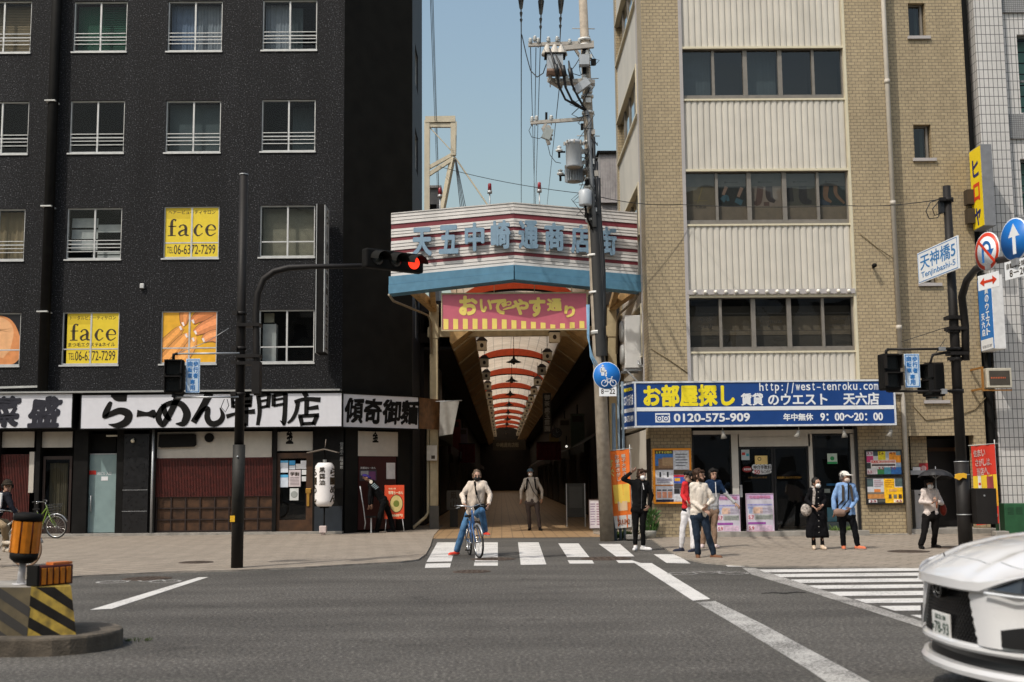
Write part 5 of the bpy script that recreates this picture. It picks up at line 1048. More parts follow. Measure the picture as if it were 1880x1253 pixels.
# ---------------------------------------------------------------- white tiled building
M_WT = brick_mat('white_wall_tile', (.58,.56,.54), (.54,.52,.50), (.10,.10,.10), .125, .255, .010, 0.0, .35, var=.05, bump=.3, spec=.5, stain=.12)
M_WTS = brick_mat('small_grey_tile', (.30,.30,.30), (.26,.26,.27), (.10,.10,.10), .06, .06, .006, 0.0, .4, var=.06, bump=.2)
wb = thing('tiled_building', (XE+4, YR+.5, 0), 'white grid-tiled building beyond the brick office at the edge of view', 'building')
YW = YR+.45; xw0 = XE+.35; xw1 = U(1849, 300, YW).x; xw1 = max(xw1, xw0+.8)
b = MB().m(M_WT); b.box(xw0, xw1, YW-.1, YW+6, 0, ZTR)
hz = [rect(1857,75,1990,217,YW+.6), rect(1862,300,1990,402,YW+.6), rect(1868,-140,1990,-10,YW+.6)]
wall_holes(b, at(0,YW+.12,0), xw1, xw1+22, 0, ZTR, [(h[0],h[1],h[2],h[3]) for h in hz]+[(h[0]+3.2,h[1]+3.2,h[2],h[3]) for h in hz], .3)
b.build('tiled_wall', wb)
b = MB().m(M_ROOM); b.box(xw1+.01, xw1+22, YW+1.2, YW+1.4, 0, ZTR); b.build('dark_room_backing', wb)
b = MB().m(M_WTS)
for h in hz: b.box(xw1+.005, xw1+22, YW+.05, YW+.115, h[2]-.75, h[2]-.05)
b.build('spandrel_tile', wb)
for h in hz:
    f = MB().m(sm(110,112,112,.5)); 
    for dx_ in (0, 3.2):
        x0, x1 = h[0]+dx_, h[1]+dx_; f.box(x0,x0+.06,YW+.25,YW+.33,h[2],h[3]); f.box(x1-.06,x1,YW+.25,YW+.33,h[2],h[3]); f.box(x0+.06,x1-.06,YW+.25,YW+.33,h[3]-.06,h[3]); f.box(x0+.06,x1-.06,YW+.25,YW+.33,h[2],h[2]+.06); zm = h[2]+(h[3]-h[2])*.42; f.box(x0+.06,x1-.06,YW+.24,YW+.33,zm-.03,zm+.03)
    w = f.build('window', wb); MB().m(M_GL).quad((h[0],YW+.3,h[2]),(h[1],YW+.3,h[2]),(h[1],YW+.3,h[3]),(h[0],YW+.3,h[3])).build('pane', w)
    c_ = MB(); blind(c_, h[0], h[1], h[2], h[3], YW+.6, sm(90,130,120,.9), .3); c_.build('blind', w)
b = MB().m(mat('gap_shade',(.01,.01,.01),.7)); b.box(XE+.02, xw0-.01, YR+.8, YR+1.2, 0, ZTR); b.build('gap_shade_panel', wb)  # black panel stands in for the shade between the two buildings
b = MB().m(M_BLK); b.cyl((XE+.17,YR+.35,0),(XE+.17,YR+.35,7.0), .09); b.build('drainpipe', wb)
# yellow blade sign
def blade(name, label, cat, pL, pR, ytop, ybot, mface, mside, wpx, letters=None):
    X = U(pL, (ytop+ybot)/2, YR+.3).x; d = ray(pR, (ytop+ybot)/2); yn = X/d.x*d.y; yn = max(yn, YR-1.4)
    zt, zb = UX(pR, ytop, X).z, UX(pR, ybot, X).z
    t = thing(name, (X, YR+.3, zb), label, cat); wd = .30
    b = MB().m(mside); b.box(X, X+wd, yn, YR+.2, zb, zt); b.build('box', t, bevel=.01)
    b = MB().m(mface); b.box(X-.012, X-.001, yn+.02, YR+.18, zb+.03, zt-.03); b.build('face', t)
    M = Matrix.Translation((X-.013, YR+.18, 0)) @ Matrix.Rotation(-math.pi/2, 4, 'Z')
    return t, M, (YR+.18)-(yn+.02), zb, zt, X, yn
t, M, L, zb, zt, X, yn = blade('blade_sign', 'yellow projecting sign with three katakana on the brick wall corner', 'sign', 1780, 1804, 262, 417, sm(232,204,24,.45,var=.05), sm(120,122,126,.5), 16)
b = MB(); h_ = (zt-zb)
for i, (ch, c) in enumerate((('ヒ',(30,34,96)),('ロ',(206,60,30)),('ヤ',(30,34,96)))): b.m(sm(*c,.5)); put_text(b, ch, M, L*.22, L*.78, zt-h_*(.36+.3*i), zt-h_*(.14+.3*i), .03, .004)
b.build('lettering', t)
b = MB().m(sm(60,50,38,.6)); b.box(X-.2, X, YR-.0, YR+.25, zt-1.5, zt-1.1); b.box(X-.2, X, YR, YR+.25, zb+.2, zb+.6); b.build('bracket', t)
t, M, L, zb, zt, X, yn = blade('blade_sign', 'blue projecting sign with white vertical lettering below the traffic signs', 'sign', 1795, 1823, 503, 642, sm(24,112,188,.45,var=.05), mat('white_sign_case',(.66,.66,.66),.45), 22)
b = MB().m(M_SIGNWH); h_ = zt-zb; vtext(b, '賃貸のウエスト', M @ Matrix.Translation((0,-.001,0)), L*.50, L*.78, zb+h_*.2, zt-h_*.02, .03); vtext(b, '天六店', M @ Matrix.Translation((0,-.001,0)), L*.16, L*.40, zb+h_*.2, zb+h_*.52, .03); b.box(.03, L-.03, -.003, -.0005, zb+.03, zb+h_*.16, M); b.m(sm(120,120,124,.6)); put_text(b, '0120-575-909', M @ Matrix.Translation((0,-.004,0)), .12, L-.12, zb+h_*.04, zb+h_*.08, .01); b.build('lettering', t)
# small electronic text sign
p = U(1832, 694, YR-.4); t = thing('electronic_sign', (p.x, YR, p.z), 'small dotted electronic message box on a rusty bracket by the tiled wall', 'sign')
r_ = rect(1812, 676, 1858, 712, YR-.5); b = MB().m(sm(186,180,164,.5)); b.box(r_[0], r_[1], YR-.5, YR-.2, r_[2], r_[3]); b.build('case', t, bevel=.015)
b = MB().m(sm(70,64,56,.4)); b.box(r_[0]+.06, r_[1]-.06, YR-.51, YR-.501, r_[2]+.07, r_[3]-.07); b.m(sm(190,96,60,.5)); z = (r_[2]+r_[3])/2; 
for i in range(9): b.box(r_[0]+.1+.045*i, r_[0]+.125+.045*i, YR-.514, YR-.511, z-.02, z+.02)
b.build('screen', t)
b = MB().m(sm(140,96,40,.7)); q = rect(1800, 674, 1811, 716, YR-.35); b.box(q[0], q[0]+.05, YR-.45, YR+.3, q[2], q[2]+.05); b.box(q[0], q[0]+.05, YR-.45, YR+.3, q[3]-.05, q[3]); b.box(q[0], r_[1], YR-.46, YR-.41, q[2]-.04, q[2]); b.box(q[0],q[0]+.05,YR-.45,YR-.4,q[2]+.05,q[3]-.05); b.build('bracket', t)
# green cabinet at the pavement
r_ = rect(1845, 925, 1893, 985, YR-.9); b = MB().m(sm(36,84,52,.5,dirt=.2)); b.box(r_[0], r_[1]+.3, YR-.9, YR-.3, PZ, r_[3]); t = tag(b.build('utility_cabinet', None, bevel=.015), 'green street cabinet with slots beside the white tiled wall', 'cabinet')
b = MB().m(sm(20,50,32,.5)) 
for k in range(4): b.box(r_[0]+.08, r_[0]+.24, YR-.904, YR-.899, r_[3]-.12-.05*k, r_[3]-.10-.05*k); b.box(r_[0]+.3, r_[0]+.46, YR-.904, YR-.899, r_[3]-.12-.05*k, r_[3]-.10-.05*k)
b.build('vent_slots', t)
# red nobori banner
def nobori(name, label, q4, Y, base, bands, texts, pole_side=1, wave=.03):
    (xa,ya),(xb,yb),(xc,yc),(xd,yd) = q4      # tl tr br bl
    P = [U(x,y,Y) for x,y in q4]; t = thing(name, (P[3].x if pole_side < 0 else P[2].x, Y, PZ), label, 'banner')
    def pt(u, v, o=0):
        top = P[0].lerp(P[1], u); bot = P[3].lerp(P[2], u); p = bot.lerp(top, v); return Vector((p.x, p.y - o + wave*math.sin(6*v+3*u)*(1-v*.6) + wave*.5*math.sin(14*u+4*v), p.z))
    def patch(b, u0, v0, u1, v1, m, o, nu=8, nv=14):
        b.m(m); vs = [pt(u0+(u1-u0)*i/nu, v0+(v1-v0)*j/nv, o) for j in range(nv+1) for i in range(nu+1)]
        b.add(vs, [(j*(nu+1)+i, j*(nu+1)+i+1, (j+1)*(nu+1)+i+1, (j+1)*(nu+1)+i) for j in range(nv) for i in range(nu)], True)
    b = MB(); patch(b, 0, 0, 1, 1, sm(*base,.7,var=.06), 0)
    for k, (u0,v0,u1,v1,c) in enumerate(bands): patch(b, u0, v0, u1, v1, sm(*c,.7,var=.06), .004+.001*k, 6, 8)
    for (s,u0,v0,u1,v1,c,vert) in texts:
        b.m(sm(*c,.7)); n_ = len(s)
        for i, ch in enumerate(s):
            if ch == ' ': continue
            vs, fs = text_geo(ch, 1, .03, .001)
            ax, bx = min(v.x for v in vs), max(v.x for v in vs); az, bz = min(v.y for v in vs), max(v.y for v in vs)
            if vert: a0,a1,c0,c1 = u0,u1, v1-(v1-v0)*(i+.92)/n_, v1-(v1-v0)*(i+.06)/n_
            else: a0,a1,c0,c1 = u0+(u1-u0)*(i+.05)/n_, u0+(u1-u0)*(i+.95)/n_, v0, v1
            if ch in '、。': a1 = a0+(a1-a0)*.3; c1 = c0+(c1-c0)*.3
            b.add([pt(a0+(v.x-ax)/max(bx-ax,1e-4)*(a1-a0), c0+(v.y-az)/max(bz-az,1e-4)*(c1-c0), .014) for v in vs], fs)
    b.build('cloth', t)
    b = MB().m(sm(200,198,192,.4)); e = P[1] if pole_side > 0 else P[0]; f = P[2] if pole_side > 0 else P[3]; o = P[0] if pole_side > 0 else P[1]
    b.cyl((f.x+.02*pole_side, Y+.05, PZ), (e.x+.02*pole_side, Y+.05, e.z+.12), .012); b.cyl((e.x+.08*pole_side, Y+.02, e.z+.02), (o.x-.06*pole_side, Y-.01, o.z+.02), .009); b.build('pole', t)
    b = MB().m(M_CONC); b.cbox((f.x+.02*pole_side, Y+.05, PZ+.06), (.34,.34,.12)); b.build('base', t, bevel=.02); return t
nobori('nobori_banner', 'red and yellow vertical banner with white lettering behind the black control box', ((1782,820),(1826,816),(1835,961),(1793,965)), YR-1.1, (206,50,30), [(0,.42,1,.62,(226,190,40)),(.30,.22,1,.42,(222,160,40)),(.0,.22,.3,.42,(214,120,60)),(.18,.46,.32,.62,(232,226,214)),(.2,.50,.3,.53,(206,50,30)),(.55,.3,.85,.6,(150,60,60))],
  [('住まい',.06,.86,.58,.95,(236,214,206),0),('さがしは、',.10,.74,.94,.83,(236,214,206),0),('当店へ。',.14,.62,.80,.72,(236,214,206),0),('SUUMO',.2,.07,.96,.13,(236,214,206),0)], 1)
nobori('nobori_banner', 'orange vertical banner with yellow and white lettering by the utility pole', ((1110,830),(1155,825),(1160,968),(1130,971)), G(1160,993).y, (228,112,30), [(.0,.0,1,.16,(206,202,196)),(.15,.32,.95,.56,(232,196,80)),(.3,.22,.8,.34,(222,190,150))],
  [('すぐ',.12,.66,.30,.90,(240,220,130),1),('お部屋さがし',.38,.60,.56,.95,(236,226,214),1),('親子大家さん',.66,.60,.84,.95,(236,226,214),1),('SUUMO',.2,.04,.9,.11,(200,110,60),0)], 1)
# ================================================================ covered arcade
AX = 0.52                                    # axis of the arcade
M_PIL = mat('arcade_cream_paint', (.48,.40,.25), .5, var=.1, dirt=.3)
M_FASC = mat('fascia_brown', (.46,.30,.13), .6, var=.25, dirt=.4)
M_SIDING = mat('white_siding', (.56,.535,.51), .55, var=.07, scale=3, dirt=.25)
M_SRED = mat('siding_red', (.19,.025,.035), .55, var=.12)
M_GBLUE = mat('gate_blue', (.085,.215,.32), .5, var=.1, dirt=.15)
M_LBLUE = mat('letter_blue', (.19,.29,.385), .5, var=.08)
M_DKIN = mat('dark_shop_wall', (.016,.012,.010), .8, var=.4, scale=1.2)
M_ARED = mat('rib_red', (.68,.085,.022), .5, var=.1)
def vault_mat():
    m, n, l, p = nodes('vault_sheet'); out = n['Material Output']
    tc = n.new('ShaderNodeTexCoord'); mp = n.new('ShaderNodeMapping'); l.new(tc.outputs['Object'], mp.inputs[0])
    b = n.new('ShaderNodeTexBrick'); b.offset = 0; b.inputs['Scale'].default_value = 1; b.inputs['Brick Width'].default_value = .42; b.inputs['Row Height'].default_value = .85; b.inputs['Mortar Size'].default_value = .014
    b.inputs['Color1'].default_value = (.60,.49,.37,1); b.inputs['Color2'].default_value = (.54,.43,.32,1); b.inputs['Mortar'].default_value = (.32,.27,.22,1)
    l.new(mp.outputs[0], b.inputs['Vector'])
    nz = n.new('ShaderNodeTexNoise'); nz.inputs['Scale'].default_value = .9; nz.inputs['Detail'].default_value = 6; l.new(tc.outputs['Object'], nz.inputs['Vector'])
    r = n.new('ShaderNodeMapRange'); r.inputs['From Min'].default_value = .3; r.inputs['From Max'].default_value = .7; r.inputs['To Min'].default_value = .78; r.inputs['To Max'].default_value = 1.05; l.new(nz.outputs['Fac'], r.inputs['Value'])
    s = n.new('ShaderNodeVectorMath'); s.operation = 'SCALE'; l.new(b.outputs['Color'], s.inputs[0]); l.new(r.outputs[0], s.inputs['Scale'])
    t = n.new('ShaderNodeBsdfTranslucent'); d = n.new('ShaderNodeBsdfDiffuse'); l.new(s.outputs[0], t.inputs[0]); l.new(s.outputs[0], d.inputs[0])
    mx = n.new('ShaderNodeMixShader'); mx.inputs[0].default_value = .25; l.new(t.outputs[0], mx.inputs[1]); l.new(d.outputs[0], mx.inputs[2]); l.new(mx.outputs[0], out.inputs[0]); return m
M_VAULT = vault_mat()
YG0, YG1 = 31.95, 32.45                       # sign faces the street almost flat, with a gentle peak in the middle
gc = U(944, 500, YG0).x
gl, gr = U(718, 470, YG1).x, U(1171, 470, YG1).x
ag = thing('arcade_gate', (AX, 36, 0), 'white and red striped arcade gate with blue kanji letters and blue bottom beam', 'gate')
ZC_ = [U(944, y, YG0).z for y in (374, 487.5, 514.5)]; ZL_ = [U(718, y, YG1).z for y in (394, 509, 541)]; ZR_ = [U(1171, y, YG1).z for y in (393, 506, 537)]
ztop, zbl, zbot = [(a+c_)/2 for a, c_ in zip(ZC_, ZL_)]
HALF = (((gl, YG1), (gc, YG0), ZL_, ZC_), ((gc, YG0), (gr, YG1), ZC_, ZR_))
def gz_(E, f): return E[0]+(E[1]-E[0])*f if f <= 1 else E[1]+(E[2]-E[1])*(f-1)
def board(b, H, f0, f1, y0, y1, y0b=None, x0=0.0, x1=0.0):          # slanted board between fractions of the sign's height
    p, q, E0, E1 = H; M, L = frame2(p, q); za0, za1, zb0, zb1 = gz_(E0, f1), gz_(E1, f1), gz_(E0, f0), gz_(E1, f0); yb = y0 if y0b is None else y0b
    b.add([(x0,yb,za0),(L+x1,yb,za1),(L+x1,y0,zb1),(x0,y0,zb0),(x0,y1,za0),(L+x1,y1,za1),(L+x1,y1,zb1),(x0,y1,zb0)], [(0,1,2,3),(3,2,6,7),(0,4,5,1),(0,3,7,4),(1,5,6,2),(4,7,6,5)], False, M)
b = MB()
for HF in HALF:
    cuts = [0, .165, .24, .377, .432, .584, .634, .784, .836, 1]
    for i in range(9):
        if i % 2: b.m(M_SRED); board(b, HF, cuts[i], cuts[i+1], .012, .1)
        else:
            for k in range(3):
                f0, f1 = cuts[i]+(cuts[i+1]-cuts[i])*k/3, cuts[i]+(cuts[i+1]-cuts[i])*(k+1)/3
                b.m(M_SIDING); board(b, HF, f0, f1-.006, 0, .1, -.012); b.m(M_BLKS); board(b, HF, f1-.006, f1, .03, .09)
    b.m(M_FASC); board(b, HF, -.005, 1.9, .42, .5); b.m(M_SIDING); board(b, HF, -.02, -.003, -.02, .5)
b.build('sign_board', ag)
b = MB().m(M_GBLUE)
for k, HF in enumerate(HALF): board(b, HF, 1.001, 1.48, -.10, .40, None, -.04*(k == 0), .04*(k == 1)); board(b, HF, 1.5, 2.0, -.13, .40, None, -.04*(k == 0), .04*(k == 1))
b.build('bottom_beam', ag)
chars = '天五中崎通商店街'; pxs = (777, 825.5, 873, 920.5, 968.5, 1016, 1064, 1112)
for i, ch in enumerate(chars):
    b = MB().m(M_LBLUE); p, q, E0, E1 = HALF[0] if i < 4 else HALF[1]; M, L = frame2(p, q)
    o = M.translation; e = M.to_3x3() @ Vector((1,0,0)); d = ray(pxs[i], 440); s = (o.x*d.y - o.y*d.x)/(e.y*d.x - e.x*d.y); w = .275
    E = [E0[k]+(E1[k]-E0[k])*s/L for k in range(3)]; put_text(b, ch, M @ Matrix.Translation((0,-.14,0)), s-w, s+w, gz_(E,.735), gz_(E,.275), .036, .03)
    for dx_ in (-.12, .12): b.box(s+dx_-.012, s+dx_+.012, -.11, -.01, gz_(E,.5), gz_(E,.47), M)
    b.build('lettering', ag)
# pillars, brackets
YPL = 37.6; xpl = U(797, 750, YPL).x; xpr = U(1124, 650, YPL).x; ztp = 6.1
for x, nm in ((xpl, 0), (xpr, 1)):
    b = MB().m(M_PIL); b.box(x-.13, x+.13, YPL-.13, YPL+.13, .75, ztp); b.m(mat('pillar_base_grey',(.09,.085,.075),.7)); b.box(x-.15, x+.15, YPL-.15, YPL+.15, 0, .75); b.build('pillar', ag, bevel=.015)
    s = -1 if nm == 0 else 1
    b = MB().m(M_PIL); b.bar((x, YPL, ztp), (x, YPL, zbot+.3), .3); b.build('capital', ag); b = MB().m(M_FASC); b.bar((x, YPL-.1, zbot+.2), (x+s*.5, YG1+.5, zbot+.22), .2, .26); b.build('bracket', ag); b = MB().m(M_FASC); b.bar((x, YPL-.2, zbot+.2), (x-s*.2, YG0+1.2, zbot+.3), .16, .2); b.build('bracket', ag)
    b = MB().m(mat('bracket_pipe',(.26,.22,.16),.6)); pp = ((714,541,YG1+.3),(722,553,YG1+.7),(785,579,36.4),(790,590,YPL-.22),(791,650,YPL-.22)) if s < 0 else ((1172,540,YG1+.3),(1165,552,YG1+.7),(1137,577,36.4),(1133,590,YPL-.22),(1132,650,YPL-.22)); b.tube([U(*q_) for q_ in pp], .035, 8); b.build('downpipe', ag)
b = MB().m(M_PIL); b.box(xpl-.2, xpr+.2, YPL-.1, YPL+.1, 6.15, 6.45); b.build('crossbeam', ag)
b = MB().m(sm(200,196,186,.5)); p = U(793, 832, YPL-.25); b.box(p.x-.16, p.x+.16, YPL-.3, YPL-.14, p.z-.24, p.z+.24); b.m(M_INK); b.box(p.x-.02,p.x+.1,YPL-.302,YPL-.3,p.z-.19,p.z-.08); b.build('meter_box', ag, bevel=.01)
b = MB().m(M_PIL); x = xpl-.19; b.tube([(x,YPL-.05,3.2),(x,YPL-.05,.55),(x-.08,YPL-.1,.4),(x-.45,YPL-.7,.08)], .05, 10); b.build('downpipe', ag)
# pink banner
YBN = 32.36; r_ = rect(812, 540, 1077, 605, YBN)
t = thing('arcade_banner', ((r_[0]+r_[1])/2, YBN, r_[2]), 'pink banner sign with yellow hiragana and stripes hanging under the arcade gate', 'banner')
M_PINK = mat('banner_pink', (.55,.125,.175), .5, var=.05); M_BYEL = sm(238,214,112,.6,var=.04); M_PINKD = mat('banner_red', (.43,.075,.15), .5, var=.06)
b = MB().m(M_PINK); b.box(r_[0], r_[1], YBN, YBN+.05, r_[2], r_[3])
w, h_ = r_[1]-r_[0], r_[3]-r_[2]; F_ = lambda u, v: (r_[0]+w*u, r_[2]+h_*v)
b.m(M_BYEL)
for i in range(15):
    u = .008+i*.0672; hgt = .30-.20*math.sin(math.pi*min(1,max(0,(u-.0)/1.35))); hgt = .31 if i < 6 else .31-.025*(i-5) if i < 11 else .13+.03*(i-11)
    q = [F_(u,.015), F_(u+.034,.015), F_(u+.034,hgt-.01), F_(u,hgt)]; b.prism(q, .002, at(0, YBN-.005, 0))
b.build('panel', t)
b = MB().m(M_BYEL)
for ch, u0, u1, v0, v1 in (('お',.115,.245,.40,.96),('い',.26,.345,.48,.86),('で',.335,.45,.42,.86),('っ',.44,.48,.66,.80),('や',.48,.60,.40,.86),('す',.60,.715,.34,.90),('通',.725,.83,.50,.86),('り',.845,.92,.32,.66)):
    x0, z0 = F_(u0, v0); x1, z1 = F_(u1, v1); put_text(b, ch, at(0, YBN-.005, 0), x0, x1, z0, z1, .05, .003)
brush(b, [(*F_(.42,.55), .03), (*F_(.46,.60), .06), (*F_(.50,.62), .05)], at(0,YBN-.005,0), .006)
b.build('lettering', t)
b = MB().m(M_PIL)
for a in ((r_[0]-.03,r_[1]+.03,r_[3],r_[3]+.04),(r_[0]-.03,r_[1]+.03,r_[2]-.035,r_[2]),(r_[0]-.03,r_[0],r_[2],r_[3]),(r_[1],r_[1]+.03,r_[2],r_[3])): b.box(a[0],a[1],YBN-.02,YBN+.07,a[2],a[3])
for u in (.1,.36,.64,.9): b.cyl((r_[0]+w*u,YBN+.03,r_[3]+.03),(r_[0]+w*u,YBN+.03,zbot+.35), .012)
b.build('frame', t)
# vault
ar = thing('arcade_roof', (AX, 80, 0), 'long vaulted arcade roof of cream translucent sheets with red arched ribs', 'roof')
AX2 = .62; HW, ZS, ZC = 2.05, 7.05, 8.05
def arc(t_, hw=HW, zs=ZS, zc=ZC): a = math.pi*t_; return (AX2-hw*math.cos(a), zs+(zc-zs)*math.sin(a))
b = MB().m(M_VAULT); vs = []; fs = []; n = 24; ny = 2
for j, y in enumerate((33.2, 150)):
    for i in range(n+1): x, z = arc(i/n); vs.append((x, y, z))
for i in range(n): fs.append((i, n+1+i, n+2+i, i+1))
b.add(vs, fs, True); b.build('roof_sheet', ar)
for k in range(12):
    y = 37.2+10.3*k; b = MB().m(M_ARED); m_ = []
    for i in range(n+1):
        x, z = arc(i/n, HW-.06, ZS, ZC-.06); x2, z2 = arc(i/n, HW-.12, ZS, ZC-.40); m_.append(((x,z),(x2,z2)))
    vs = []; fs = []
    for (o_, i_) in m_: vs += [(o_[0],y,o_[1]),(i_[0],y,i_[1]),(i_[0],y+.16,i_[1]),(o_[0],y+.16,o_[1])]
    for i in range(n):
        a = 4*i; c_ = a+4
        fs += [(a,c_,c_+1,a+1),(a+1,c_+1,c_+2,a+2),(a+2,c_+2,c_+3,a+3)]
    b.add(vs, fs, False)
    b.m(M_BLK); vs = []; fs = []
    for (o_, i_) in m_: vs += [(i_[0],y-.01,i_[1]-.05),(i_[0],y+.17,i_[1]-.05),(i_[0],y+.17,i_[1]-.002),(i_[0],y-.01,i_[1]-.002)]
    for i in range(n): a = 4*i; c_ = a+4; fs += [(a,c_,c_+1,a+1),(a+3,a,c_,c_+3)]
    b.add(vs, fs, False); b.build('arched_rib', ar)
for s in (1, -1):
    X_ = lambda d: AX2-s*d
    b = MB().m(M_FASC); y0, y1 = 36.5, 150
    prof = [(1.46,6.42),(1.46,6.30),(2.12,5.80),(2.2,5.86),(2.2,6.3),(2.1,7.1),(2.02,7.1),(1.52,6.46)]
    vs = [(X_(d), y, z) for y in (y0, y1) for d, z in prof]; k = len(prof)
    fs = [(i, (i+1)%k, k+(i+1)%k, k+i) for i in range(k)]; b.add(vs, [f if s > 0 else f[::-1] for f in fs]+[tuple(range(k))]); b.build('fascia', ar)
    b = MB().m(M_PIL); b.cyl((X_(1.95),36.6,6.15),(X_(1.95),150,6.15), .045, n=8); b.build('gutter_pipe', ar)
    for k in range(24):
        y = 38+4.6*k; b = MB().m(M_PIL); b.bar((X_(1.50),y,6.28),(X_(2.13),y,5.76), .08, .06); b.build('fascia_strut', ar)
# shops lining it
for s, nm in ((-1, 'dark shuttered shop row lining the west side of the arcade'), (1, 'dark shop row lining the east side of the arcade behind the utility pole')):
    x = AX+s*3.15; xo = AX+s*9
    t = thing('shop_row', (x, 80, 0), nm, 'building')
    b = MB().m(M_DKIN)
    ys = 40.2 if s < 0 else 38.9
    b.box(min(x,xo), max(x,xo), ys, 150, 0, 8.1); xe_ = AX2+s*2.18; b.box(min(x,xe_), max(x,xe_), ys-1.5, 150, 7.12, 7.5); b.box(min(x,xe_), max(x,xe_), ys-.2, 150, 6.0, 6.1); b.build('wall', t)  # raised walls and dark eave slabs added to shut out sky and sun
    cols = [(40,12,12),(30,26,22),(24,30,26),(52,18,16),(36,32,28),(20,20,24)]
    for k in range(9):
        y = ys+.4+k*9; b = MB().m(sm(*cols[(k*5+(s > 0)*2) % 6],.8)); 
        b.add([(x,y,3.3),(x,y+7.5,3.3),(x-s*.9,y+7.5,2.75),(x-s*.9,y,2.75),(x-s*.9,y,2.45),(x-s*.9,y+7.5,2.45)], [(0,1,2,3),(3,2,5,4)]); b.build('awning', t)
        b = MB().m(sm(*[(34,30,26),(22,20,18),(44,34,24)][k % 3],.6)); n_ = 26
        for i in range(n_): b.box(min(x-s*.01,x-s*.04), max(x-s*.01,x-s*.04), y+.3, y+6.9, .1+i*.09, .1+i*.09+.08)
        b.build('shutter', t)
b = MB().m(M_DKIN); b.box(-6, 8, 150, 151, 0, 9); b.box(AX-9, AX-2.6, 40.0, 40.2, 6.25, 6.6); structure(b.build('arcade_dark_end'))  # near-black sheet added for the darkness at the far end of the arcade
# lanterns and pendant lamps
M_LPAP = mat('small_lantern_paper', (.78,.70,.54), .8, var=.08)
def box_lantern():
    t = thing('hanging_lantern', (0,0,0), 'cream box lantern with a dark crest hanging along the arcade roof edge', 'lantern', 'rows of box lanterns hanging along the arcade')
    MB().m(M_LPAP).box(-.17,.17,-.17,.17,-.36,-.04).build('shade', t, bevel=.02)
    b = MB().m(M_BROWND); b.add([(-.19,-.19,-.03),(.19,-.19,-.03),(.19,.19,-.03),(-.19,.19,-.03),(-.07,-.07,.1),(.07,-.07,.1),(.07,.07,.1),(-.07,.07,.1)], [(0,3,2,1),(0,1,5,4),(1,2,6,5),(2,3,7,6),(3,0,4,7),(4,5,6,7)]); b.build('roof_cap', t)
    b = MB().m(M_INK); disc(b, Vector((0,0,-.2)), .06, .075, -.173, M_INK); b.build('crest', t)
    b = MB().m(M_BLK); b.cyl((0,0,.1),(0,0,.75), .012, n=6); b.build('hanger', t); return t
l0 = None
for k in range(15):
    for s in (-1, 1):
        d = 39.4+5.9*k if s < 0 else 37.2+5.9*k; x = -.62 if s < 0 else 1.74
        if l0 is None: l0 = box_lantern(); l0.location = (x, d, 6.25)
        else: copy_tree(l0, (x, d, 6.25))
def pendant():
    t = thing('pendant_lamp', (0,0,0), 'black wide-brimmed pendant lamp hanging below the arcade vault', 'lamp', 'black pendant lamps along the arcade axis')
    MB().m(M_BLK).lathe([(.34,-.02),(.33,.0),(.16,.07),(.06,.16),(.05,.24),(.02,.26)], 20).build('shade', t)
    MB().m(mat('dead_bulb',(.30,.28,.24),.4)).lathe([(.02,-.12),(.07,-.08),(.08,-.02),(.05,.02)], 12).build('bulb', t)
    b = MB().m(M_BLK); b.cyl((0,0,.25),(0,0,1.2), .015, n=6); b.build('rod', t); return t
p0 = pendant(); p0.location = (.6, 41.5, 6.72)
for k in range(1, 10): copy_tree(p0, (.6, 41.5+10.3*k, 6.72))
# hanging and standing signs within
p = U(935, 815, 100); b = MB().m(sm(60,52,40,.7)); b.box(p.x-1.4, p.x+1.4, 100, 100.1, p.z-.55, p.z+.35); b.m(sm(150,140,116,.7)); put_text(b, '中崎通商店街', at(0,99.99,0), p.x-1.1, p.x+.8, p.z-.3, p.z+.1, .02); tag(b.build('hanging_sign'), 'dim hanging sign across the far depth of the arcade', 'sign')
r_ = rect(997, 722, 1012, 796, 44); b = MB().m(sm(30,30,28,.7)); b.box(r_[0], r_[1], 44, 44.25, r_[2], r_[3]); b.m(sm(150,146,136,.7)); vtext(b, '御茶處玉露園', at(0,43.998,0), r_[0]+.05, r_[1]-.05, r_[2]+.05, r_[3]-.05, .03); tag(b.build('vertical_sign'), 'dark vertical shop sign with pale kanji above the round clock', 'sign')
p = U(1022, 795, 45); b = MB().m(sm(26,28,28,.4)); b.lathe([(.2,0),(.2,.06),(.17,.07)], 28, Matrix.Translation((p.x,45,p.z)) @ Matrix.Rotation(math.pi/2,4,'X')); b.m(sm(120,124,122,.5))
for k in range(12): a = math.pi*k/6; b.cbox((p.x+.14*math.cos(a),44.925,p.z+.14*math.sin(a)),(.018,.006,.018))
b.bar((p.x,44.92,p.z),(p.x+.09,44.92,p.z+.05),.014); b.bar((p.x,44.92,p.z),(p.x-.02,44.92,p.z+.12),.012); tag(b.build('wall_clock'), 'small dark round clock under the arcade fascia', 'clock')
r_ = rect(1041, 888, 1073, 950, 38.4); t = thing('menu_board', ((r_[0]+r_[1])/2, 38.4, .012), 'tall dark standing board in the arcade left of the white price board', 'signboard'); b = MB().m(sm(38,38,36,.5)); b.box(r_[0],r_[1],38.4,38.44,r_[2],r_[3]); b.m(sm(60,60,58,.5)); b.box(r_[0]+.08,r_[1]-.08,38.39,38.4,r_[2]+.3,r_[3]-.1); b.build('panel', t); b = MB().m(M_STEEL); b.box(r_[0]-.03,r_[0],38.38,38.45,.012,r_[3]); b.box(r_[1],r_[1]+.03,38.38,38.45,.012,r_[3]); b.build('frame', t)
poster('price_board', 'white standing price board at the arcade mouth beside the utility pole', 'signboard', (1082,918,1106,970), 34.6, (214,208,214), [*lines(.08,.45,.1,.9,9,(150,130,160)), *lines(.55,.92,.1,.9,9,(160,120,140))], .02, sm(60,40,34,.5))
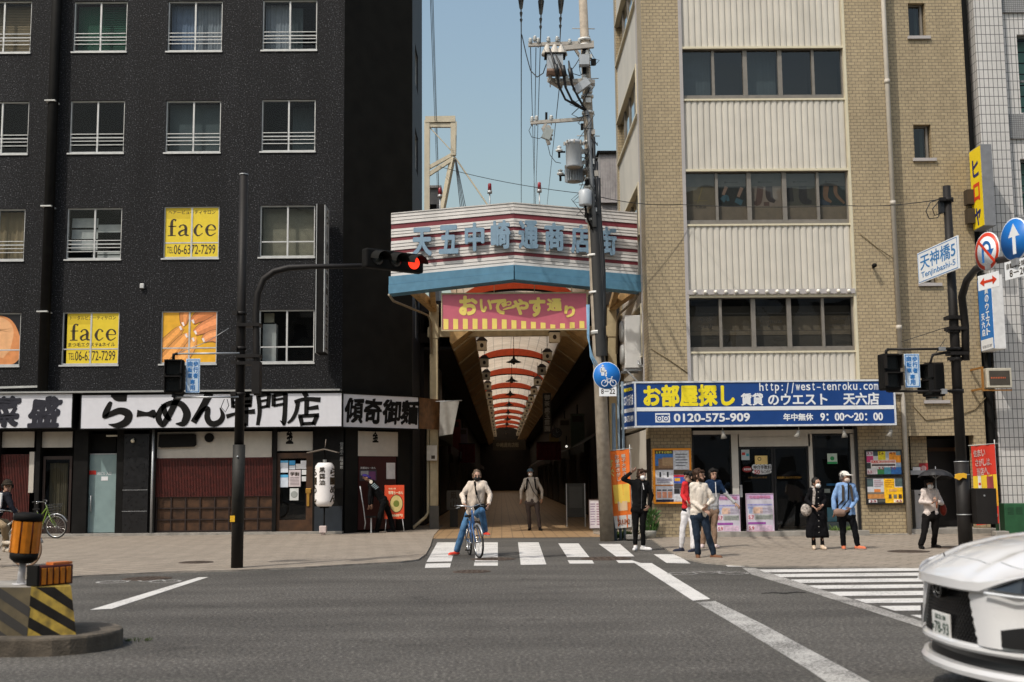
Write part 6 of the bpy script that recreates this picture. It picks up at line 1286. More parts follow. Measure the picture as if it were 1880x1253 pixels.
r_ = rect(820, 901, 846, 936, 39.0); b = MB().m(sm(84,82,76,.7)); b.box(r_[0],r_[1],39.0,39.05,r_[2],r_[3]); b.m(M_INK); vtext(b,'凧山',at(0,38.998,0),r_[0]+.12,r_[1]-.12,r_[2]+.03,r_[3]-.03,.03); b.m(sm(60,58,54,.7)).box(r_[0]+.1,r_[1]-.1,39.05,39.1,.012,r_[2]); tag(b.build('standing_sign'), 'grey standing sign with two kanji in shadow behind the cyclist', 'signboard')
p = U(1040, 820, 44); b = MB().m(emis('shop_lamp',(1,.95,.85),.8)); b.ball((p.x,44,p.z),.045); b.m(M_BLK).cyl((p.x,44,p.z+.05),(p.x,44,p.z+.4),.015); tag(b.build('shop_lamp'), 'small lit bulb in the dark shops beyond the clock', 'lamp')
for q, lab in (((842,815,872,850), 'dark red shop curtain hanging on the shop row behind the cyclist'), ((985,812,1030,845), 'dark red shop curtain behind the man in the helmet')):
    r_ = rect(*q, 52); b = MB(); pleats(b, r_[0], r_[1], r_[2], r_[3], 52, mat('curtain_dark_red',(.10,.008,.012),.9), .03); b.m(M_BLK).cyl((r_[0],52,r_[3]),(r_[1],52,r_[3]),.02); tag(b.build('shop_curtain'), lab, 'curtain')
for k, (sx, y, z, c, lab) in enumerate(((-1,47,3.6,(96,88,70),'dim tan'),(1,50,3.4,(70,84,66),'dim green'),(-1,56,3.5,(110,40,34),'dim red'),(1,60,3.7,(104,98,90),'dim grey'),(-1,68,3.6,(90,84,100),'dim violet'),(1,72,3.5,(112,96,52),'dim ochre'))):
    x = AX+sx*2.75; t = thing('vertical_sign', (x, y, z), lab+' upright shop sign hanging '+('west' if sx < 0 else 'east')+' in the arcade gloom', 'sign'); b = MB().m(sm(*c,.6)); b.box(x-.3, x+.3, y, y+.14, z-.7, z+.9); b.m(M_INK); b.box(x-.22, x+.22, y-.006, y, z+.55, z+.8); b.build('panel', t); MB().m(M_BLK).box(x-.03, x+.03, y+.03, y+.09, z+.9, z+1.3).build('hanger', t)
# white flag on the pillar
P = [U(808,738,37.2), U(843,737,37.2), U(831,797,37.2), U(806,801,37.2)]; t = thing('shop_flag', tuple(P[0]), 'white cloth shop flag hanging askew beside the arcade pillar', 'flag')
b = MB().m(sm(150,147,141,.8)); n = 8; vs = []
for j in range(n+1):
    for i in range(n+1):
        q = P[3].lerp(P[2], i/n).lerp(P[0].lerp(P[1], i/n), j/n); vs.append((q.x, q.y+.04*math.sin(i*1.1+j*.5), q.z))
b.add(vs, [(j*(n+1)+i,j*(n+1)+i+1,(j+1)*(n+1)+i+1,(j+1)*(n+1)+i) for j in range(n) for i in range(n)], True); b.build('cloth', t)
b = MB().m(M_STEEL); b.cyl((P[0].x-.35,37.3,P[0].z+.01),(P[1].x+.08,37.2,P[1].z+.02), .014, n=8); b.build('rod', t)
# white steel gantry on the roof
YT = 36.7; M_TOW = mat('gantry_cream', (.56,.50,.38), .5, var=.08, dirt=.15)
t = thing('roof_gantry', (U(805,380,YT).x, YT, 6), 'cream steel gantry frame rising behind the arcade gate', 'tower')
b = MB().m(M_TOW)
def tb(a, c_, w, Y=YT, Y2=None): b.bar(U(*a,Y), U(*c_,Y2 or Y), w)
tb((784,222),(784,392),.17); tb((832,221),(832,286),.16); tb((781,221),(836,220),.2); tb((788,231),(828,231),.12); tb((837,224),(836,286),.06, YT+.4); tb((833,283),(786,309),.11); tb((833,291),(787,321),.12); tb((831,290),(811,392),.14, YT, YT+.2); tb((833,286),(896,378),.045); tb((785,230),(834,283),.03); tb((788,225),(787,392),.06, YT+.3); b.build('frame', t)
b = MB().m(mat('shed_grey',(.42,.40,.38),.7,dirt=.3)); r_ = rect(787,346,806,378,47); b.box(r_[0],r_[1],47,49,4,r_[3]); b.box(r_[0]-.1,r_[1]+.1,46.9,49.1,r_[3],r_[3]+.1); b.m(M_BLK).box(r_[0],r_[1]-.1,46.95,46.99,r_[2]-.4,r_[2]+.05); tag(b.build('roof_shed'), 'small pale roof shed behind the cream gantry leg', 'shed')
M_BEAC = mat('beacon_red', (.25,.02,.03), .25)
for k, (px, y0, y1, Y) in enumerate(((651/3.133+600, 345, 385, 34.5), (899, 337, 376, 33.2), (990, 335, 376, 33.2))):
    p, q = U(px, y0, Y), U(px, y1, Y); t = thing('beacon_lamp', (p.x, Y, q.z), ['red beacon lamp beside the gantry leg, lowest of the three','red beacon lamp on the gate roof between gantry and centre','red beacon lamp on the gate roof nearer the utility pole'][k], 'lamp', 'red beacons on the arcade gate')
    h_ = p.z-q.z; b = MB().m(M_STEEL); b.cyl((p.x,Y,q.z-.4),(p.x,Y,p.z-.27), .018, n=8); b.cyl((p.x,Y,p.z-.30),(p.x,Y,p.z-.22), .07); b.build('mast', t); MB().m(M_BEAC).lathe([(.055,-.22),(.05,-.02),(.03,0)], 14, at(p.x,Y,p.z)).build('lens', t)
# pale building behind
b = MB().m(mat('pale_metal_cladding', (.40,.37,.36), .6, dirt=.35)); YQ = 56; r_ = rect(1101, 282, 1160, 400, YQ); b.box(r_[0], r_[1]+4, YQ, YQ+8, 4, r_[3])
for i in range(40): x = r_[0]+.12*i; b.box(x, x+.02, YQ-.03, YQ-.001, 4, r_[3])
b.m(M_BLK).box(r_[0]-.1, r_[1]+4, YQ-.15, YQ+8, r_[3], r_[3]+.1); b.m(M_LAV).box(r_[0], r_[1]+4, YQ-.2, YQ-.031, U(1110,372,YQ).z-.05, U(1110,372,YQ).z+.05); tag(b.build('warehouse'), 'pale ribbed metal building behind the utility pole', 'building')
# ================================================================ utility pole and overhead gear
M_PCON = mat('pole_concrete', (.36,.305,.24), .8, var=.2, scale=7, dirt=.15)
M_GREYP = mat('transformer_grey', (.42,.45,.48), .4, var=.05, dirt=.15)
M_CER = mat('insulator_white', (.62,.62,.60), .3, var=.05)
M_CAB = mat('black_cable', (.012,.013,.015), .5)
M_ARM = mat('crossarm_galvanised', (.42,.385,.34), .55, metal=.2, var=.15, dirt=.3)
base = G(1115, 994); YU = base.y
top = U(1067, -70, YU); base.z = 0
def pu(py):                                  # axis of the pole at a photo row
    lo_, hi_ = 0., 1.
    for _ in range(40):
        m_ = (lo_+hi_)/2; 
        if proj(base.lerp(top, m_))[1] > py: lo_ = m_
        else: hi_ = m_
    return base.lerp(top, lo_)
up_ = thing('utility_pole', tuple(base), 'leaning concrete utility pole carrying transformers and crossarms beside the arcade gate', 'utility pole')
b = MB().m(M_PCON); b.tube([base, base.lerp(top,.35), base.lerp(top,.7), top], [.18,.155,.13,.105], 20); b.build('pole', up_)
def V(px, py, dy=0.0): return U(px, py, YU+dy)
b = MB().m(M_CER)
for py in (74, 85, 150, 162, 178, 208, 262, 312, 330, 345, 362, 372, 405, 470, 538, 610, 612):
    p = pu(py); b.cyl(p-Vector((0,0,.03)), p+Vector((0,0,.03)), .19 if py > 300 else .165, n=18)
b.build('strap', up_)
b = MB().m(M_CAB)
for off, y0, y1 in ((.15,300,640),(.19,330,600),(.10,255,690)):
    pts = [pu(y0+(y1-y0)*i/8)+Vector((off-.02*math.sin(i),-.12-.02*(i % 2),0)) for i in range(9)]; b.tube(pts, .05, 8)
b.build('cable_bundle', up_)
b = MB().m(mat('black_sleeve',(.025,.024,.023),.6,dirt=.3)); p, q = pu(655), pu(385); b.tube([p+Vector((.05,-.04,0)), p.lerp(q,.5)+Vector((.045,-.04,0)), q+Vector((.04,-.04,0))], [.165,.16,.15], 20, False); b.build('sleeve', up_)
b = MB().m(sm(120,160,190,.5))
for k in range(3): b.tube([pu(560)+Vector((-.2-.03*k,-.05,0)), pu(620)+Vector((-.24-.02*k,-.08,0)), pu(655)+Vector((-.23+.03*k,-.1,0)), pu(690)+Vector((-.05+.08*k,-.2,0))], .014, 6)
b.build('blue_cable', up_)
for p_, q_, w_ in ((V(970,83),V(1090,79),.09),(V(1030,90,-.2),V(1090,84,-.2),.12),(V(1030,90,.2),V(1090,84,.2),.11),(V(1012,148,-.1),V(1092,151,-.1),.10),(V(1012,152,.25),V(1092,155,.25),.10),(V(974,226),V(1072,219),.085),(V(1052,84),V(1068,110),.07),(V(1008,146,-.2),V(1030,160,.1),.12)): MB().m(M_ARM).bar(p_, q_, w_).build('crossarm', up_)
def insulator(p, s=1.0, par=up_):
    b = MB().m(M_CER); b.lathe([(.02*s,0),(.06*s,.01*s),(.03*s,.04*s),(.065*s,.06*s),(.03*s,.09*s),(.055*s,.11*s),(.02*s,.15*s)], 12, Matrix.Translation(p)); b.m(M_ARM).cyl(p-Vector((0,0,.12*s)), p, .015, n=6); return b.build('insulator', par)
for px, py in ((974,80),(982,76),(988,80),(1007,78),(1023,77),(1046,82),(1064,80),(1080,75)): insulator(V(px,py,-.02))
for px, py in ((977,224),(985,223),(1012,222)): insulator(V(px,py), 1.0)
for px, py in ((1010,150),(1024,152),(1040,150),(1078,105),(1080,112),(1072,150)): insulator(V(px,py,-.15), 1.3)
# switch box with bushings and dark lead cables
r_ = rect(1004, 104, 1033, 131, YU-.35); b = MB().m(M_GREYP); b.box(r_[0], r_[1], YU-.55, YU-.1, r_[2], r_[3]); b.m(mat('rusty_bottom',(.30,.20,.15),.7)).box(r_[0]-.01, r_[1]+.01, YU-.56, YU-.09, r_[2]-.06, r_[2]-.002); b.m(M_BLK).box(r_[0]-.06, r_[1]+.08, YU-.58, YU-.07, r_[3]+.002, r_[3]+.03)
for u in (0.02, .5, .95): p = Vector((r_[0]+(r_[1]-r_[0])*u, YU-.35, r_[3]+.03)); b.m(mat('bushing_cream',(.50,.46,.40),.5)); b.lathe([(.15,0),(.14,.06),(.06,.24),(.02,.3)], 16, Matrix.Translation(p))
b.build('switch_box', up_)
b = MB().m(M_CAB)
J = V(1076, 204, -.15)
for a, m1, m2 in (((1009,88),(1021,128),(1026,158)), ((1020,100),(1034,130),(1038,160)), ((1044,112),(1047,135),(1050,155))):
    pts = [V(*a,-.6), V(*m1,-.62), V(*m2,-.45), V(m2[0]+12, m2[1]+25, -.3), J]; b.tube(pts, [.018,.045,.03,.03,.03], 8)
    b.tube([V(m1[0]-1,m1[1]-9,-.625), V(m1[0]+3,m1[1]+10,-.6)], .06, 8)
b.build('lead_cable', up_)
b = MB().m(mat('conduit_grey',(.14,.15,.16),.5)); b.tube([V(1076,204,-.15), V(1083,225,-.12), pu(250)+Vector((-.02,-.2,0)), pu(330)+Vector((0,-.2,0)), pu(420)+Vector((0.02,-.21,0))], .055, 10); b.build('riser_conduit', up_)
b = MB().m(M_GREYP); b.box(V(1062,120).x, V(1080,120).x, YU-.4, YU-.15, V(1070,128).z, V(1070,110).z); b.build('relay_box', up_); MB().m(M_GREYP).bar(V(1055,168,-.3), V(1080,150,-.3), .2, .2).build('relay_box', up_)
b = MB().m(M_ARM)                                  # open fuse cut-out on the second arm
for k, (p, q, w) in enumerate((((1003,226),(996,238),.07),((998,236),(1008,266),.09),((1006,232),(1012,258),.06),((1001,240),(1009,232),.1),((1010,240),(1014,250),.04))): b.bar(V(*p,-.05*k), V(*q,-.05*k), w)
b.m(M_BLK).bar(V(1003,207), V(1003,224), .06); b.m(mat('fuse_grey',(.30,.33,.32),.5)).cbox(V(1005,246,-.3), (.22,.12,.3), Matrix.Rotation(.4,3,'Y')); b.build('fuse_cutout', up_)
def transformer(px0, px1, py0, py1, dy, fins):
    r_ = rect(px0, py0, px1, py1, YU+dy); R = (r_[1]-r_[0])/2; cx = (r_[0]+r_[1])/2; M = at(cx, YU+dy, 0)
    b = MB().m(M_GREYP); b.lathe([(R*.9,r_[2]),(R*.95,r_[2]+.03),(R*.95,r_[3]-.06),(R*1.05,r_[3]-.05),(R*1.05,r_[3]),(R*.8,r_[3]+.05),(.05,r_[3]+.07)], 28, M)
    b.m(mat('transformer_base',(.26,.22,.17),.7)); b.lathe([(R*.85,r_[2]-.012),(R*.85,r_[2]-.002)], 28, M); b.m(M_GREYP)
    if fins:
        for k in range(22): a = 2*math.pi*k/22; b.cbox((cx+R*1.0*math.cos(a), YU+dy+R*1.0*math.sin(a), (r_[2]+r_[3])/2-.05), (.10,.012,(r_[3]-r_[2])*.75), Matrix.Rotation(a,3,'Z'))
    tr = b.build('transformer', up_)
    for k in range(8): a = 2*math.pi*k/8; c_ = MB().m(M_ARM).cbox((cx+R*1.07*math.cos(a), YU+dy+R*1.07*math.sin(a), r_[3]-.03), (.06,.03,.09), Matrix.Rotation(a,3,'Z')); c_.build('clamp', tr)
    b = MB().m(M_CER); z = r_[3]-.25; p = Vector((cx-R-.02, YU+dy, z)); b.lathe([(.02,0),(.09,.02),(.09,.06),(.03,.09),(.07,.12),(.03,.16)], 12, Matrix.Translation((cx-R-.16,YU+dy,z)) ); b.m(M_BLK); b.cyl((cx-R-.16,YU+dy,z-.15),(cx-R-.16,YU+dy,z), .03, n=8); b.bar((cx-R,YU+dy,z),(cx-R-.2,YU+dy,z),.04); b.build('bushing', tr)
    b = MB().m(M_ARM); b.bar((cx+R*.8,YU+dy,z), pu((py0+py1)/2-8), .08, .12); b.bar((cx+R*.8,YU+dy,r_[2]+.12), pu((py0+py1)/2+12), .08, .1); b.build('mount', tr)
transformer(1038, 1069, 262, 308, -.30, False); transformer(1040, 1068, 305, 334, .12, True)
r_ = rect(1064, 352, 1085, 378, YU-.28); b = MB().m(M_GREYP); b.lathe([(.16,r_[2]),(.17,r_[2]+.03),(.17,r_[3]),(.12,r_[3]+.05)], 20, at((r_[0]+r_[1])/2,YU-.28,0)); b.m(M_BLK).tube([((r_[0]+r_[1])/2,YU-.28,r_[2]),((r_[0]+r_[1])/2+.02,YU-.28,r_[2]-.25),(pu(420).x-.05,YU-.2,r_[2]-.6)], .03, 8); b.build('relay_can', up_)
b = MB().m(M_ARM)
for py in (53, 145, 250, 290, 340, 420, 470): p = pu(py); s = 1 if (py//5) % 2 else -1; b.cyl(p, p+Vector((s*.32,-.02,0)), .012, n=6); b.cyl(p, p+Vector((-s*.28,.02,0)), .012, n=6)
b.build('step_bolt', up_)
b = MB().m(mat('conduit_blue',(.17,.22,.26),.5,dirt=.2))
for dx_, z1 in ((.22, 740), (.36, 690), (.47, 700)): p = Vector((base.x+dx_, YU+.25, 0)); b.cyl(p, Vector((pu(z1).x+dx_+.12, YU+.25, pu(z1).z)), .05 if dx_ < .3 else .035, n=12)
b.build('ground_conduit', up_)
rnd = random.Random(4)
for k in range(16):
    y0 = rnd.choice((95,105,150,165,215,240,300,330,352)); y1 = y0+rnd.uniform(25,110); a = pu(y0)+Vector((rnd.uniform(-.25,.2),-.2,0)); e = pu(y1)+Vector((rnd.uniform(-.2,.2),-.2,0)); m_ = a.lerp(e,.5)+Vector((rnd.uniform(-.55,.3),-.1,rnd.uniform(-.4,.05)))
    MB().m(M_CAB).tube([a, a.lerp(m_,.5)+Vector((rnd.uniform(-.1,.1),0,-.12)), m_, e.lerp(m_,.5)+Vector((rnd.uniform(-.1,.1),0,-.08)), e], rnd.uniform(.007,.013), 5).build('loose_cable', up_)
for py in (95,108,118,133,156,170,188,236,246,270,284,300,322,338,388,398): p = pu(py)+Vector((rnd.uniform(-.2,.22),-.14,0)); MB().m(rnd.choice((M_ARM,M_CER,M_BLK))).cbox(p,(rnd.uniform(.06,.14),.1,rnd.uniform(.05,.16))).build('clamp', up_)
# round path sign and its plate
def round_sign(name, label, c, R, rz, faces, plate=None, group=None, back=True):
    M = Matrix.Translation(c) @ Matrix.Rotation(rz, 4, 'Z'); t = thing(name, tuple(c), label, 'traffic sign', group, rz)
    b = MB()
    RX = Matrix.Rotation(math.pi/2, 4, 'X')
    for k, (r_, m_) in enumerate(faces): b.m(m_); b.lathe([(r_, -.004+.0025*k), (r_, .0025*(k+1))], 48, M @ RX) if k else b.lathe([(r_, -.02), (r_, .002)], 48, M @ RX)
    b.build('plate', t); return t, M
M_TSB = sm(22,112,196,.4,var=.04); M_TSW = sm(232,234,236,.4,var=.03); M_TSR = sm(206,60,30,.4,var=.05)
c = U(1114, 690, YU-.45)
t, M = round_sign('path_sign', 'round blue pedestrian and bicycle sign strapped to the leaning utility pole', c, .34, 0, [(.345,M_TSW),(.335,M_TSB)])
b = MB().m(M_TSW); Mf = M @ Matrix.Translation((0,-.006,0))
def seg(b, pts, w, M=Mf): brush(b, [(x,z,w) for x,z in pts], M, .002, 3)
disc_ = lambda b, x, z, r, M=Mf: b.add([M @ Vector((x+r*math.cos(2*math.pi*i/16), -.003, z+r*math.sin(2*math.pi*i/16))) for i in range(16)], [tuple(range(16))])
disc_(b,-.10,.25,.028); disc_(b,-.025,.12,.022); seg(b,[(-.10,.21),(-.10,.10)],.085); seg(b,[(-.12,.12),(-.12,-.0)],.035); seg(b,[(-.08,.12),(-.08,-.0)],.035); seg(b,[(-.06,.18),(-.03,.06)],.03); seg(b,[(-.14,.19),(-.15,.08)],.03); seg(b,[(-.02,.09),(-.02,.03)],.05); seg(b,[(-.03,.04),(-.03,-.02)],.02); seg(b,[(-.01,.04),(-.01,-.02)],.02)
for cx in (-.06, .16): 
    pts = [(cx+.075*math.cos(2*math.pi*i/14), -.19+.075*math.sin(2*math.pi*i/14)) for i in range(15)]; seg(b, pts, .016)
seg(b,[(-.06,-.19),(0,-.09)],.014); seg(b,[(0,-.09),(.12,-.08)],.014); seg(b,[(.16,-.19),(.11,-.04)],.014); seg(b,[(0,-.09),(.05,-.19)],.014); seg(b,[(.05,-.19),(.12,-.08)],.014); seg(b,[(-.02,-.06),(.02,-.06)],.018); seg(b,[(.11,-.04),(.15,-.03)],.016)
b.build('pictogram', t)
def plate(name, label, cat, M, x0, x1, z0, z1, mface, texts, d=.012, border=None, group=None, r=0):
    c = M @ Vector(((x0+x1)/2,0,(z0+z1)/2)); t = thing(name, tuple(c), label, cat, group, M.to_euler().z)
    b = MB().m(mface); b.box(x0,x1,0,d,z0,z1,M); b.build('plate', t, bevel=.004)
    b = MB()
    if border:
        b.m(border[0]); g = border[1]; i_ = border[2]
        for a in ((x0+i_,x1-i_,z0+i_,z0+i_+g),(x0+i_,x1-i_,z1-i_-g,z1-i_),(x0+i_,x0+i_+g,z0+i_+g,z1-i_-g),(x1-i_-g,x1-i_,z0+i_+g,z1-i_-g)): b.box(a[0],a[1],-.003,-.0005,a[2],a[3],M)
    for (s, a, c_, e, f, m_, bold, vert) in texts:
        b.m(m_)
        if vert: vtext(b, s, M @ Matrix.Translation((0,-.001,0)), a, c_, e, f, bold, .002)
        else: put_text(b, s, M @ Matrix.Translation((0,-.001,0)), a, c_, e, f, bold, .002)
    if b.v: b.build('lettering', t)
    return t
r_ = rect(1100, 710, 1132, 728, YU-.45); plate('sign_plate', 'small white 8-22 hours plate below the round blue path sign', 'sign', at(0,YU-.45,0), r_[0], r_[1], r_[2], r_[3], M_TSW, [('8－22', r_[0]+.05, r_[1]-.04, r_[2]+.06, r_[3]-.06, M_INK, .01, False)])
# grass tuft and bush
def leaves(b, c, R, n, m, L=.1, up=.6, seed=1):
    rnd = random.Random(seed); b.m(m)
    for _ in range(n):
        a = rnd.random()*6.28; r = R*math.sqrt(rnd.random()); p = Vector((c[0]+r*math.cos(a), c[1]+r*math.sin(a)*.6, c[2]+rnd.random()*up*.6))
        d = Vector((math.cos(a)*.5+rnd.uniform(-.3,.3), math.sin(a)*.5+rnd.uniform(-.3,.3), rnd.uniform(.3,1.2))).normalized()*L*rnd.uniform(.6,1.4); s = d.cross(Vector((rnd.uniform(-1,1),rnd.uniform(-1,1),.2))).normalized()*L*.12
        b.add([p-s, p+s, p+d*.6+s*.8, p+d, p+d*.6-s*.8], [(0,1,2,3,4)])
M_GRS = mat('weed_green', (.10,.16,.035), .7, var=.35, scale=12); M_LEAF = mat('leaf_green', (.05,.12,.025), .5, var=.4, scale=9)
p = G(1140, 992); b = MB(); leaves(b, (p.x,p.y+.2,PZ), .45, 420, M_GRS, .15, .12, 3); o = b.build('grass_tuft'); tag(o, 'tuft of roadside grass at the foot of the utility pole', 'plant')
p = G(1545, 986); b = MB(); leaves(b, (p.x,p.y+.1,PZ), .22, 160, M_GRS, .16, .22, 5); tag(b.build('weed_tuft'), 'green weed growing at the base of the right-hand brick pier', 'plant'); 
p = G(1196, 992); t = thing('leafy_plant', (p.x, p.y, PZ), 'leafy green plant hanging over a pale pot behind the man in black', 'plant'); b = MB(); leaves(b, (p.x,p.y+.25,.15), .2, 260, M_LEAF, .16, .9, 8); b.build('foliage', t); b = MB().m(sm(150,148,140,.7)); b.lathe([(.14,0),(.17,.16),(.17,.2)], 18, at(p.x,p.y+.25,PZ)); b.build('pot', t)
b = MB(); leaves(b, (p.x,p.y+.25,.5), .12, 3, M_LEAF, .1, .3, 2)
# ================================================================ overhead wires
def wire(name, label, pts, r=.012, sag=0.0, group='overhead wires over the arcade mouth', cat='cable', m=None, extra=None):
    b = MB().m(m or M_CAB); q = []
    for i in range(len(pts)-1):
        for k in range(10):
            u = k/10; p = pts[i].lerp(pts[i+1], u); p.z -= sag*4*u*(1-u); q.append(p)
    q.append(pts[-1]); b.tube(q, r, 6)
    if extra: extra(b)
    return tag(b.build(name), label, cat, group)
for k, (xt, xb, yb) in enumerate(((956.5, 957, 62), (995, 992, 78), (1032, 1028, 76))):
    a = U(xt-.5, -60, 20.0); e = V(xb, yb, -.05)
    def ex(b, a=a, e=e): 
        for f0, f1, r0 in ((.36,.52,.065),(.60,.66,.035),(.72,.76,.035)): b.cyl(a.lerp(e,f0), a.lerp(e,f1), r0, r0*.6, 8)
    wire('power_line', ['black power line with insulator sleeves, nearest the arcade axis','black power line with insulator sleeves, middle of three above the crossarm','black power line with insulator sleeves, beside the concrete pole'][k], [a, e], .014, .15, extra=ex)
for k, (x0, y0, x1, y1, Y1) in enumerate(((957,62,957,376,60), (974,88,982,376,70), (984,88,980,376,70), (992,85,983,380,62), (1027,160,1004,380,66), (1075,330,1100,372,60))):
    wire('power_line', 'thin power line running back from the pole above the arcade roof', [V(x0,y0,0), U(x1,y1,Y1)], .011 if k else .014, .0, 'thin lines running back over the arcade roof')
for k, (x0, x1) in enumerate(((789,803),(791.5,805),(794,806))): wire('power_line', 'thin power line dropping toward the cream gantry beside the black building', [U(x0,-30,26), U(x1,350,46)], .008, 0, 'thin lines by the black building')
for k in range(4): wire('power_line', 'thin stay line slanting down from the gantry to the gate roof', [U(835+k*.6,290,36.8), U(846+k*3.4,388,34)], .012, 0, 'stay lines of the gantry')
wire('power_line', 'long thin line from the gantry across to the brick office wall', [U(806,306,36.7), V(1082,357,-.1), U(1250,376,YR-.3)], .010, .1)
wire('jumper_cable', 'looped jumper cable between black line and switch box', [V(958,64,-.05), V(966,100,-.05), V(974,130,-.1), V(986,142,-.2), V(997,135,-.3), V(1003,118,-.4)], .014, 0)
wire('jumper_cable', 'slack jumper from the fuse cut-out down to the transformer', [V(1006,268,-.2), V(1010,285,-.2), V(1020,298,-.25), V(1030,300,-.25)], .009, 0)
wire('jumper_cable', 'small loop of cable under the second crossarm', [V(978,226), V(971,240), V(976,252), V(990,255), V(998,250)], .008, 0)
# ================================================================ traffic signal posts
M_POST = mat('signal_post_black', (.015,.013,.012), .55, var=.2, scale=3, spec=.25)
M_POSTS = mat('signal_post_sleeve', (.028,.027,.024), .6, var=.2, spec=.25)
M_LENS = mat('dark_lens', (.012,.014,.014), .25)
def ped_signal(label, c, rz, h=.62):
    t = thing('pedestrian_signal', tuple(c), label, 'pedestrian signal', 'black pedestrian signals on the signal posts', rz); M = Matrix.Translation(c) @ Matrix.Rotation(rz,4,'Z')
    b = MB().m(M_BLK); b.box(-.17,.17,-.05,.2,-h/2,h/2,M); b.build('housing', t, bevel=.03)
    for z in (h*.24, -h*.24):
        MB().m(M_LENS).box(-.12,.12,-.056,-.051,z-.12,z+.12,M).build('lens', t)
        b = MB().m(M_POST); b.box(-.15,.15,-.2,-.051,z+.125,z+.14,M); b.box(-.15,-.137,-.17,-.051,z-.1,z+.124,M); b.box(.137,.15,-.17,-.051,z-.1,z+.124,M); b.build('visor', t)
    return t
def bike_plate(label, x0, y0, x1, y1, Y):
    r_ = rect(x0,y0,x1,y1,Y); w = r_[1]-r_[0]; h_ = r_[3]-r_[2]; mb_ = sm(40,120,190,.5)
    return plate('sign_plate', label, 'sign', at(0,Y,0), *r_, sm(196,214,230,.5), [('歩行者', r_[0]+w*.52, r_[1]-w*.14, r_[2]+h_*.42, r_[3]-h_*.06, mb_, .02, True), ('自転車', r_[0]+w*.14, r_[0]+w*.46, r_[2]+h_*.42, r_[3]-h_*.06, mb_, .02, True), ('専用', r_[0]+w*.32, r_[0]+w*.66, r_[2]+h_*.07, r_[2]+h_*.40, mb_, .02, True)], .012, (mb_, .012, .015), 'bicycle and pedestrian only plates')
base = G(435, 1046); YS1 = base.y; topz = U(447, 322, YS1)
xt = (topz.x+base.x)/2
t = thing('signal_post', (xt, YS1, PZ), 'tall black traffic signal post with a curved arm before the ramen shop', 'signal post')
b = MB().m(M_POST); zs_ = U(437, 817, YS1).z; b.cyl((base.x,YS1,PZ),(base.x,YS1,zs_), .108, n=24); b.cyl((base.x,YS1,zs_+.002),(base.x+.0,YS1,topz.z), .088,.078, 24); b.m(M_POSTS); b.cyl((base.x,YS1,U(435,960,YS1).z),(base.x,YS1,zs_), .112, n=24); b.build('post', t)
b = MB().m(M_STEEL); b.cyl((base.x,YS1,topz.z),(base.x,YS1,topz.z+.02), .085); b.ball((base.x,YS1-.112,zs_-.22), .02); b.build('cap', t)
b = MB().m(sm(220,170,30,.6)); z = U(428,952,YS1).z; b.lathe([(.1135,z-.07),(.1135,z+.04)], 20, at(base.x,YS1,0)) if False else b.box(base.x-.115, base.x-.03, YS1-.114, YS1-.095, z-.06, z+.05); b.build('yellow_tag', t)
A = lambda px, py, dy=0: U(px, py, YS1+dy)
b = MB().m(M_POST); pts = [A(472,726,-.06),A(471,640,-.06),A(470,575,-.06),A(473,540,-.06),A(484,513,-.06),A(503,499,-.06),A(530,492,-.06),A(570,490,-.06),A(700,488,-.06)]; b.tube(pts, [.062]*7+[.05,.042], 12); b.build('arm', t)
b = MB().m(M_POST)
for py in (598, 655, 668): p = A(455,py); b.box(base.x-.05, A(472,py).x+.07, YS1-.14, YS1+.12, p.z-.03, p.z+.03)
b.box(A(466,690).x, A(480,690).x, YS1-.2, YS1+.05, A(472,724).z, A(472,668).z)
b.m(M_STEEL)
for py, x0 in ((650,326),(730,322)): MB().m(M_STEEL).cyl(A(x0,py,-.1), (base.x,YS1-.1,A(430,py).z), .018, n=10).build('signal_arm', t)
b.m(M_POST); b.tube([A(326,650,-.1),A(319,651,-.1),A(318,662,-.1)], .03, 8); b.tube([A(322,730,-.1),A(318,728,-.1),A(318,718,-.1)], .03, 8)
for py in (576, 640, 666, 724): p = A(440,py); b.cyl(Vector((base.x,YS1,p.z-.03)),Vector((base.x,YS1,p.z+.03)), .1, n=18); b.cbox((base.x-.1,YS1-.1,p.z),(.1,.06,.07))
b.m(M_STEEL); b.cyl(A(420,603,-.1),A(380,628,-.1),.006,n=5); b.cyl(A(380,628,-.1),A(328,648,-.1),.006,n=5)
b.m(M_CAB); b.tube([A(412,733,-.12),A(406,748,-.12),A(414,757,-.12),A(420,745,-.12),A(417,733,-.12)], .008, 5); b.build('bracket', t)
ped_signal('black pedestrian signal on the post before the ramen shop', A(319,691,-.12), .12)
bike_plate('blue lettered bicycle plate beside the pedestrian signal before the ramen shop', 341, 659, 367, 722, YS1-.12)
c = A(722, 480, -.1); rz = math.radians(36)
t = thing('traffic_light', tuple(c), 'black horizontal traffic light showing red at the arm end', 'traffic light', None, rz); M = Matrix.Translation(c) @ Matrix.Rotation(rz,4,'Z')
b = MB().m(M_BLK); b.box(-.62,.62,-.08,.1,-.18,.18,M); b.build('housing', t, bevel=.03)
for k, x in enumerate((-.38, 0, .40)):
    on = k == 2
    MB().m(emis('red_signal',(1.0,.04,.015),1.5) if on else M_LENS).lathe([(.125,0),(.115,.02),(.07,.03)], 24, M @ Matrix.Translation((x,-.08,-.0)) @ Matrix.Rotation(math.pi/2,4,'X')).build('lens', t)
    b = MB().m(M_BLKS); vs = []; fs = []
    for i in range(13):
        a = math.pi*(i/12)*1.0; r = .155
        for y, dz in ((-.08,0),(-.36,-.06)): vs.append(M @ Vector((x+r*.95*math.cos(a), y, r*math.sin(a)+dz)))
    for i in range(12): fs.append((2*i,2*i+1,2*i+3,2*i+2))
    b.add(vs, fs, True); b.build('visor', t)
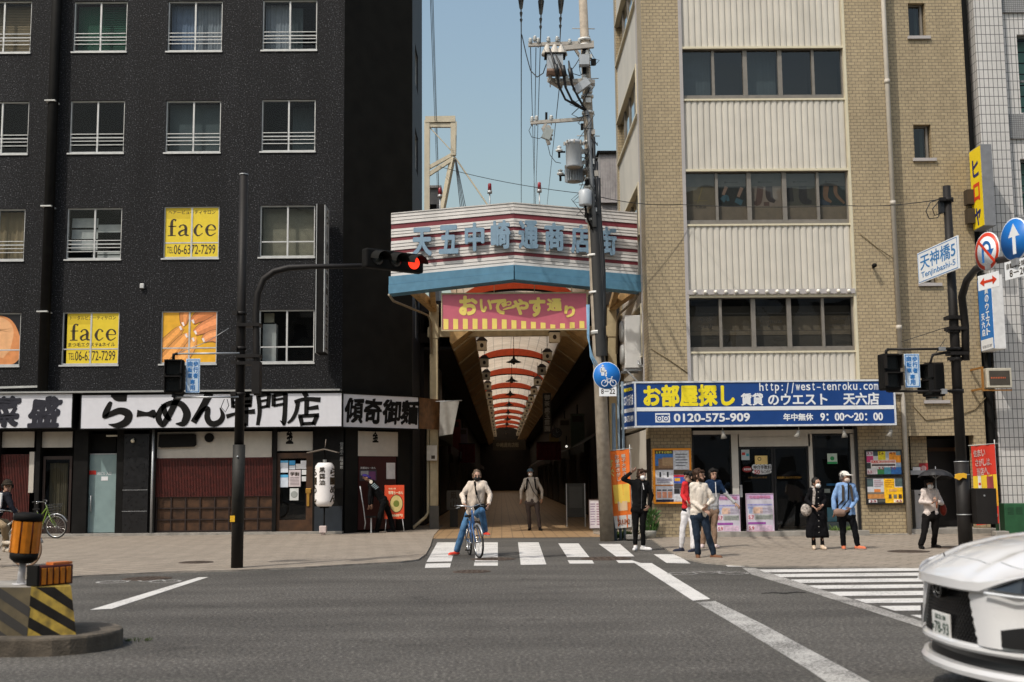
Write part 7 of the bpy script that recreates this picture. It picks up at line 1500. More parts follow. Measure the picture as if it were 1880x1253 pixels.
# right-hand post
base = G(1775, 1036); YS3 = base.y; tp = U(1735, 342, YS3); A = lambda px, py, dy=0: U(px, py, YS3+dy)
bx = A(1757, 700).x
POST_R = t = thing('signal_post', (bx, YS3, PZ), 'black signal post with street name sign before the brick office stair door', 'signal post')
b = MB().m(M_POST); zs_ = A(1766,850).z; b.cyl((bx,YS3,PZ),(bx,YS3,zs_), .125, n=24); b.cyl((bx,YS3,zs_),(bx,YS3,tp.z), .095,.07, 24); b.build('post', t)
b = MB().m(M_STEEL)
for py in (848, 872, 945): p = A(1765,py); MB().m(M_STEEL).cyl((bx,YS3,p.z-.008),(bx,YS3,p.z+.008), .13, n=24).build('strap', t)
b = MB().m(sm(224,170,40,.6)); p = A(1764,874,-.12); b.prism([(p.x-.11,p.z-.04),(p.x-.04,p.z-.075),(p.x+.02,p.z-.03),(p.x+.09,p.z-.05),(p.x+.1,p.z+.03),(p.x+.05,p.z+.05),(p.x-.02,p.z+.045),(p.x-.09,p.z+.03)], .05, at(0,YS3-.15,0)); b.build('yellow_tag', t)
# arm curving out over the carriageway
E = U(1900, 478, YS3-5.2)
b = MB().m(M_POST); pts = [A(1765,662,-.05)+Vector((.08,0,0)), A(1764,600,-.05)+Vector((.08,0,0)), U(1766,545,YS3-.2), U(1775,515,YS3-.7), U(1792,494,YS3-1.7), U(1822,480,YS3-2.9), U(1860,474,YS3-4.2), E]; b.tube(pts, [.07,.07,.07,.065,.06,.055,.05,.05], 12)
for py in (584, 604, 650): p = A(1745,py); b.box(bx-.14, bx+.2, YS3-.13, YS3+.13, p.z-.03, p.z+.03)
b.build('arm', t)
b = MB().m(M_POST)
for py, x0 in ((642,1631),(719,1634)): MB().m(M_POST).cyl(A(x0,py,-.12), (bx,YS3-.12,A(1750,py).z), .022, n=10).build('signal_arm', POST_R)
b.tube([A(1708,668,-.1),A(1712,652,-.1),A(1745,646,-.1)], .025, 8); b.tube([A(1631,642,-.12),A(1627,644,-.12),A(1627,653,-.12)],.028,8); b.tube([A(1634,719,-.12),A(1629,718,-.12),A(1629,712,-.12)],.028,8)
for py in (368, 608, 642, 660, 719): p = A(1748,py); b.cyl(Vector((bx,YS3,p.z-.035)),Vector((bx,YS3,p.z+.035)), .11, n=18); b.cbox((bx-.12,YS3-.08,p.z),(.12,.06,.06))
b.m(M_STEEL); b.cbox(A(1729,641,-.13),(.12,.07,.07)); b.cbox(A(1733,719,-.13),(.1,.07,.09)); b.m(M_CAB)
b.tube([A(1724,366),A(1708,372),A(1700,388),A(1706,402),A(1722,400),A(1728,385)], .01, 5); b.tube([A(1722,372),A(1712,384),A(1716,396),A(1728,392)], .01, 5); b.cyl(A(1655,628,-.1),A(1735,602,-.1),.006,n=5); b.cyl(A(1710,660,-.1),A(1736,622,-.1),.006,n=5); b.cbox(A(1728,380),(.08,.1,.24)); b.build('bracket', t)
b = MB().m(M_POST); r_ = rect(1785, 897, 1822, 962, YS3-.1); b.box(r_[0], r_[1], YS3-.3, YS3+.15, r_[2], r_[3]); b.m(M_STEEL).cbox(((r_[0]*.6+r_[1]*.4),YS3-.305,(r_[3]*.8+r_[2]*.2)),(.03,.01,.03)); b.m(M_POST).bar((bx,YS3,r_[2]+.05),(r_[0]+.1,YS3,r_[2]+.05),.06); b.bar((bx,YS3,r_[3]-.1),(r_[0]+.1,YS3,r_[3]-.1),.06); b.build('control_box', t, bevel=.015)
ped_signal('black pedestrian signal overlapping the end of the blue estate agent sign', A(1636,683,-.12), .10, .66)
ped_signal('black pedestrian signal turned sideways close to the signal post by the stair window', A(1713,697,-.1)+Vector((0,.15,0)), -1.15, .6)
bike_plate('blue lettered bicycle plate over the brick wall drainpipe', 1661, 650, 1689, 712, YS3-.12)
wire('power_line', 'thin line from the brick office to the top of the signal post', [U(1250,376,YR-.3), U(1560,378,26), A(1722,367)], .009, .05)
# street name sign
pl, pr = U(1685, 491, YS3+1.0), U(1759, 466, YS3-.7); zc = (pl.z+pr.z)/2; Mn, Ln = frame2((pl.x,pl.y),(pr.x,pr.y)); hh = .30
plate('street_sign', 'white and blue street name sign angled on the signal post', 'sign', Mn, 0, Ln, zc-hh, zc+hh, M_TSW, [('天神橋5', .12, Ln-.10, zc-.06, zc+hh-.07, sm(40,120,180,.5), .01, False), ('Tenjinbashi-5', .14, Ln-.12, zc-hh+.06, zc-.10, sm(40,120,180,.5), .004, False)], .03, (sm(40,120,180,.5), .012, .02))
rzs = math.radians(-77)
c = U(1812, 462, 18.0)
t, M = round_sign('no_turn_sign', 'round red and white no U-turn sign on the signal arm', c, .3, rzs, [(.305,M_TSW),(.295,M_TSR),(.235,M_TSW)])
Mf = M @ Matrix.Translation((0,-.009,0)); b = MB().m(sm(30,100,170,.5)); seg(b,[(-.09,-.17),(-.09,.06),(-.05,.13),(.02,.14),(.08,.09),(.09,-.0)],.05,Mf); b.prism([(.0,.02),(.18,.02),(.09,-.1)], .002, Mf); b.m(M_TSR); brush(b,[(-.19,.19,.045),(.19,-.19,.045)],Mf @ Matrix.Translation((0,-.003,0)),.002); b.build('pictogram', t)
c2 = c+Vector((0,0,-.47)); M = Matrix.Translation(c2) @ Matrix.Rotation(rzs,4,'Z')
t = plate('sign_plate', 'small white plate with a red double arrow under the no U-turn sign', 'sign', M, -.27, .25, -.12, .12, M_TSW, [])
b = MB().m(M_TSR); Mf = M @ Matrix.Translation((0,-.002,0)); b.box(-.12,.12,-.003,0,-.02,.02,Mf); b.prism([(-.22,0),(-.11,-.07),(-.11,.07)],.003,Mf @ Matrix.Translation((0,-.003,0))); b.prism([(.20,0),(.10,-.07),(.10,.07)],.003,Mf @ Matrix.Translation((0,-.003,0))); b.build('arrow', t)
c = U(1862, 440, 16.2)
t, M = round_sign('one_way_sign', 'round blue sign with white upward arrow on the signal arm', c, .3, rzs, [(.305,M_TSW),(.292,M_TSB)])
Mf = M @ Matrix.Translation((0,-.006,0)); b = MB().m(M_TSW); b.prism([(-.035,-.21),(.035,-.21),(.035,.04),(.12,.04),(0,.23),(-.12,.04),(-.035,.04)],.003,Mf); b.build('pictogram', t)
M = Matrix.Translation(c+Vector((0,0,-.42))) @ Matrix.Rotation(rzs,4,'Z')
plate('sign_plate', 'small white bicycle exemption plate with hours under the blue arrow sign', 'sign', M, -.25, .3, -.13, .13, M_TSW, [('自転車を除く', -.2, .26, .02, .10, M_INK, .01, False), ('8－20', -.14, .22, -.10, .0, M_INK, .01, False)])
for px, py, Y in ((1816,490,18.0),(1866,482,16.2)):
    b = MB().m(M_STEEL); p = U(px,py,Y); b.cbox(p,(.08,.16,.1)); b.build('sign_clamp', POST_R)
# ================================================================ people
def blob(shapes, voxel, smooth=3, noise_amp=0.0, noise_scale=9.0, zmin=None, seed=0.0):
    """Union of tapered capsules and ellipsoids grown into one continuous skin."""
    b = MB()
    for s in shapes:
        if s[0] == 'cap':
            _, p, q, r0, r1 = s; p, q = Vector(p), Vector(q)
            if (q-p).length < 1e-4: b.ball(p, r0, 14); continue
            d = (q-p).normalized(); k = 5; pts = []; rs = []
            for i in range(k): a = math.pi/2*i/k; pts.append(p - d*r0*math.cos(a)); rs.append(max(r0*math.sin(a), r0*.12))
            pts += [p, q]; rs += [r0, r1]
            for i in range(1, k+1): a = math.pi/2*i/k; pts.append(q + d*r1*math.sin(a)); rs.append(max(r1*math.cos(a), r1*.12))
            b.tube(pts, rs, 16)
        else:
            _, c, r, M = s; b.ball(Vector(c), r, 18, M)
    me = bpy.data.meshes.new('tmp'); me.from_pydata(b.v, [], b.f); o = bpy.data.objects.new('tmp', me); TS.collection.objects.link(o)
    md = o.modifiers.new('r', 'REMESH'); md.mode = 'VOXEL'; md.voxel_size = voxel
    if smooth: ms = o.modifiers.new('s', 'SMOOTH'); ms.factor = .5; ms.iterations = smooth
    dg = scratch_graph(); m2 = bpy.data.meshes.new_from_object(o.evaluated_get(dg))
    bpy.data.objects.remove(o); bpy.data.meshes.remove(me)
    m2.polygons.foreach_set('use_smooth', [True]*len(m2.polygons))
    if noise_amp or zmin is not None:
        nv = len(m2.vertices); co = [0.0]*(3*nv); no = [0.0]*(3*nv); m2.vertices.foreach_get('co', co); m2.vertex_normals.foreach_get('vector', no)
        for i in range(0, 3*nv, 3):
            if noise_amp:
                q = Vector((co[i]*noise_scale+seed, co[i+1]*noise_scale+seed*.7, co[i+2]*noise_scale*.55))
                k = noise_amp*(noise.noise(q) + .6*noise.noise(q*2.3) + .18*noise.noise(Vector((q.x*4.1, q.y*4.1, q.z*6.5)))); co[i] += no[i]*k; co[i+1] += no[i+1]*k; co[i+2] += no[i+2]*k
            if zmin is not None and co[i+2] < zmin: co[i+2] = zmin
        m2.vertices.foreach_set('co', co); m2.update()
    return m2
def link_mesh(name, me, parent, mats, index=None):
    for q in mats: me.materials.append(q)
    if index:
        for p in me.polygons: p.material_index = index(p.center, p.normal)
    me.transform(world_of(parent).inverted()); o = bpy.data.objects.new(name, me); COL.objects.link(o); o.parent = parent; return o
SKIN = mat('skin', (.40,.235,.165), .55, var=.06, scale=20); SKIN2 = mat('skin_tan', (.30,.165,.11), .55, var=.06, scale=20)
HAIRB = mat('hair_black', (.010,.008,.007), .6, var=.4, scale=30, spec=.2); HAIRBR = mat('hair_brown', (.040,.020,.011), .6, var=.4, scale=30, spec=.2); HAIRBL = mat('hair_bleached', (.26,.15,.06), .5, var=.4, scale=30)
MASKW = sm(226,226,226,.8); EYE = mat('eye_dark', (.01,.008,.008), .25); LIP = mat('lip', (.28,.10,.085), .5)
def cloth(r, g, b_, rough=.86, **k): return sm(r, g, b_, rough, spec=.12, var=k.pop('var', .10), scale=8, bump=.25, bscale=90, **k)
def fdir(a): a = math.radians(a); return Vector((math.sin(a), -math.cos(a), 0))
def hand_shapes(w, d, n, s=1.0, curl=.35, side=1):
    """Palm, four unequal bent fingers and a thumb. w wrist, d pointing direction, n palm normal."""
    d = d.normalized(); n = (n - d*n.dot(d)).normalized(); x = d.cross(n)*side; out = []
    c0 = w + d*.02*s; c1 = w + d*.085*s
    for u in (-.024,-.008,.008,.024): out.append(('cap', c0+x*u*.8*s, c1+x*u*1.15*s, .0125*s, .011*s))
    for u, L in ((-.028,.062),(-.0095,.074),(.0095,.079),(.028,.070)):
        k0 = c1 + x*u*1.1*s; k1 = k0 + (d*math.cos(curl*.6)+n*math.sin(curl*.6))*L*.55*s; k2 = k1 + (d*math.cos(curl*2)+n*math.sin(curl*2))*L*.5*s
        out += [('cap', k0, k1, .0092*s, .0085*s), ('cap', k1, k2, .0085*s, .0075*s)]
    t0 = w + d*.03*s + x*.03*s; t1 = t0 + (d*.6+x*.65+n*.3).normalized()*.045*s; t2 = t1 + (d*.85+x*.15+n*.35).normalized()*.035*s
    out += [('cap', t0, t1, .012*s, .0105*s), ('cap', t1, t2, .0105*s, .0085*s)]
    return out
def person(label, P, Y0=None):
    """P: joints as photo positions on planes near Y0, feet as ground contact points."""
    s = P.get('s', 1.0); fz = P.get('floor', 0.0)
    def gpt(f): 
        if len(f) > 3 and f[3] is not None: return U(f[0], f[1], f[3])
        return G(f[0], f[1], fz)
    fA, fB = gpt(P['footA']), gpt(P['footB'])
    Y = Y0 or (fA.y+fB.y)/2
    J = lambda k, dflt=0.0: (lambda v: U(v[0], v[1], Y + (v[2] if len(v) > 2 else dflt)))(P[k])
    s *= 1.0; hd = J('head'); a0_, b0_ = J('shA'), J('shB'); shA, shB = a0_.lerp(b0_, .14), b0_.lerp(a0_, .14); elA, elB = J('elA'), J('elB'); wrA, wrB = J('wrA'), J('wrB'); hipA, hipB = J('hipA'), J('hipB')
    anA = fA + Vector((0,0,.085*s)); anB = fB + Vector((0,0,.085*s))
    kn = lambda k, h, a: U(P[k][0], P[k][1], (h.y+a.y)/2 + (P[k][2] if len(P[k]) > 2 else -.04))
    knA, knB = kn('knA', hipA, anA), kn('knB', hipB, anB)
    chest = (shA+shB)/2; pel = (hipA+hipB)/2; neck = chest + (hd-chest)*.35
    yaw = P.get('yaw', 0); f = fdir(yaw); bf = fdir(P.get('byaw', yaw*.3)); upv = (P.get('headup') or Vector((0,0,1))).normalized(); side = f.cross(upv).normalized(); hs = s*1.08
    HM = Matrix((side, -f, upv)).transposed()               # head frame: x side, y back, z up
    hp = lambda x, y, z: hd + HM @ Vector((x*hs, -y*hs, z*hs))   # y forward
    t = thing('person', (pel.x, pel.y, fz), label, 'person', P.get('group'))
    skin = P.get('skin', SKIN)
    # --- one continuous body
    S = [('ell', hp(0,-.006,.022), (.076*s,.094*s,.098*s), HM), ('ell', hp(0,.022,-.045), (.058*s,.066*s,.070*s), HM), ('ell', hp(0,.045,-.085), (.030*s,.032*s,.026*s), HM),
         ('cap', hp(0,.088,.012), hp(0,.106,-.022), .010*s, .014*s), ('ell', hp(.076,-.01,-.005), (.012*s,.022*s,.032*s), HM), ('ell', hp(-.076,-.01,-.005), (.012*s,.022*s,.032*s), HM),
         ('cap', hp(-.04,.080,.034), hp(.04,.080,.034), .012*s, .012*s), ('cap', hp(-.022,.080,-.058), hp(.022,.080,-.058), .008*s, .008*s),
         ('cap', hp(0,-.02,-.06), neck, .050*s, .052*s), ('cap', neck, chest+Vector((0,0,-.05)), .05*s, .06*s),
         ('cap', shA, shB, .048*s, .048*s), ('cap', chest+Vector((0,0,-.12*s)), pel, .080*s, .078*s), ('cap', hipA, hipB, .070*s, .070*s)]
    for sh, el, wr in ((shA,elA,wrA),(shB,elB,wrB)): S += [('cap', sh, el, .040*s, .032*s), ('cap', el, wr, .031*s, .025*s)]
    for hp_, k_, a_ in ((hipA,knA,anA),(hipB,knB,anB)): S += [('cap', hp_, k_, .066*s, .044*s), ('cap', k_, a_, .044*s, .032*s)]
    for key, el, wr, sd in (('handA',elA,wrA,1),('handB',elB,wrB,-1)):
        v = P.get(key); d = (U(v[0], v[1], Y + (v[2] if len(v) > 2 else (wr.y-Y)-.02)) - wr) if v else (wr-el)
        S += hand_shapes(wr, d, P.get('palm'+key[-1], Vector((-.6*sd if key == 'handA' else .6*-sd*-1, .5, 0.2))), s, P.get('curl', .4), sd)
    for a_, fk in ((anA,'footA'),(anB,'footB')):
        td = fdir(P[fk][2]); S += [('cap', a_-Vector((0,0,.03*s)), a_+td*.14*s-Vector((0,0,.055*s)), .034*s, .026*s)]
    me = blob(S, .0075, 2)
    e1, e2, mo = hp(.031,.086,.012), hp(-.031,.086,.012), hp(0,.088,-.058)
    link_mesh('body', me, t, [skin, LIP], lambda c, n: 1 if (c-mo).length < .020*s and not P.get('mask') else 0)
    if not P.get('noeyes'):
        for e in (e1, e2):
            b = MB().m(EYE); b.ball(e, (.012*s,.008*s,.007*s), 8, HM); b.m(HAIRB); b.ball(e+HM @ Vector((0,-.002,.021*s)), (.018*s,.007*s,.0042*s), 8, HM); b.build('eye', t)
    # --- clothing
    up = P['top']; lo = P['bottom']; hem = P.get('hem', 0.0); lt = P.get('loose', 1.0)
    inA, inB = shA.lerp(shB, .18), shB.lerp(shA, .18); bd = pel-chest; hA, hB = hipA+bd.normalized()*(hem-.045), hipB+bd.normalized()*(hem-.045)
    T = [('cap', shA, shB, .074*s, .074*s), ('cap', inA-Vector((0,0,.05)), hA.lerp(hB,.2), .092*s*lt, .086*s*lt), ('cap', inB-Vector((0,0,.05)), hB.lerp(hA,.2), .092*s*lt, .086*s*lt), ('cap', chest-Vector((0,0,.1)), ((hA+hB)/2).lerp(chest,.25), .115*s*lt, .108*s*lt), ('cap', hA.lerp(hB,.08), hB.lerp(hA,.08), .094*s*lt, .094*s*lt), ('cap', hA.lerp(hB,.1).lerp(chest,.12), hB.lerp(hA,.1).lerp(chest,.12), .10*s*lt, .10*s*lt), ('cap', neck.lerp(chest,.3), shA, .05*s, .066*s), ('cap', neck.lerp(chest,.3), shB, .05*s, .066*s),
         ('cap', neck.lerp(chest,.2), chest, .062*s, .09*s)]
    for sh, el, wr in ((shA,elA,wrA),(shB,elB,wrB)): T += [('cap', sh, el, .061*s*lt, .050*s*lt), ('cap', el, el.lerp(wr, P.get('sleeve',.92)), .049*s*lt, .038*s*lt)]
    T += P.get('top_extra', lambda L: [])(locals())
    mt = up if isinstance(up, list) else [up]
    link_mesh(P.get('topname','jacket'), blob(T, .010, 2, .015, 9, zmin=(pel.z-P['skirt']) if P.get('skirt') else None, seed=pel.x), t, mt, P.get('topidx') and (lambda c, n: P['topidx'](c, n, locals_)) if False else ((lambda c, n: P['topidx'](c, chest, pel)) if P.get('topidx') else None))
    if P.get('bottomname') != 'none':
        lw = P.get('legw', 1.0)
        B = [('cap', hipA, hipB, .100*s, .100*s), ('cap', pel+Vector((0,0,.10)), pel, .105*s, .105*s)]
        for hp_, k_, a_ in ((hipA,knA,anA),(hipB,knB,anB)): B += [('cap', hp_, k_, .090*s, .063*s*lw), ('cap', k_, k_.lerp(a_, P.get('cuff',.93)), .063*s*lw, .056*s*lw)]
        B += P.get('bottom_extra', lambda L: [])(locals())
        link_mesh(P.get('bottomname','trousers'), blob(B, .010, 2, .014, 9, seed=pel.y), t, [lo])
    for a_, fk, g in ((anA,'footA',fA),(anB,'footB',fB)):
        td = fdir(P[fk][2]); z0 = g.z; tilt = Vector((0,0,0))
        F_ = [('cap', a_-Vector((0,0,.0)), a_-Vector((0,0,.05*s)), .046*s, .045*s), ('cap', a_-Vector((0,0,.045*s))-td*.03*s, a_+td*.15*s-Vector((0,0,.055*s)), .046*s, .040*s), ('cap', a_+td*.08*s-Vector((0,0,.055*s)), a_+td*.17*s-Vector((0,0,.06*s)), .044*s, .034*s)]
        sole = P.get('sole'); m_ = blob(F_, .009, 1, zmin=z0+.001)
        link_mesh('shoe', m_, t, [P['shoes'], sole or P['shoes']], (lambda c, n: 1 if c.z < z0+.022 else 0))
    # --- hair, hat, mask
    hr = P.get('hair')
    if hr:
        L_ = P.get('hairlen', 0.0); HS = [('ell', hp(0,-.030,.047), (.088*s,.100*s,.098*s), HM), ('ell', hp(0,-.05,-.01), (.080*s,.070*s,.085*s), HM)]
        if P.get('fringe', 1): HS += [('cap', hp(-.05,.062,.078), hp(.05,.062,.078), .034*s, .034*s)]
        for sx in (-1,1): HS += [('cap', hp(sx*.075,.0,.04), hp(sx*.078,.005,-.02-L_), .022*s, .016*s)]
        HS += P.get('hair_extra', lambda hp: [])(hp)
        link_mesh('hair', blob(HS, .010, 1, P.get('hairnoise',.022), 22, seed=hd.x), t, [hr])
    if P.get('mask'):
        link_mesh('face_mask', blob([('ell', hp(0,.048,-.045), (.066*s,.062*s,.058*s), HM), ('ell', hp(0,.085,-.03), (.03*s,.03*s,.03*s), HM)], .008, 2), t, [P['mask']])
    if P.get('hat'):
        m_, brim, st = P['hat']; HS = [('ell', hp(0,-.012,.062), (.094*s,.108*s,.080*s), HM)]
        if st == 'cap': HS += [('ell', hp(0,.115,.050), (.075*s,.080*s,.012*s), HM), ('ell', hp(0,.075,.055), (.080*s,.06*s,.016*s), HM)]
        if st == 'helmet': HS += [('ell', hp(0,-.01,.045), (.112*s,.130*s,.028*s), HM)]
        if st == 'bandana': HS += [('ell', hp(0,-.05,.02), (.085*s,.085*s,.075*s), HM)]
        link_mesh('hat' if st != 'bandana' else 'bandana', blob(HS, .009, 2), t, [m_])
    return t, dict(locals())
def strap(name, par, pts, w, m, th=.012):
    b = MB().m(m)
    for i in range(len(pts)-1): b.bar(pts[i], pts[i+1], w, th)
    return b.build(name, par)
# --- the cyclist waiting on the crosswalk
BEIGE = cloth(206,192,178); DENIM = cloth(74,110,146, var=.22); DENIMD = cloth(36,46,60, var=.3); BLACKC = cloth(18,18,19); REDSH = cloth(212,70,54,.6); WHITEC = cloth(222,220,220); GREYC = cloth(176,172,168)
YC = G(838, 1021).y
cyc, L = person('person in a beige jacket and black mask straddling a blue bicycle on the crosswalk', dict(head=(875.5,875), yaw=6, shA=(859,889.5), shB=(893,889.5,-.02), elA=(849,909,-.02), elB=(900,909,-.05), wrA=(852,926,-.38), wrB=(897,926,-.32), handA=(858,931,-.48), handB=(896,934,-.42),
   hipA=(862,946,.05), hipB=(877,944,.02), knA=(850,973,-.1), knB=(884,938,-.42), footA=(838,1020,-55), footB=(891,984,25,YC-.28), top=BEIGE, bottom=DENIM, shoes=REDSH, sole=sm(200,190,180,.7), hair=mat('hair_ash',(.10,.06,.03),.5,var=.4,scale=30), hairlen=-.03, fringe=0, hairnoise=.016, mask=sm(14,14,15,.8), floor=0.004, loose=1.15, hem=.08, legw=1.12), YC)
g = L; strap('bag_strap', cyc, [g['shA']+Vector((.09,-.10,.06)), g['chest'].lerp(g['pel'],.35)+Vector((.02,-.17,0)), g['chest'].lerp(g['pel'],.72)+Vector((.14,-.18,0))], .045, BLACKC)
link_mesh('shoulder_bag', blob([('cap', g['chest'].lerp(g['pel'],.72)+Vector((.06,-.21,-.02)), g['chest'].lerp(g['pel'],.72)+Vector((.24,-.21,-.02)), .075, .075)], .012, 2), cyc, [BLACKC])
# --- man in a bicycle helmet in the arcade mouth
hel, g = person('person in grey zip jacket and blue helmet with white mask at the arcade mouth', dict(head=(973.5,868.5), yaw=8, shA=(961,882), shB=(988.5,881), elA=(957,901), elB=(995,901), wrA=(956.5,917), wrB=(994.5,916), hipA=(969,924), hipB=(985,924), knA=(971,947), knB=(988,947), footA=(972.5,974,-10), footB=(991.5,974.5,15),
   top=cloth(172,166,158), bottom=cloth(74,66,64), shoes=cloth(24,22,22,.5), hat=(sm(60,84,100,.35), 1, 'helmet'), mask=MASKW, floor=.012, hem=.02, hair=HAIRB, fringe=0, noeyes=False))
strap('bag_strap', hel, [g['shA']+Vector((.06,-.09,.06)), g['chest'].lerp(g['pel'],.5)+Vector((.05,-.15,0)), g['hipB']+Vector((.06,-.13,.16))], .05, BLACKC)
for sx, k in ((1,'shA'),(-1,'shB')): strap('backpack_strap', hel, [g[k]+Vector((sx*.05,.02,.09)), g[k]+Vector((sx*.05,-.11,.0)), g[k]+Vector((sx*.02,-.12,-.26)), g[k]+Vector((sx*-.04,.0,-.36))], .05, BLACKC)
link_mesh('backpack', blob([('ell', g['chest'].lerp(g['pel'],.3)+Vector((0,.2,.05)), (.2,.12,.27), Matrix.Identity(3))], .015, 2), hel, [BLACKC])
# --- man in black, hand on his head
blk, g = person('person all in black with white shoes and mask, hand raised to their head', dict(head=(1178,873), yaw=28, shA=(1158,887), shB=(1191,887.5), elA=(1144,880,-.05), elB=(1196,909), wrA=(1158.5,868,-.08), handA=(1166,863,-.10), wrB=(1192,930,-.05), handB=(1187,936,-.1), hipA=(1166,938), hipB=(1182,938), knA=(1167,968), knB=(1180,968), footA=(1167,1011,-18), footB=(1181,1011,62),
   top=cloth(17,17,18), bottom=cloth(14,14,15), shoes=cloth(214,212,212,.6), sole=sm(226,226,226,.6), hair=HAIRBR, mask=MASKW, floor=.01, hem=.0, legw=.92, cuff=.85, topname='hoodie', hairnoise=.03, top_extra=lambda L: [('cap', L['neck']+Vector((-.05,.06,-.02)), L['neck']+Vector((.05,.06,-.02)), .07, .07)]), None)
strap('drawstring', blk, [g['neck']+Vector((.03,-.14,-.06)), g['neck']+Vector((.05,-.19,-.2))], .012, WHITEC); strap('zip', blk, [g['neck']+Vector((.02,-.15,-.06)), g['pel']+Vector((.02,-.175,.05))], .014, sm(70,70,72,.4))
# --- three men talking on the kerb
YRJ = G(1255, 1016).y + .25
red, g = person('person in red jacket and white trousers, half hidden behind the cream sweater', dict(head=(1265,877), yaw=-72, byaw=-40, shA=(1256,890,-.05), shB=(1271,890,.12), elA=(1252.5,909,-.05), elB=(1274,910,.1), wrA=(1260,920,-.2), wrB=(1270,922,-.1), hipA=(1258.5,944), hipB=(1270,944), knA=(1253.5,972), knB=(1272,972), footA=(1251,1014,-70), footB=(1273,1015,-40),
   top=[cloth(196,48,52), cloth(24,26,40)], topidx=lambda c, ch, pl: 1 if (c.x > ch.x - .02 and c.z > ch.z-.25) or c.z < pl.z+.12 else 0, bottom=cloth(206,204,206), shoes=cloth(50,52,66,.6), hair=HAIRB, hairlen=.0, floor=.01, hem=-.02, legw=1.0), YRJ)
nav, g = person('person in navy and grey windbreaker pointing an arm down toward the sale boards', dict(head=(1309.5,872), yaw=10, shA=(1297,887), shB=(1323,887.5), elA=(1294,910,.0), elB=(1335,910,-.05), wrA=(1297,925,-.15), wrB=(1349.5,924,-.12), handB=(1356,930,-.16), hipA=(1299,939), hipB=(1313,939), knA=(1293,970), knB=(1311,968,.0), footA=(1290,1006,-15), footB=(1312,1006,20),
   top=[cloth(26,44,70), cloth(170,170,172)], topidx=lambda c, ch, pl: 0 if c.z > ch.z-.22 and abs(c.x-ch.x) < .25 else 1, bottom=cloth(140,116,98), shoes=cloth(206,190,188,.6), hair=HAIRB, hairlen=.02, floor=PZ, hem=-.02, topname='windbreaker', legw=1.05))
strap('zip', nav, [g['neck']+Vector((.02,-.13,-.04)), g['chest']+Vector((.02,-.15,-.3))], .016, sm(220,220,222,.5))
wht, g = person('person in cream sweater and dark jeans with clasped hands, looking away along the kerb', dict(head=(1283.5,874), yaw=60, byaw=10, shA=(1268,893), shB=(1298.5,893), elA=(1271,921,-.02), elB=(1308.5,918,-.02), wrA=(1291,936.5,-.22), handA=(1298,940,-.26), wrB=(1299,927,-.22), handB=(1293,936,-.28), hipA=(1275.5,950), hipB=(1292,950), knA=(1279.5,984), knB=(1301,984), footA=(1281.5,1026,-8), footB=(1310,1026,48),
   top=cloth(212,202,190), bottom=DENIMD, shoes=cloth(112,78,58,.6), hair=HAIRBR, hairlen=.03, floor=.004, hem=.0, topname='sweater', loose=1.06, legw=1.08, noeyes=False, hair_extra=lambda hp: [('cap', hp(-.055,.03,-.06), hp(.055,.03,-.06), .03, .03), ('ell', hp(0,.05,-.085), (.05,.05,.04), Matrix.Identity(3))]))
# --- woman in the black dress and her companion
def dress(L):
    out = []
    for k in range(8):
        u = k/7; e = Vector((.04*(u-.5)*2*0,0,0)); a, c_ = L['hipA'].lerp(L['hipB'], u), L['hipA'].lerp(L['hipB'], u); out += [('cap', a, a+Vector(((u-.5)*.12,0,-.44)), .105, .11)]
    return out
wom, g = person('person in a long black button dress with white mask and a flowered shoulder bag', dict(head=(1499,888), yaw=30, byaw=0, s=.93, shA=(1486,900.5), shB=(1510,900.5), elA=(1480.5,919), elB=(1515,919), wrA=(1492.5,930,-.2), handA=(1498,934,-.25), wrB=(1509.5,929,-.2), handB=(1504,935,-.25), hipA=(1492,944), hipB=(1506,944), knA=(1493,975), knB=(1508,975), footA=(1494.5,1009,-12), footB=(1510,1009,10),
   top=cloth(17,17,20), bottom=cloth(20,19,20), shoes=cloth(206,186,164,.6), hair=HAIRB, hairnoise=.006, fringe=0, hairlen=-.02, mask=MASKW, floor=PZ, topname='dress', skirt=.50, legw=.72, sleeve=.80, top_extra=dress, hair_extra=lambda hp: [('ell', hp(0,-.10,-.02), (.04,.04,.045), Matrix.Identity(3))]))
b = MB().m(sm(150,146,140,.5))
for k in range(8): p = g['neck'].lerp(g['pel'], .1+.22*k) ; b.ball(p+Vector((.0,-.165-.01*(k > 3),-.03)), .011, 8)
b.build('buttons', wom)
FLOR = mat('flower_fabric', (.34,.30,.27), .8, var=.7, scale=26)
strap('bag_strap', wom, [g['shA']+Vector((.03,.0,.09)), g['shA']+Vector((.04,-.10,-.02)), g['shA']+Vector((.0,-.13,-.30)), g['elA']+Vector((-.02,-.06,-.18))], .055, FLOR)
link_mesh('shoulder_bag', blob([('ell', U(1480.5,937,g['Y']-.05), (.12,.08,.13), Matrix.Identity(3))], .012, 2, .012, 14), wom, [FLOR])
blu, g = person('person in a light blue shirt and white cap with backpack straps and waist bag', dict(head=(1551.5,877.5), yaw=38, byaw=5, shA=(1535,893), shB=(1569,893), elA=(1530,917), elB=(1573,916), wrA=(1532,937,-.05), handA=(1532,947,-.06), wrB=(1560.5,934,-.22), handB=(1553,940,-.26), hipA=(1546,948), hipB=(1563.5,948), knA=(1548,978), knB=(1570,978), footA=(1549,1009,-14), footB=(1575,1009,40),
   top=cloth(128,160,204), bottom=cloth(18,19,23), shoes=cloth(206,116,84,.6), sole=sm(190,184,180,.7), hair=mat('hair_grey',(.10,.09,.085),.6,var=.3), fringe=0, hairlen=-.02, hat=(cloth(220,216,208), 1, 'cap'), mask=sm(206,190,180,.8), floor=PZ, topname='shirt', loose=1.06, hem=-.01, skin=SKIN2))
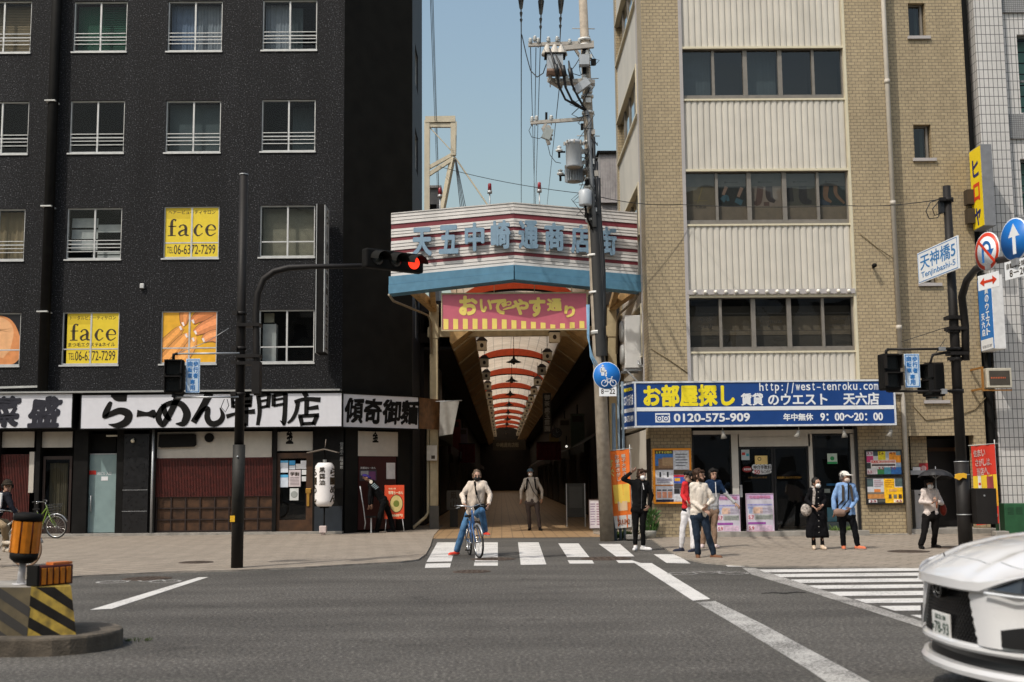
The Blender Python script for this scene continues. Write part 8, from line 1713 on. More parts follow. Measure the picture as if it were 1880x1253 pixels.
for k, sx in (('shA',1),('shB',-1)): strap('backpack_strap', blu, [g[k]+Vector((sx*.06,.03,.09)), g[k]+Vector((sx*.06,-.12,-.02)), g[k]+Vector((sx*.04,-.15,-.30)), g[k]+Vector((-sx*.02,.02,-.42))], .05, sm(60,52,44,.8))
strap('bag_strap', blu, [g['shB']+Vector((-.10,-.10,.06)), g['chest'].lerp(g['pel'],.45)+Vector((.0,-.17,0)), U(1541,938,g['Y']-.2)], .028, BLACKC)
link_mesh('waist_bag', blob([('cap', U(1538,941,g['Y']-.22), U(1546,942,g['Y']-.22), .085, .08)], .012, 2), blu, [cloth(140,116,104)])
link_mesh('backpack', blob([('ell', g['chest'].lerp(g['pel'],.35)+Vector((0,.2,.05)), (.17,.11,.25), Matrix.Identity(3))], .015, 2), blu, [cloth(60,56,54)])
# --- woman under the parasol
par, g = person('person in a pale sweater and black trousers holding a black parasol', dict(head=(1706,889.5), yaw=8, s=.97, shA=(1693,902.5), shB=(1720.5,902.5), elA=(1691,922,-.03), elB=(1729,924,-.03), wrA=(1711,924,-.22), handA=(1718,921,-.26), wrB=(1722,922,-.24), handB=(1718,916,-.26), palmA=Vector((0,0,1)), hipA=(1701,949), hipB=(1717.5,949), knA=(1697,979), knB=(1716.5,979), footA=(1691,1008,-5), footB=(1715,1006,25),
   top=cloth(206,194,188), bottom=cloth(20,18,18), shoes=cloth(18,17,17,.4), hair=HAIRB, hairlen=.05, mask=MASKW, floor=PZ, topname='sweater', hem=.04, curl=1.0, legw=1.1, hat=(cloth(28,26,28), 1, 'helmet')))
hx = U(1719.5, 920, g['Y']-.30); tx = U(1717.5, 862, g['Y']-.22)
t = thing('parasol', tuple(hx), 'black parasol held open over the pale-sweatered pedestrian', 'parasol')
ax = (tx-hx).normalized(); Mq = Matrix.Translation(tx) @ ax.to_track_quat('Z','Y').to_matrix().to_4x4() @ Matrix.Rotation(.03,4,'X')
b = MB().m(mat('parasol_black', (.012,.011,.013), .6)); nR = 8; vs = []; fs = []; rings = 7
for i in range(rings):
    u = i/(rings-1)
    for j in range(nR*4):
        a = 2*math.pi*j/(nR*4); sc_ = 1-.06*u*(1-abs(math.cos(a*nR/2)))*u*2.2; r = .365*math.sin(u*1.45)/math.sin(1.45)*sc_; vs.append(Mq @ Vector((r*math.cos(a), r*math.sin(a), -.18*(1-math.cos(u*1.45))/(1-math.cos(1.45)))))
for i in range(rings-1):
    for j in range(nR*4): j2 = (j+1) % (nR*4); fs.append((i*nR*4+j, (i+1)*nR*4+j, (i+1)*nR*4+j2, i*nR*4+j2))
b.add(vs, fs, True); b.build('canopy', t)
b = MB().m(M_STEEL); b.cyl(hx-ax*.1, tx+ax*.06, .008, n=8); b.build('shaft', t); b = MB().m(sm(120,60,30,.5)); b.cyl(hx-ax*.16, hx-ax*.02, .015, n=10); b.build('handle', t)
b = MB().m(M_STEEL)
for j in range(8): a = math.pi*j/4; b.cyl(Mq @ Vector((0,0,-.2)), Mq @ Vector((.2*math.cos(a),.2*math.sin(a),-.055)), .004, n=5)
b.build('rib', t)
link_mesh('handbag', blob([('ell', U(1731.5,936,g['Y']+.02), (.07,.09,.13), Matrix.Identity(3))], .012, 2), par, [cloth(110,40,30,.5)])
# --- ramen shop worker bending over
wk, g = person('person in black work clothes and purple bandana bending over at the ramen shop corner', dict(head=(673,878), yaw=-80, byaw=-85, headup=Vector((-.55,0,.85)), shA=(682,886,-.18), shB=(685,886,.18), elA=(679,911,-.2), elB=(683,911,.2), wrA=(678,927,-.22), handA=(677,936,-.22), wrB=(683,926,.15), hipA=(704,924,-.09), hipB=(707,922,.1), knA=(697,951,-.12), knB=(716,950,.1), footA=(692,979,-85,35.15), footB=(722,977,-85,35.35),
   top=BLACKC, bottom=cloth(14,14,15), shoes=cloth(30,30,32,.5), hat=(cloth(62,52,120), 1, 'bandana'), floor=PZ, hem=.06, loose=1.12, legw=1.3, skin=SKIN2), 35.2)
b = MB().m(sm(190,196,200,.7))
p0_ = g['chest'].lerp(g['pel'], .12)+Vector((-.03,-.30,.05)); Mx_ = Matrix.Translation(p0_) @ Matrix.Rotation(.75,4,'Y')
disc(b, Vector((p0_.x-.02,0,p0_.z+.04)), .05, .055, p0_.y+.0, sm(214,206,190,.7)); b.m(sm(150,170,176,.7))
for k in range(4): brush(b, [(.05+.05*k,-.06,.018),(.07+.05*k,.06,.02)], Mx_, .003, 3)
b.build('back_print', wk)
# stool and bin in front of the worker
t = thing('folding_trolley', (U(667,975,35.0).x, 34.9, PZ), 'thin grey metal trolley handle beside the bending worker', 'trolley'); b = MB().m(M_STEEL); b.tube([U(661,893,34.9),U(667,930,34.9),U(671,960,34.9),U(669,972,34.9)], .018, 8); b.build('handle', t); b = MB().m(M_BLK); r_ = rect(672,948,690,978,34.8); b.box(r_[0],r_[1],34.8,35.0,r_[3]-.05,r_[3]); b.m(M_STEEL).box((r_[0]+r_[1])/2-.02,(r_[0]+r_[1])/2+.02,34.85,34.9,PZ,r_[3]-.05); b.build('stand', t)
# ================================================================ bicycles
M_TYRE = mat('tyre_rubber', (.018,.018,.018), .8); M_CHR = mat('chrome', (.6,.6,.6), .2, metal=.9, var=.03); M_RUBT = mat('tan_tyre', (.22,.14,.09), .8)
def bicycle(label, loc, rz, col, lean=0.0, basket=True, tyre=None, group=None, steer=0.0, R=.33):
    t = thing('bicycle', loc, label, 'bicycle', group, rz)
    T = Matrix.Translation(loc) @ Matrix.Rotation(rz,4,'Z') @ Matrix.Rotation(lean,4,'X')
    P_ = lambda x, y, z: T @ Vector((x,y,z))
    hx, rx = .56, -.52; HT = (.30,0,.90); BB = (-.05,0,.28)
    SM = Matrix.Translation((.34,0,.8)) @ Matrix.Rotation(steer,4,'Z') @ Matrix.Translation((-.34,0,-.8))
    for cx, st in ((hx, True), (rx, False)):
        MM = T @ (SM if st else Matrix.Identity(4)); pt = lambda a, r, y=0.0: MM @ Vector((cx+r*math.cos(a), y, R+r*math.sin(a)))
        MB().m(tyre or M_TYRE).tube([pt(2*math.pi*i/36, R-.02) for i in range(36)], .021, 10, closed=True).build('tyre', t)
        w = MB().m(M_CHR).tube([pt(2*math.pi*i/36, R-.045) for i in range(36)], .011, 6, closed=True)
        for i in range(18): a = 2*math.pi*i/18; w.cyl(pt(a+.25*(1 if i % 2 else -1), .025, .03*(1 if i % 4 < 2 else -1)), pt(a, R-.05), .0024, n=4, cap=False)
        w.cyl(pt(0,0,-.045), pt(0,0,.045), .022, n=10); w.build('wheel', t)
        MB().m(mat('mudguard',(.30,.31,.33),.35,metal=.6)).tube([pt(math.radians(20+140*i/16), R+.025) for i in range(17)], .022, 6).build('mudguard', t)
    b = MB().m(col)
    tb_ = lambda p, q, r: b.cyl(P_(*p), P_(*q), r, n=10)
    tb_((.33,0,.80), BB, .021); tb_((.31,0,.88), (-.17,0,.55), .019); tb_(BB, (-.20,0,.72), .018)
    for y in (-.05,.05): tb_((BB[0],y*.6,BB[2]), (rx,y,R), .011); tb_((-.18,y*.4,.62), (rx,y,R), .009)
    b.cyl(T @ SM @ Vector((.29,0,.95)), T @ SM @ Vector((.38,0,.68)), .02, n=10)
    for y in (-.05,.05): b.tube([T @ SM @ Vector((.38,y*.8,.69)), T @ SM @ Vector((.45,y,.52)), T @ SM @ Vector((hx,y,R))], .012, 8)
    b.build('frame', t)
    b = MB().m(M_CHR); q = lambda x,y,z: T @ SM @ Vector((x,y,z)); b.cyl(q(.29,0,.93), q(.27,0,1.02), .014, n=8); b.tube([q(.06,-.28,1.06),q(.16,-.26,1.07),q(.27,-.12,1.05),q(.28,0,1.02),q(.27,.12,1.05),q(.16,.26,1.07),q(.06,.28,1.06)], .011, 8); b.build('handlebar', t)
    for y in (-.28,.28): MB().m(M_TYRE).cyl(q(.04,y,1.06), q(.15,y*.94,1.07), .017, n=8).build('grip', t)
    b = MB().m(M_CHR)
    for s in (-1,1): b.tube([q(.12,.25*s,1.07), q(.2,.22*s,1.03), q(.17,.30*s,1.02)], .006, 5)
    b.build('brake_lever', t)
    b = MB().m(M_BLK); M_ = T @ Matrix.Translation((-.22,0,.80)); 
    sp = [(-.12,.085),(-.05,.08),(.02,.05),(.10,.022),(.15,.018)]; vs = []
    for x, w in sp: vs += [M_ @ Vector((x,-w,0)), M_ @ Vector((x,w,0)), M_ @ Vector((x,w*.8,.045)), M_ @ Vector((x,-w*.8,.045))]
    fs = [(0,1,2,3)[::-1], (16,17,18,19)]
    for i in range(4):
        for j in range(4): fs.append((4*i+j,4*i+(j+1)%4,4*i+4+(j+1)%4,4*i+4+j))
    b.add(vs, fs); b.build('saddle', t, bevel=.015)
    MB().m(M_CHR).cyl(P_(-.2,0,.70), P_(-.22,0,.81), .013, n=8).build('seat_post', t)
    b = MB().m(M_CHR); b.cyl(P_(BB[0],-.06,BB[2]), P_(BB[0],.06,BB[2]), .02, n=10); b.cyl(P_(BB[0],-.07,BB[2]), P_(BB[0]+.1,-.07,BB[2]-.13), .011, n=8); b.cyl(P_(BB[0],.07,BB[2]), P_(BB[0]-.1,.07,BB[2]+.13), .011, n=8); b.tube([P_(BB[0]+.09*math.cos(2*math.pi*i/20), -.055, BB[2]+.09*math.sin(2*math.pi*i/20)) for i in range(20)], .006, 5, closed=True); b.build('crank', t)
    for s in (-1,1): b = MB().m(M_BLK); c_ = P_(BB[0]-.1*s*-1*-1 if False else BB[0]+(.1 if s < 0 else -.1), s*.12, BB[2]+(-.13 if s < 0 else .13)); b.cbox(c_,(.09,.09,.022),Matrix.Rotation(rz,3,'Z')); b.build('pedal', t)
    if basket:
        b = MB().m(mat('basket_wire',(.05,.05,.05),.5)); c0 = (.52,0,.78)
        for k in range(4):
            z = .74+.07*k; w = .13+.012*k; b.tube([q(.40-.01*k,-w,z), q(.40-.01*k,w,z), q(.66+.01*k,w,z), q(.66+.01*k,-w,z)], .005, 5, closed=True)
        for i in range(7):
            y = -.13+.26*i/6; b.cyl(q(.66,y,.74), q(.70,y*1.25,.96), .003, n=4); b.cyl(q(.40,y,.74), q(.37,y*1.25,.96), .003, n=4)
        b.build('basket', t)
    MB().m(M_CHR).cyl(q(.50,0,.66), q(.57,0,.65), .032, .04, 14).build('headlamp', t)
    return t
wf = G(877, 1026, .004); RZ = math.radians(-90+10)
d_ = Vector((math.cos(RZ), math.sin(RZ), 0)); o = wf - d_*.56
bicycle('blue city bicycle with a small front lamp under the waiting cyclist', (o.x, o.y, .004), RZ, sm(40,92,150,.35,var=.06,coat=.4), math.radians(4), False, steer=math.radians(9))
wf = G(50, 1042, PZ); RZ2 = math.radians(-12); d_ = Vector((math.cos(RZ2), math.sin(RZ2), 0)); o = wf - d_*.60
bicycle('pale bicycle with tan tyres ridden behind the orange delineator drum', (o.x, o.y, PZ), RZ2, sm(190,186,176,.4), 0, True, M_RUBT)
YLC = o.y
bicycle('parked bicycle with bright green frame by the dark shop door', (U(78,990,33.6).x, 33.6, PZ), math.radians(-38), sm(112,142,44,.35,coat=.3), math.radians(5), True, None, None, .5)
lc, g = person('person in a dark blazer and brown cap riding behind the orange drum', dict(head=(13.6,895), yaw=25, shA=(-8,911,.12), shB=(18,911,-.18), elA=(-2,933,.1), elB=(22,932,-.25), wrA=(20,938,.1), wrB=(30,944,-.25), hipA=(-16,958,.12), hipB=(-12,958,-.12), knA=(12,960,.16), knB=(8,966,-.2), footA=(10,1014,50,YLC+.1), footB=(10,1000,50,YLC-.14),
   top=cloth(24,26,34), bottom=cloth(140,122,98), shoes=cloth(196,184,168,.6), hair=HAIRB, fringe=0, hat=(cloth(50,44,36), 1, 'cap'), floor=PZ, skin=SKIN2, topname='blazer', hem=.02), YLC)
b = MB().m(WHITEC); p = g['chest']; b.prism([(p.x-.01,p.z+.07),(p.x+.08,p.z+.05),(p.x+.06,p.z-.20),(p.x+.04,p.z-.24)], .05, at(0,g['Y']-.24,0)); b.build('shirt_front', lc, bevel=.01)
# ================================================================ striped concrete block on its island
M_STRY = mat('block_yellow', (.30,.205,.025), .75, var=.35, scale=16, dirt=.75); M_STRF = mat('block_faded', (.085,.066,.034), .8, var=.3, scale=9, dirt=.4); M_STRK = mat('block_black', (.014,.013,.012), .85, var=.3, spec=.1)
kz = .17
pe = G(238, 1172); pn = G(0, 1206); 
xr = G(242,1178).x; yf = G(120,1206).y; ry = .62
pts = []
yc = yf+ry
for i in range(13): a = -math.pi/2+math.pi*i/12; pts.append((xr-ry*.95+ry*.95*math.cos(a), yc+ry*math.sin(a)))
pts = [(-9.5, yf)] + pts + [(-9.5, yf+2*ry)]
b = MB().m(mat('island_concrete',(.115,.095,.072),.9,var=.3,scale=6,bump=.4,dirt=.5)); n = len(pts)
b.add([(x,y,-.02) for x,y in pts]+[(x,y,kz) for x,y in pts], [tuple(range(n,2*n))]+[(i,(i+1)%n,n+(i+1)%n,n+i) for i in range(n)]); o = b.build('median_island', None, bevel=.025); structure(o)
# block: front corner at px 48, faces running right and left
yb_ = yf+.28
c0 = G(50,1168,kz); c1 = G(160,1158,kz); Yb0 = c0.y
top_z = 1.6-(1072-884)/2150.0*Yb0; hB = top_z-kz
t = thing('concrete_block', (c0.x, c0.y, kz), 'concrete block with diagonal yellow and black warning stripes on the traffic island', 'barrier')
cx1 = c1.x; cx0 = -7.6; dpt = .85
Mk, Lk = frame2((c0.x, c0.y), (cx1, c0.y+.06)); Mk2, Lk2 = frame2((cx0, c0.y+.30), (c0.x, c0.y))
ti = .075
b = MB().m(M_STRY)
V_ = [Mk @ Vector(v) for v in ((0,0,kz),(Lk,0,kz),(Lk-ti,ti,top_z),(0,ti,top_z))]; bk = Vector((-.40*dpt,.92*dpt,0))
b.add([V_[0],V_[1],V_[2],V_[3],V_[1]+bk,V_[2]+bk,V_[3]+bk,V_[0]+bk], [(0,1,2,3),(1,4,5,2),(3,2,5,6),(4,7,6,5)])
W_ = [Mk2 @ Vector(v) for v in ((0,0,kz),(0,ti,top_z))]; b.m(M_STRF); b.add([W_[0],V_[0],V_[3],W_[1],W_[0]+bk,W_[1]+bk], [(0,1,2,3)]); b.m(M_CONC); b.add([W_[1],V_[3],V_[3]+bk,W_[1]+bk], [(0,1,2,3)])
b.build('block', t)
b = MB()
def stripe_face(Mf, L, m, off, wst):
    b.m(m); tilt = Mf @ Matrix.Rotation(-math.atan2(ti, hB), 4, 'X') if False else Mf
    for k in range(-6, 9):
        x0 = off + k*wst*2; x1 = x0+wst; sl = hB*1.75      # runs down to the right
        poly = [(x0, hB), (x1, hB), (x1+sl, 0), (x0+sl, 0)]
        # clip to the face in x
        def clip(poly, a, side):
            out = []
            for i in range(len(poly)):
                p, q = poly[i], poly[(i+1) % len(poly)]; ip = (p[0]-a)*side >= 0; iq = (q[0]-a)*side >= 0
                if ip: out.append(p)
                if ip != iq: u = (a-p[0])/(q[0]-p[0]); out.append((a, p[1]+u*(q[1]-p[1])))
            return out
        poly = clip(poly, .0, 1)
        if len(poly) > 2: poly = clip(poly, L, -1)
        if len(poly) > 2:
            vs = [Mf @ Vector((min(x, L-ti*z/hB) if Mf is Mk else x, ti*z/hB-.003, kz+z)) for x, z in poly]
            A = sum(poly[i][0]*poly[(i+1)%len(poly)][1]-poly[(i+1)%len(poly)][0]*poly[i][1] for i in range(len(poly)))
            b.add(vs if A > 0 else vs[::-1], [tuple(range(len(vs)))])
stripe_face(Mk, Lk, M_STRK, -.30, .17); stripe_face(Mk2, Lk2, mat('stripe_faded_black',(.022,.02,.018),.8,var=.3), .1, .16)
b.build('warning_stripes', t)
# leaning delineator drum
M_ORF = mat('orange_reflector', (.60,.19,.010), .35, var=.18, scale=14, dirt=.45); M_ORD = mat('dark_red_frame', (.07,.008,.006), .5)
bt = U(38, 1064, c0.y+.35); bt.z = top_z; hd_ = U(53, 940, c0.y+.35); axd = (hd_-bt).normalized()
t = thing('delineator_drum', tuple(bt), 'leaning orange reflective drum on a thin post atop the striped block', 'delineator')
Md = Matrix.Translation(bt) @ axd.to_track_quat('Z','Y').to_matrix().to_4x4()
Ld = (hd_-bt).length; z0 = Ld*.40; z1 = Ld*.89; Rd = .137
b = MB().m(M_BLK); b.lathe([(Rd*.6,z0-.07),(Rd*.95,z0-.03),(Rd*.98,z0+.03)], 24, Md); b.build('base_cap', t); b = MB().m(M_BLK); b.lathe([(Rd*.98,z1-.01),(Rd*1.0,z1+.03),(Rd*.9,z1+.06),(Rd*.55,z1+.07)], 24, Md); b.build('cap', t)
b = MB().m(M_ORD); b.lathe([(Rd*.9,z0),(Rd*.9,z1)], 24, Md); b.build('drum', t)
nP = 8
for k in range(nP):
    a0, a1 = 2*math.pi*k/nP+.07, 2*math.pi*(k+1)/nP-.07; b = MB().m(M_ORF)
    vs = []
    for a in (a0, (a0+a1)/2, a1):
        for z in (z0+.03, z1-.015): vs += [Md @ Vector((Rd*math.cos(a), Rd*math.sin(a), z)), Md @ Vector((Rd*.9*math.cos(a), Rd*.9*math.sin(a), z))]
    b.add(vs, [(0,4,6,2),(4,8,10,6),(0,2,3,1),(8,9,11,10),(2,6,7,3),(6,10,11,7),(0,1,5,4),(4,5,9,8)]); b.build('reflector', t)
b = MB().m(sm(196,196,198,.4)); b.cyl(bt, bt+axd*z0, .038, .03, 14); b.cyl(bt, bt+Vector((0,0,.015)), .08, n=16); b.build('post', t)
# orange reflector box
q0, q1 = U(72,1068,c0.y+.12), U(134,1062,c0.y+.42); Mo, Lo = frame2((q0.x,q0.y),(q1.x,q1.y)); hO = .19
t = thing('reflector_box', (q0.x,q0.y,top_z), 'low orange reflector box lying on the striped block', 'reflector')
b = MB().m(M_ORD); b.box(0,Lo,0,.16,top_z+.002,top_z+hO,Mo); b.m(M_BLK).box(-.03,-.001,-.01,.17,top_z+.002,top_z+hO+.01,Mo); b.build('frame', t, bevel=.008)
for k in range(5):
    b = MB().m(M_ORF); x0 = .02+k*(Lo-.03)/5; b.box(x0, x0+(Lo-.03)/5-.02, -.012, -.001, top_z+.015, top_z+hO-.02, Mo); b.build('reflector', t, bevel=.004)
MB().m(sm(214,120,60,.4)).box(Lo*.45,Lo+.01,.03,.15,top_z+hO+.002,top_z+hO+.025,Mo).build('lid', t)
p = G(236,1182); b = MB(); leaves(b, (p.x+.05,p.y+.15,0), .14, 60, mat('moss_green',(.04,.06,.015),.8), .035, .02, 12); tag(b.build('weed_tuft'), 'dark moss and weeds at the tip of the traffic island', 'plant')
# ================================================================ white SUV entering from the right
M_CARW = mat('car_white', (.68,.68,.69), .28, var=.015, scale=1, coat=1.0); M_CARK = mat('car_black_plastic', (.012,.012,.013), .45); M_GRL = mat('grille_black', (.008,.008,.009), .35)
M_CGL = mat('car_glass', (.02,.025,.028), .04, var=.0, spec=.8)
CX, CY = 3.13, 8.60
t = thing('parked_car', (CX+2.3, CY, 0), 'white SUV with black grille and number plate 78-93 entering at the road edge', 'car')
t.name = 'white_car'
def xf(v): a = abs(v); return .30*(a/.95)**2.4 + (0.55*max(0,(a-.80))/.15*max(0,(a-.80)) if a > .8 else 0)
NV = 40; vsn = [-.95+1.9*i/NV for i in range(NV+1)]
def strip(prof, m, name, v0=-.95, v1=.95, par=t, smooth=True, mod=None):
    b = MB().m(m); vv = [v0+(v1-v0)*i/NV for i in range(NV+1)]; vs = []
    for v in vv:
        for (dx, z) in prof:
            d_, zz = (dx, z) if mod is None else mod(v, dx, z); vs.append((CX+xf(v)+d_, CY+v, zz))
    k = len(prof); fs = []
    for i in range(NV):
        for j in range(k-1): fs.append((i*k+j, i*k+j+1, (i+1)*k+j+1, (i+1)*k+j))
    b.add(vs, fs, smooth); o_ = b.build(name, par); es = o_.modifiers.new('crease', 'EDGE_SPLIT'); es.split_angle = math.radians(22); return o_
GH = lambda v: .50 - .0*abs(v)
# lower lip, gap, bar
strip([(.22,.20),(.05,.205),(.0,.225),(-.005,.255),(.015,.285),(.08,.288)], M_CARW, 'lower_lip')
strip([(.07,.28),(.085,.34),(.07,.40)], M_CARK, 'air_intake')
strip([(.09,.39),(.02,.392),(.008,.41),(.012,.43),(.03,.445),(.09,.45)], M_CARW, 'bumper_bar')
# grille field
def gz(v, dx, z): return dx, z
b = MB().m(M_GRL); vs = []; fs = []; nr = 10
for i in range(NV+1):
    v = -.62+1.24*i/NV
    for j in range(nr+1): u = j/nr; vs.append((CX+xf(v)+.05+.045*u, CY+v, .44+.375*u))
for i in range(NV):
    for j in range(nr): a = i*(nr+1)+j; fs.append((a, a+1, a+nr+2, a+nr+1))
b.add(vs, fs, True)
for j in range(14):
    z = .46+.024*j
    for i in range(26):
        v = -.5+1.0*(i+.5*(j % 2))/26
        if abs(v) < .50-.10*(z-.44)/.34: b.cbox((CX+xf(v)+.045+.045*(z-.44)/.36, CY+v, z), (.012,.026,.012))
b.build('grille', t)
# body face beside the grille, with scalloped inner edge
def cheek(sg):
    b = MB().m(M_CARW); nu, nv = 22, 16; vs = []; fs = []
    for i in range(nu+1):
        for j in range(nv+1):
            u = i/nu; w = j/nv; z = .445+.385*w
            vin = .53-.17*w + (.008*math.sin(w*60)) ; v = sg*(vin+(.95-vin)*u); bul = .03*math.sin(math.pi*min(1,u*1.4))*(.4+.6*w) - .02*math.sin(w*math.pi)*u
            vs.append((CX+xf(v)+.012+.055*w-bul, CY+v, z))
    for i in range(nu):
        for j in range(nv): a = i*(nv+1)+j; f = (a, a+1, a+nv+2, a+nv+1); fs.append(f)
    b.add(vs, fs, True); return b.build('front_wing', t)
cheek(1); cheek(-1)
def hoodmod(v, dx, z): a = abs(v)/.95; return dx, z + ((.018*math.exp(-((abs(v)-.52)/.07)**2) - .012*math.exp(-((abs(v)-.40)/.08)**2)))*min(1,max(0,(z-.8)/.2)) - (.075*a**2.2)*(min(1,max(0,(z-.78)/.2))) 
strip([(.07,.79),(.02,.795),(.0,.81),(.005,.872),(.03,.90),(.11,.955),(.195,1.0)], M_CARW, 'nose_panel', mod=lambda v, dx, z: (dx, hoodmod(v,dx,z)[1] + (.17*max(0,(abs(v)-.56)/.39)*max(0,1-(z-.79)/.21))))
strip([(.203,.998),(.21,1.006),(.35,1.065),(.6,1.125),(.9,1.16),(1.25,1.18),(1.5,1.19)], M_CARW, 'hood', mod=hoodmod)
b = MB().m(M_BLK)
for i in range(NV):
    v0, v1 = vsn[i], vsn[i+1]; q = lambda v, dx, z: (CX+xf(v)+hoodmod(v,dx,z)[0], CY+v, hoodmod(v,dx,z)[1]-.002)
    b.add([q(v0,.192,1.0), q(v1,.192,1.0), q(v1,.208,1.003), q(v0,.208,1.003)], [(3,2,1,0)])
b.build('hood_seam', t)
# head lamps
for sg in (1,-1):
    b = MB().m(mat('lamp_glass',(.035,.045,.06),.06,var=.0)); vs = []; fs = []; k = 12
    for i in range(k+1):
        u = i/k; v = sg*(.60+.35*u); z0_, z1_ = .825+.01*u, .835+.135*u
        for z in (z0_, z1_): a_ = hoodmod(v,.0,z); vs.append((CX+xf(v)-.0+.012+.03*(z > z0_), CY+v, z-.045*(abs(v)/.95)**2.2+.02))
    for i in range(k): f = (2*i, 2*i+1, 2*i+3, 2*i+2); fs.append(f)
    b.add(vs, fs, True); hl = b.build('headlight', t)
    b = MB().m(sm(225,228,232,.3)); pts = [Vector((CX+xf(sg*(.62+.33*i/10))+.0, CY+sg*(.62+.33*i/10), .80+.012*i/10-.045*((.62+.33*i/10)/.95)**2.2+.02)) for i in range(11)]; b.tube(pts, .010, 6); b.build('light_strip', hl)
    b = MB().m(M_CARK); vs = []; fs = []
    for i in range(11):
        v = sg*(.74+.21*i/10)
        for z in (.46, .62-.05*(1-i/10)): vs.append((CX+xf(v)+.0-.012, CY+v, z))
    for i in range(10): fs.append((2*i,2*i+1,2*i+3,2*i+2))
    b.add(vs, fs, True); b.build('side_vent', t)
# emblem and plate
Me = Matrix.Translation((CX+.035, CY, .775)) @ Matrix.Rotation(-math.pi/2,4,'Z')
b = MB().m(M_BLK); n_ = 32; b.add([Me @ Vector((.075*math.cos(2*math.pi*i/n_), -.012, .06*math.sin(2*math.pi*i/n_))) for i in range(n_)], [tuple(range(n_))]); b.add([Me @ Vector((.075*math.cos(2*math.pi*i/n_), y, .06*math.sin(2*math.pi*i/n_))) for y in (-.012,.03) for i in range(n_)], [(i,n_+i,n_+(i+1)%n_,(i+1)%n_) for i in range(n_)])
b.m(mat('dark_chrome',(.10,.10,.10),.25,metal=.8)); b.tube([Me @ Vector((.072*math.cos(2*math.pi*i/n_), -.016, .057*math.sin(2*math.pi*i/n_))) for i in range(n_)], .007, 6, closed=True); b.tube([Me @ Vector((.028,-.018,.045)), Me @ Vector((-.028,-.018,-.02)), Me @ Vector((.045,-.018,-.03))], .007, 6); b.build('emblem', t)
Mp = Matrix.Translation((CX+.03, CY+.0, .525)) @ Matrix.Rotation(-math.pi/2,4,'Z')
b = MB().m(M_CARK); b.box(-.15,.15,.02,.10,-.07,.07,Mp); b.m(sm(222,222,220,.4)); b.box(-.165,.165,0,.015,-.083,.083,Mp); pl_ = b.build('number_plate', t, bevel=.004)
b = MB().m(sm(40,70,56,.5)); put_text(b,'78-93',Mp @ Matrix.Translation((0,-.001,0)),-.115,.15,-.065,.015,.006,.001); put_text(b,'なにわ 330',Mp @ Matrix.Translation((0,-.001,0)),-.10,.10,.032,.068,.01,.001); put_text(b,'は',Mp @ Matrix.Translation((0,-.001,0)),-.155,-.125,-.045,-.01,.01,.001); b.build('lettering', pl_)
# rest of the body behind
Lc_ = 4.75
b = MB().m(M_CARW); secs = []
for x, hw, zb_, zt_ in ((.55,.93,.30,1.0),(1.0,.95,.28,1.06),(1.6,.95,.28,1.08),(2.6,.955,.28,1.10),(3.6,.95,.28,1.12),(4.3,.93,.32,1.12),(4.7,.86,.42,1.08)):
    secs.append([(CX+x, CY-hw, zb_),(CX+x,CY-hw-.0,.62),(CX+x,CY-hw+.01,.85),(CX+x,CY-hw+.07,zt_),(CX+x,CY+hw-.07,zt_),(CX+x,CY+hw-.01,.85),(CX+x,CY+hw,.62),(CX+x,CY+hw,zb_)])
vs = [p for s_ in secs for p in s_]; fs = []
for i in range(len(secs)-1):
    for j in range(8): fs.append((8*i+j, 8*i+(j+1)%8, 8*i+8+(j+1)%8, 8*i+8+j))
fs.append(tuple(8*(len(secs)-1)+j for j in range(8))); b.add(vs, fs, True); b.build('body', t)
b = MB().m(M_CGL); cab = [(1.35,.80,1.10),(2.15,.66,1.62),(3.6,.64,1.66),(4.45,.70,1.15)]
vs = []
for x, hw, z in cab: vs += [(CX+x,CY-hw,z),(CX+x,CY+hw,z)]
vs += [(CX+1.35,CY-.86,1.06),(CX+1.35,CY+.86,1.06),(CX+4.5,CY-.84,1.10),(CX+4.5,CY+.84,1.10)]
b.add(vs, [(8,9,1,0),(0,1,3,2),(4,5,7,6),(6,7,11,10),(8,0,2,4,6,10),(9,11,7,5,3,1)]); b.build('glasshouse', t)
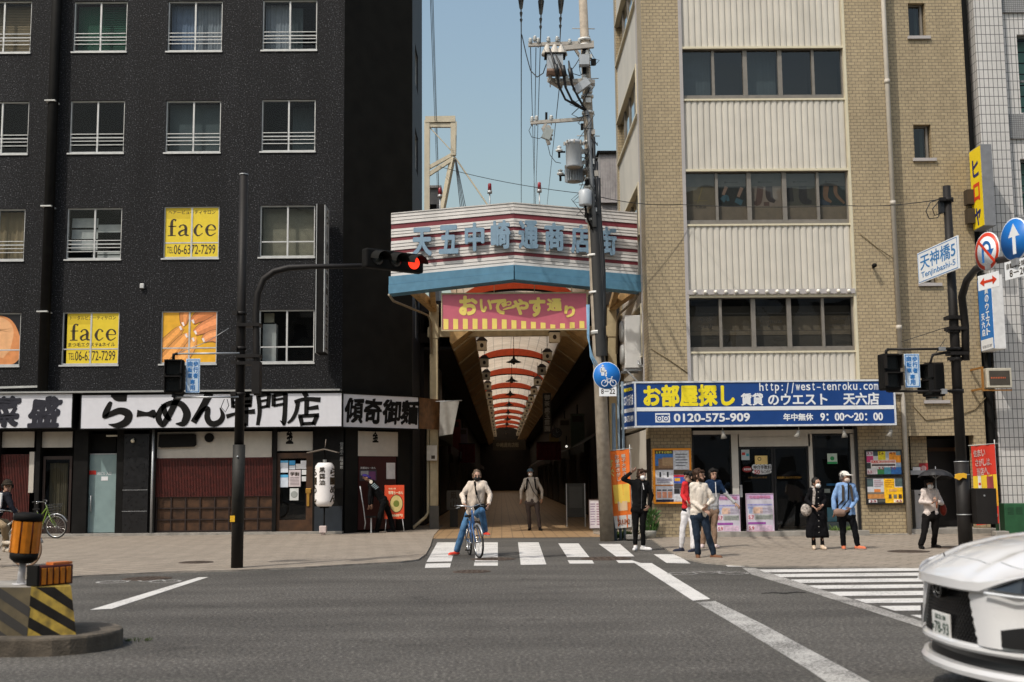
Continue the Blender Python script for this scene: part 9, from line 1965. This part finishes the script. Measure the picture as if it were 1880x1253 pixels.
b = MB().m(M_CARW); b.add([(CX+2.1,CY-.67,1.625),(CX+2.1,CY+.67,1.625),(CX+3.65,CY+.65,1.675),(CX+3.65,CY-.65,1.675),(CX+2.4,CY-.6,1.69),(CX+2.4,CY+.6,1.69),(CX+3.5,CY+.6,1.72),(CX+3.5,CY-.6,1.72)], [(0,1,5,4),(1,2,6,5),(2,3,7,6),(3,0,4,7),(4,5,6,7)]); b.build('roof', t)
for wx in (.98, 3.75):
    for sg in (-1, 1):
        y = CY+sg*.86; b = MB().m(M_TYRE); b.lathe([(.22,-.11),(.34,-.12),(.36,-.08),(.36,.08),(.34,.12),(.22,.11)], 32, Matrix.Translation((CX+wx,y,.36)) @ Matrix.Rotation(math.pi/2,4,'X')); w_ = b.build('wheel', t)
        b = MB().m(M_CHR); b.lathe([(.03,-.125),(.22,-.122),(.22,.122),(.03,.125)], 24, Matrix.Translation((CX+wx,y,.36)) @ Matrix.Rotation(math.pi/2,4,'X')); b.build('rim', w_)
b = MB().m(M_CARK); b.box(CX+.5, CX+4.5, CY-.9, CY+.9, .2, .32); b.build('underbody', t)
for sg in (-1,1): MB().m(M_CARW).cbox((CX+1.75, CY+sg*1.02, 1.12), (.16,.2,.14)).build('mirror', t, bevel=.03)
# ================================================================ the other side of the street, seen only in reflections
for x0, x1, h, c, lab in ((-46,-17,17,(.34,.33,.31),'grey office block across the street, mirrored in the black building windows'), (-16.6,6,14,(.42,.36,.28),'tan apartment block across the street, mirrored in the shop glass'), (6.4,34,19,(.50,.50,.49),'white office block across the street, mirrored in the white car paint')):
    t = thing('street_building', ((x0+x1)/2, -9, 0), lab, 'building'); b = MB().m(mat('facade_%d' % int(h), c, .7, var=.08, dirt=.2)); M = at(x1, -9, 0, math.pi); L = x1-x0; hs_ = []
    for k in range(int(h/3.2)):
        for i in range(int(L/3)): hs_.append((i*3+.7, i*3+2.5, k*3.2+1.1, k*3.2+2.6))
    wall_holes(b, M, 0, L, 0, h, hs_, .2); b.box(0, L, 1.2, 8, 0, h, M); b.box(0, L, .0, 1.2, h, h+.3, M); b.build('facade', t)
    MB().m(M_CGL).add([M @ Vector(v) for v in ((0,.22,0),(L,.22,0),(L,.22,h),(0,.22,h))], [(0,1,2,3)]).build('window_glass', t)
slab('pavement_near', [(-60,-9),(60,-9),(60,-1.2),(-60,-1.2)], -.1, .1, M_PAVE, M_KERB)
bpy.data.scenes.remove(TS)
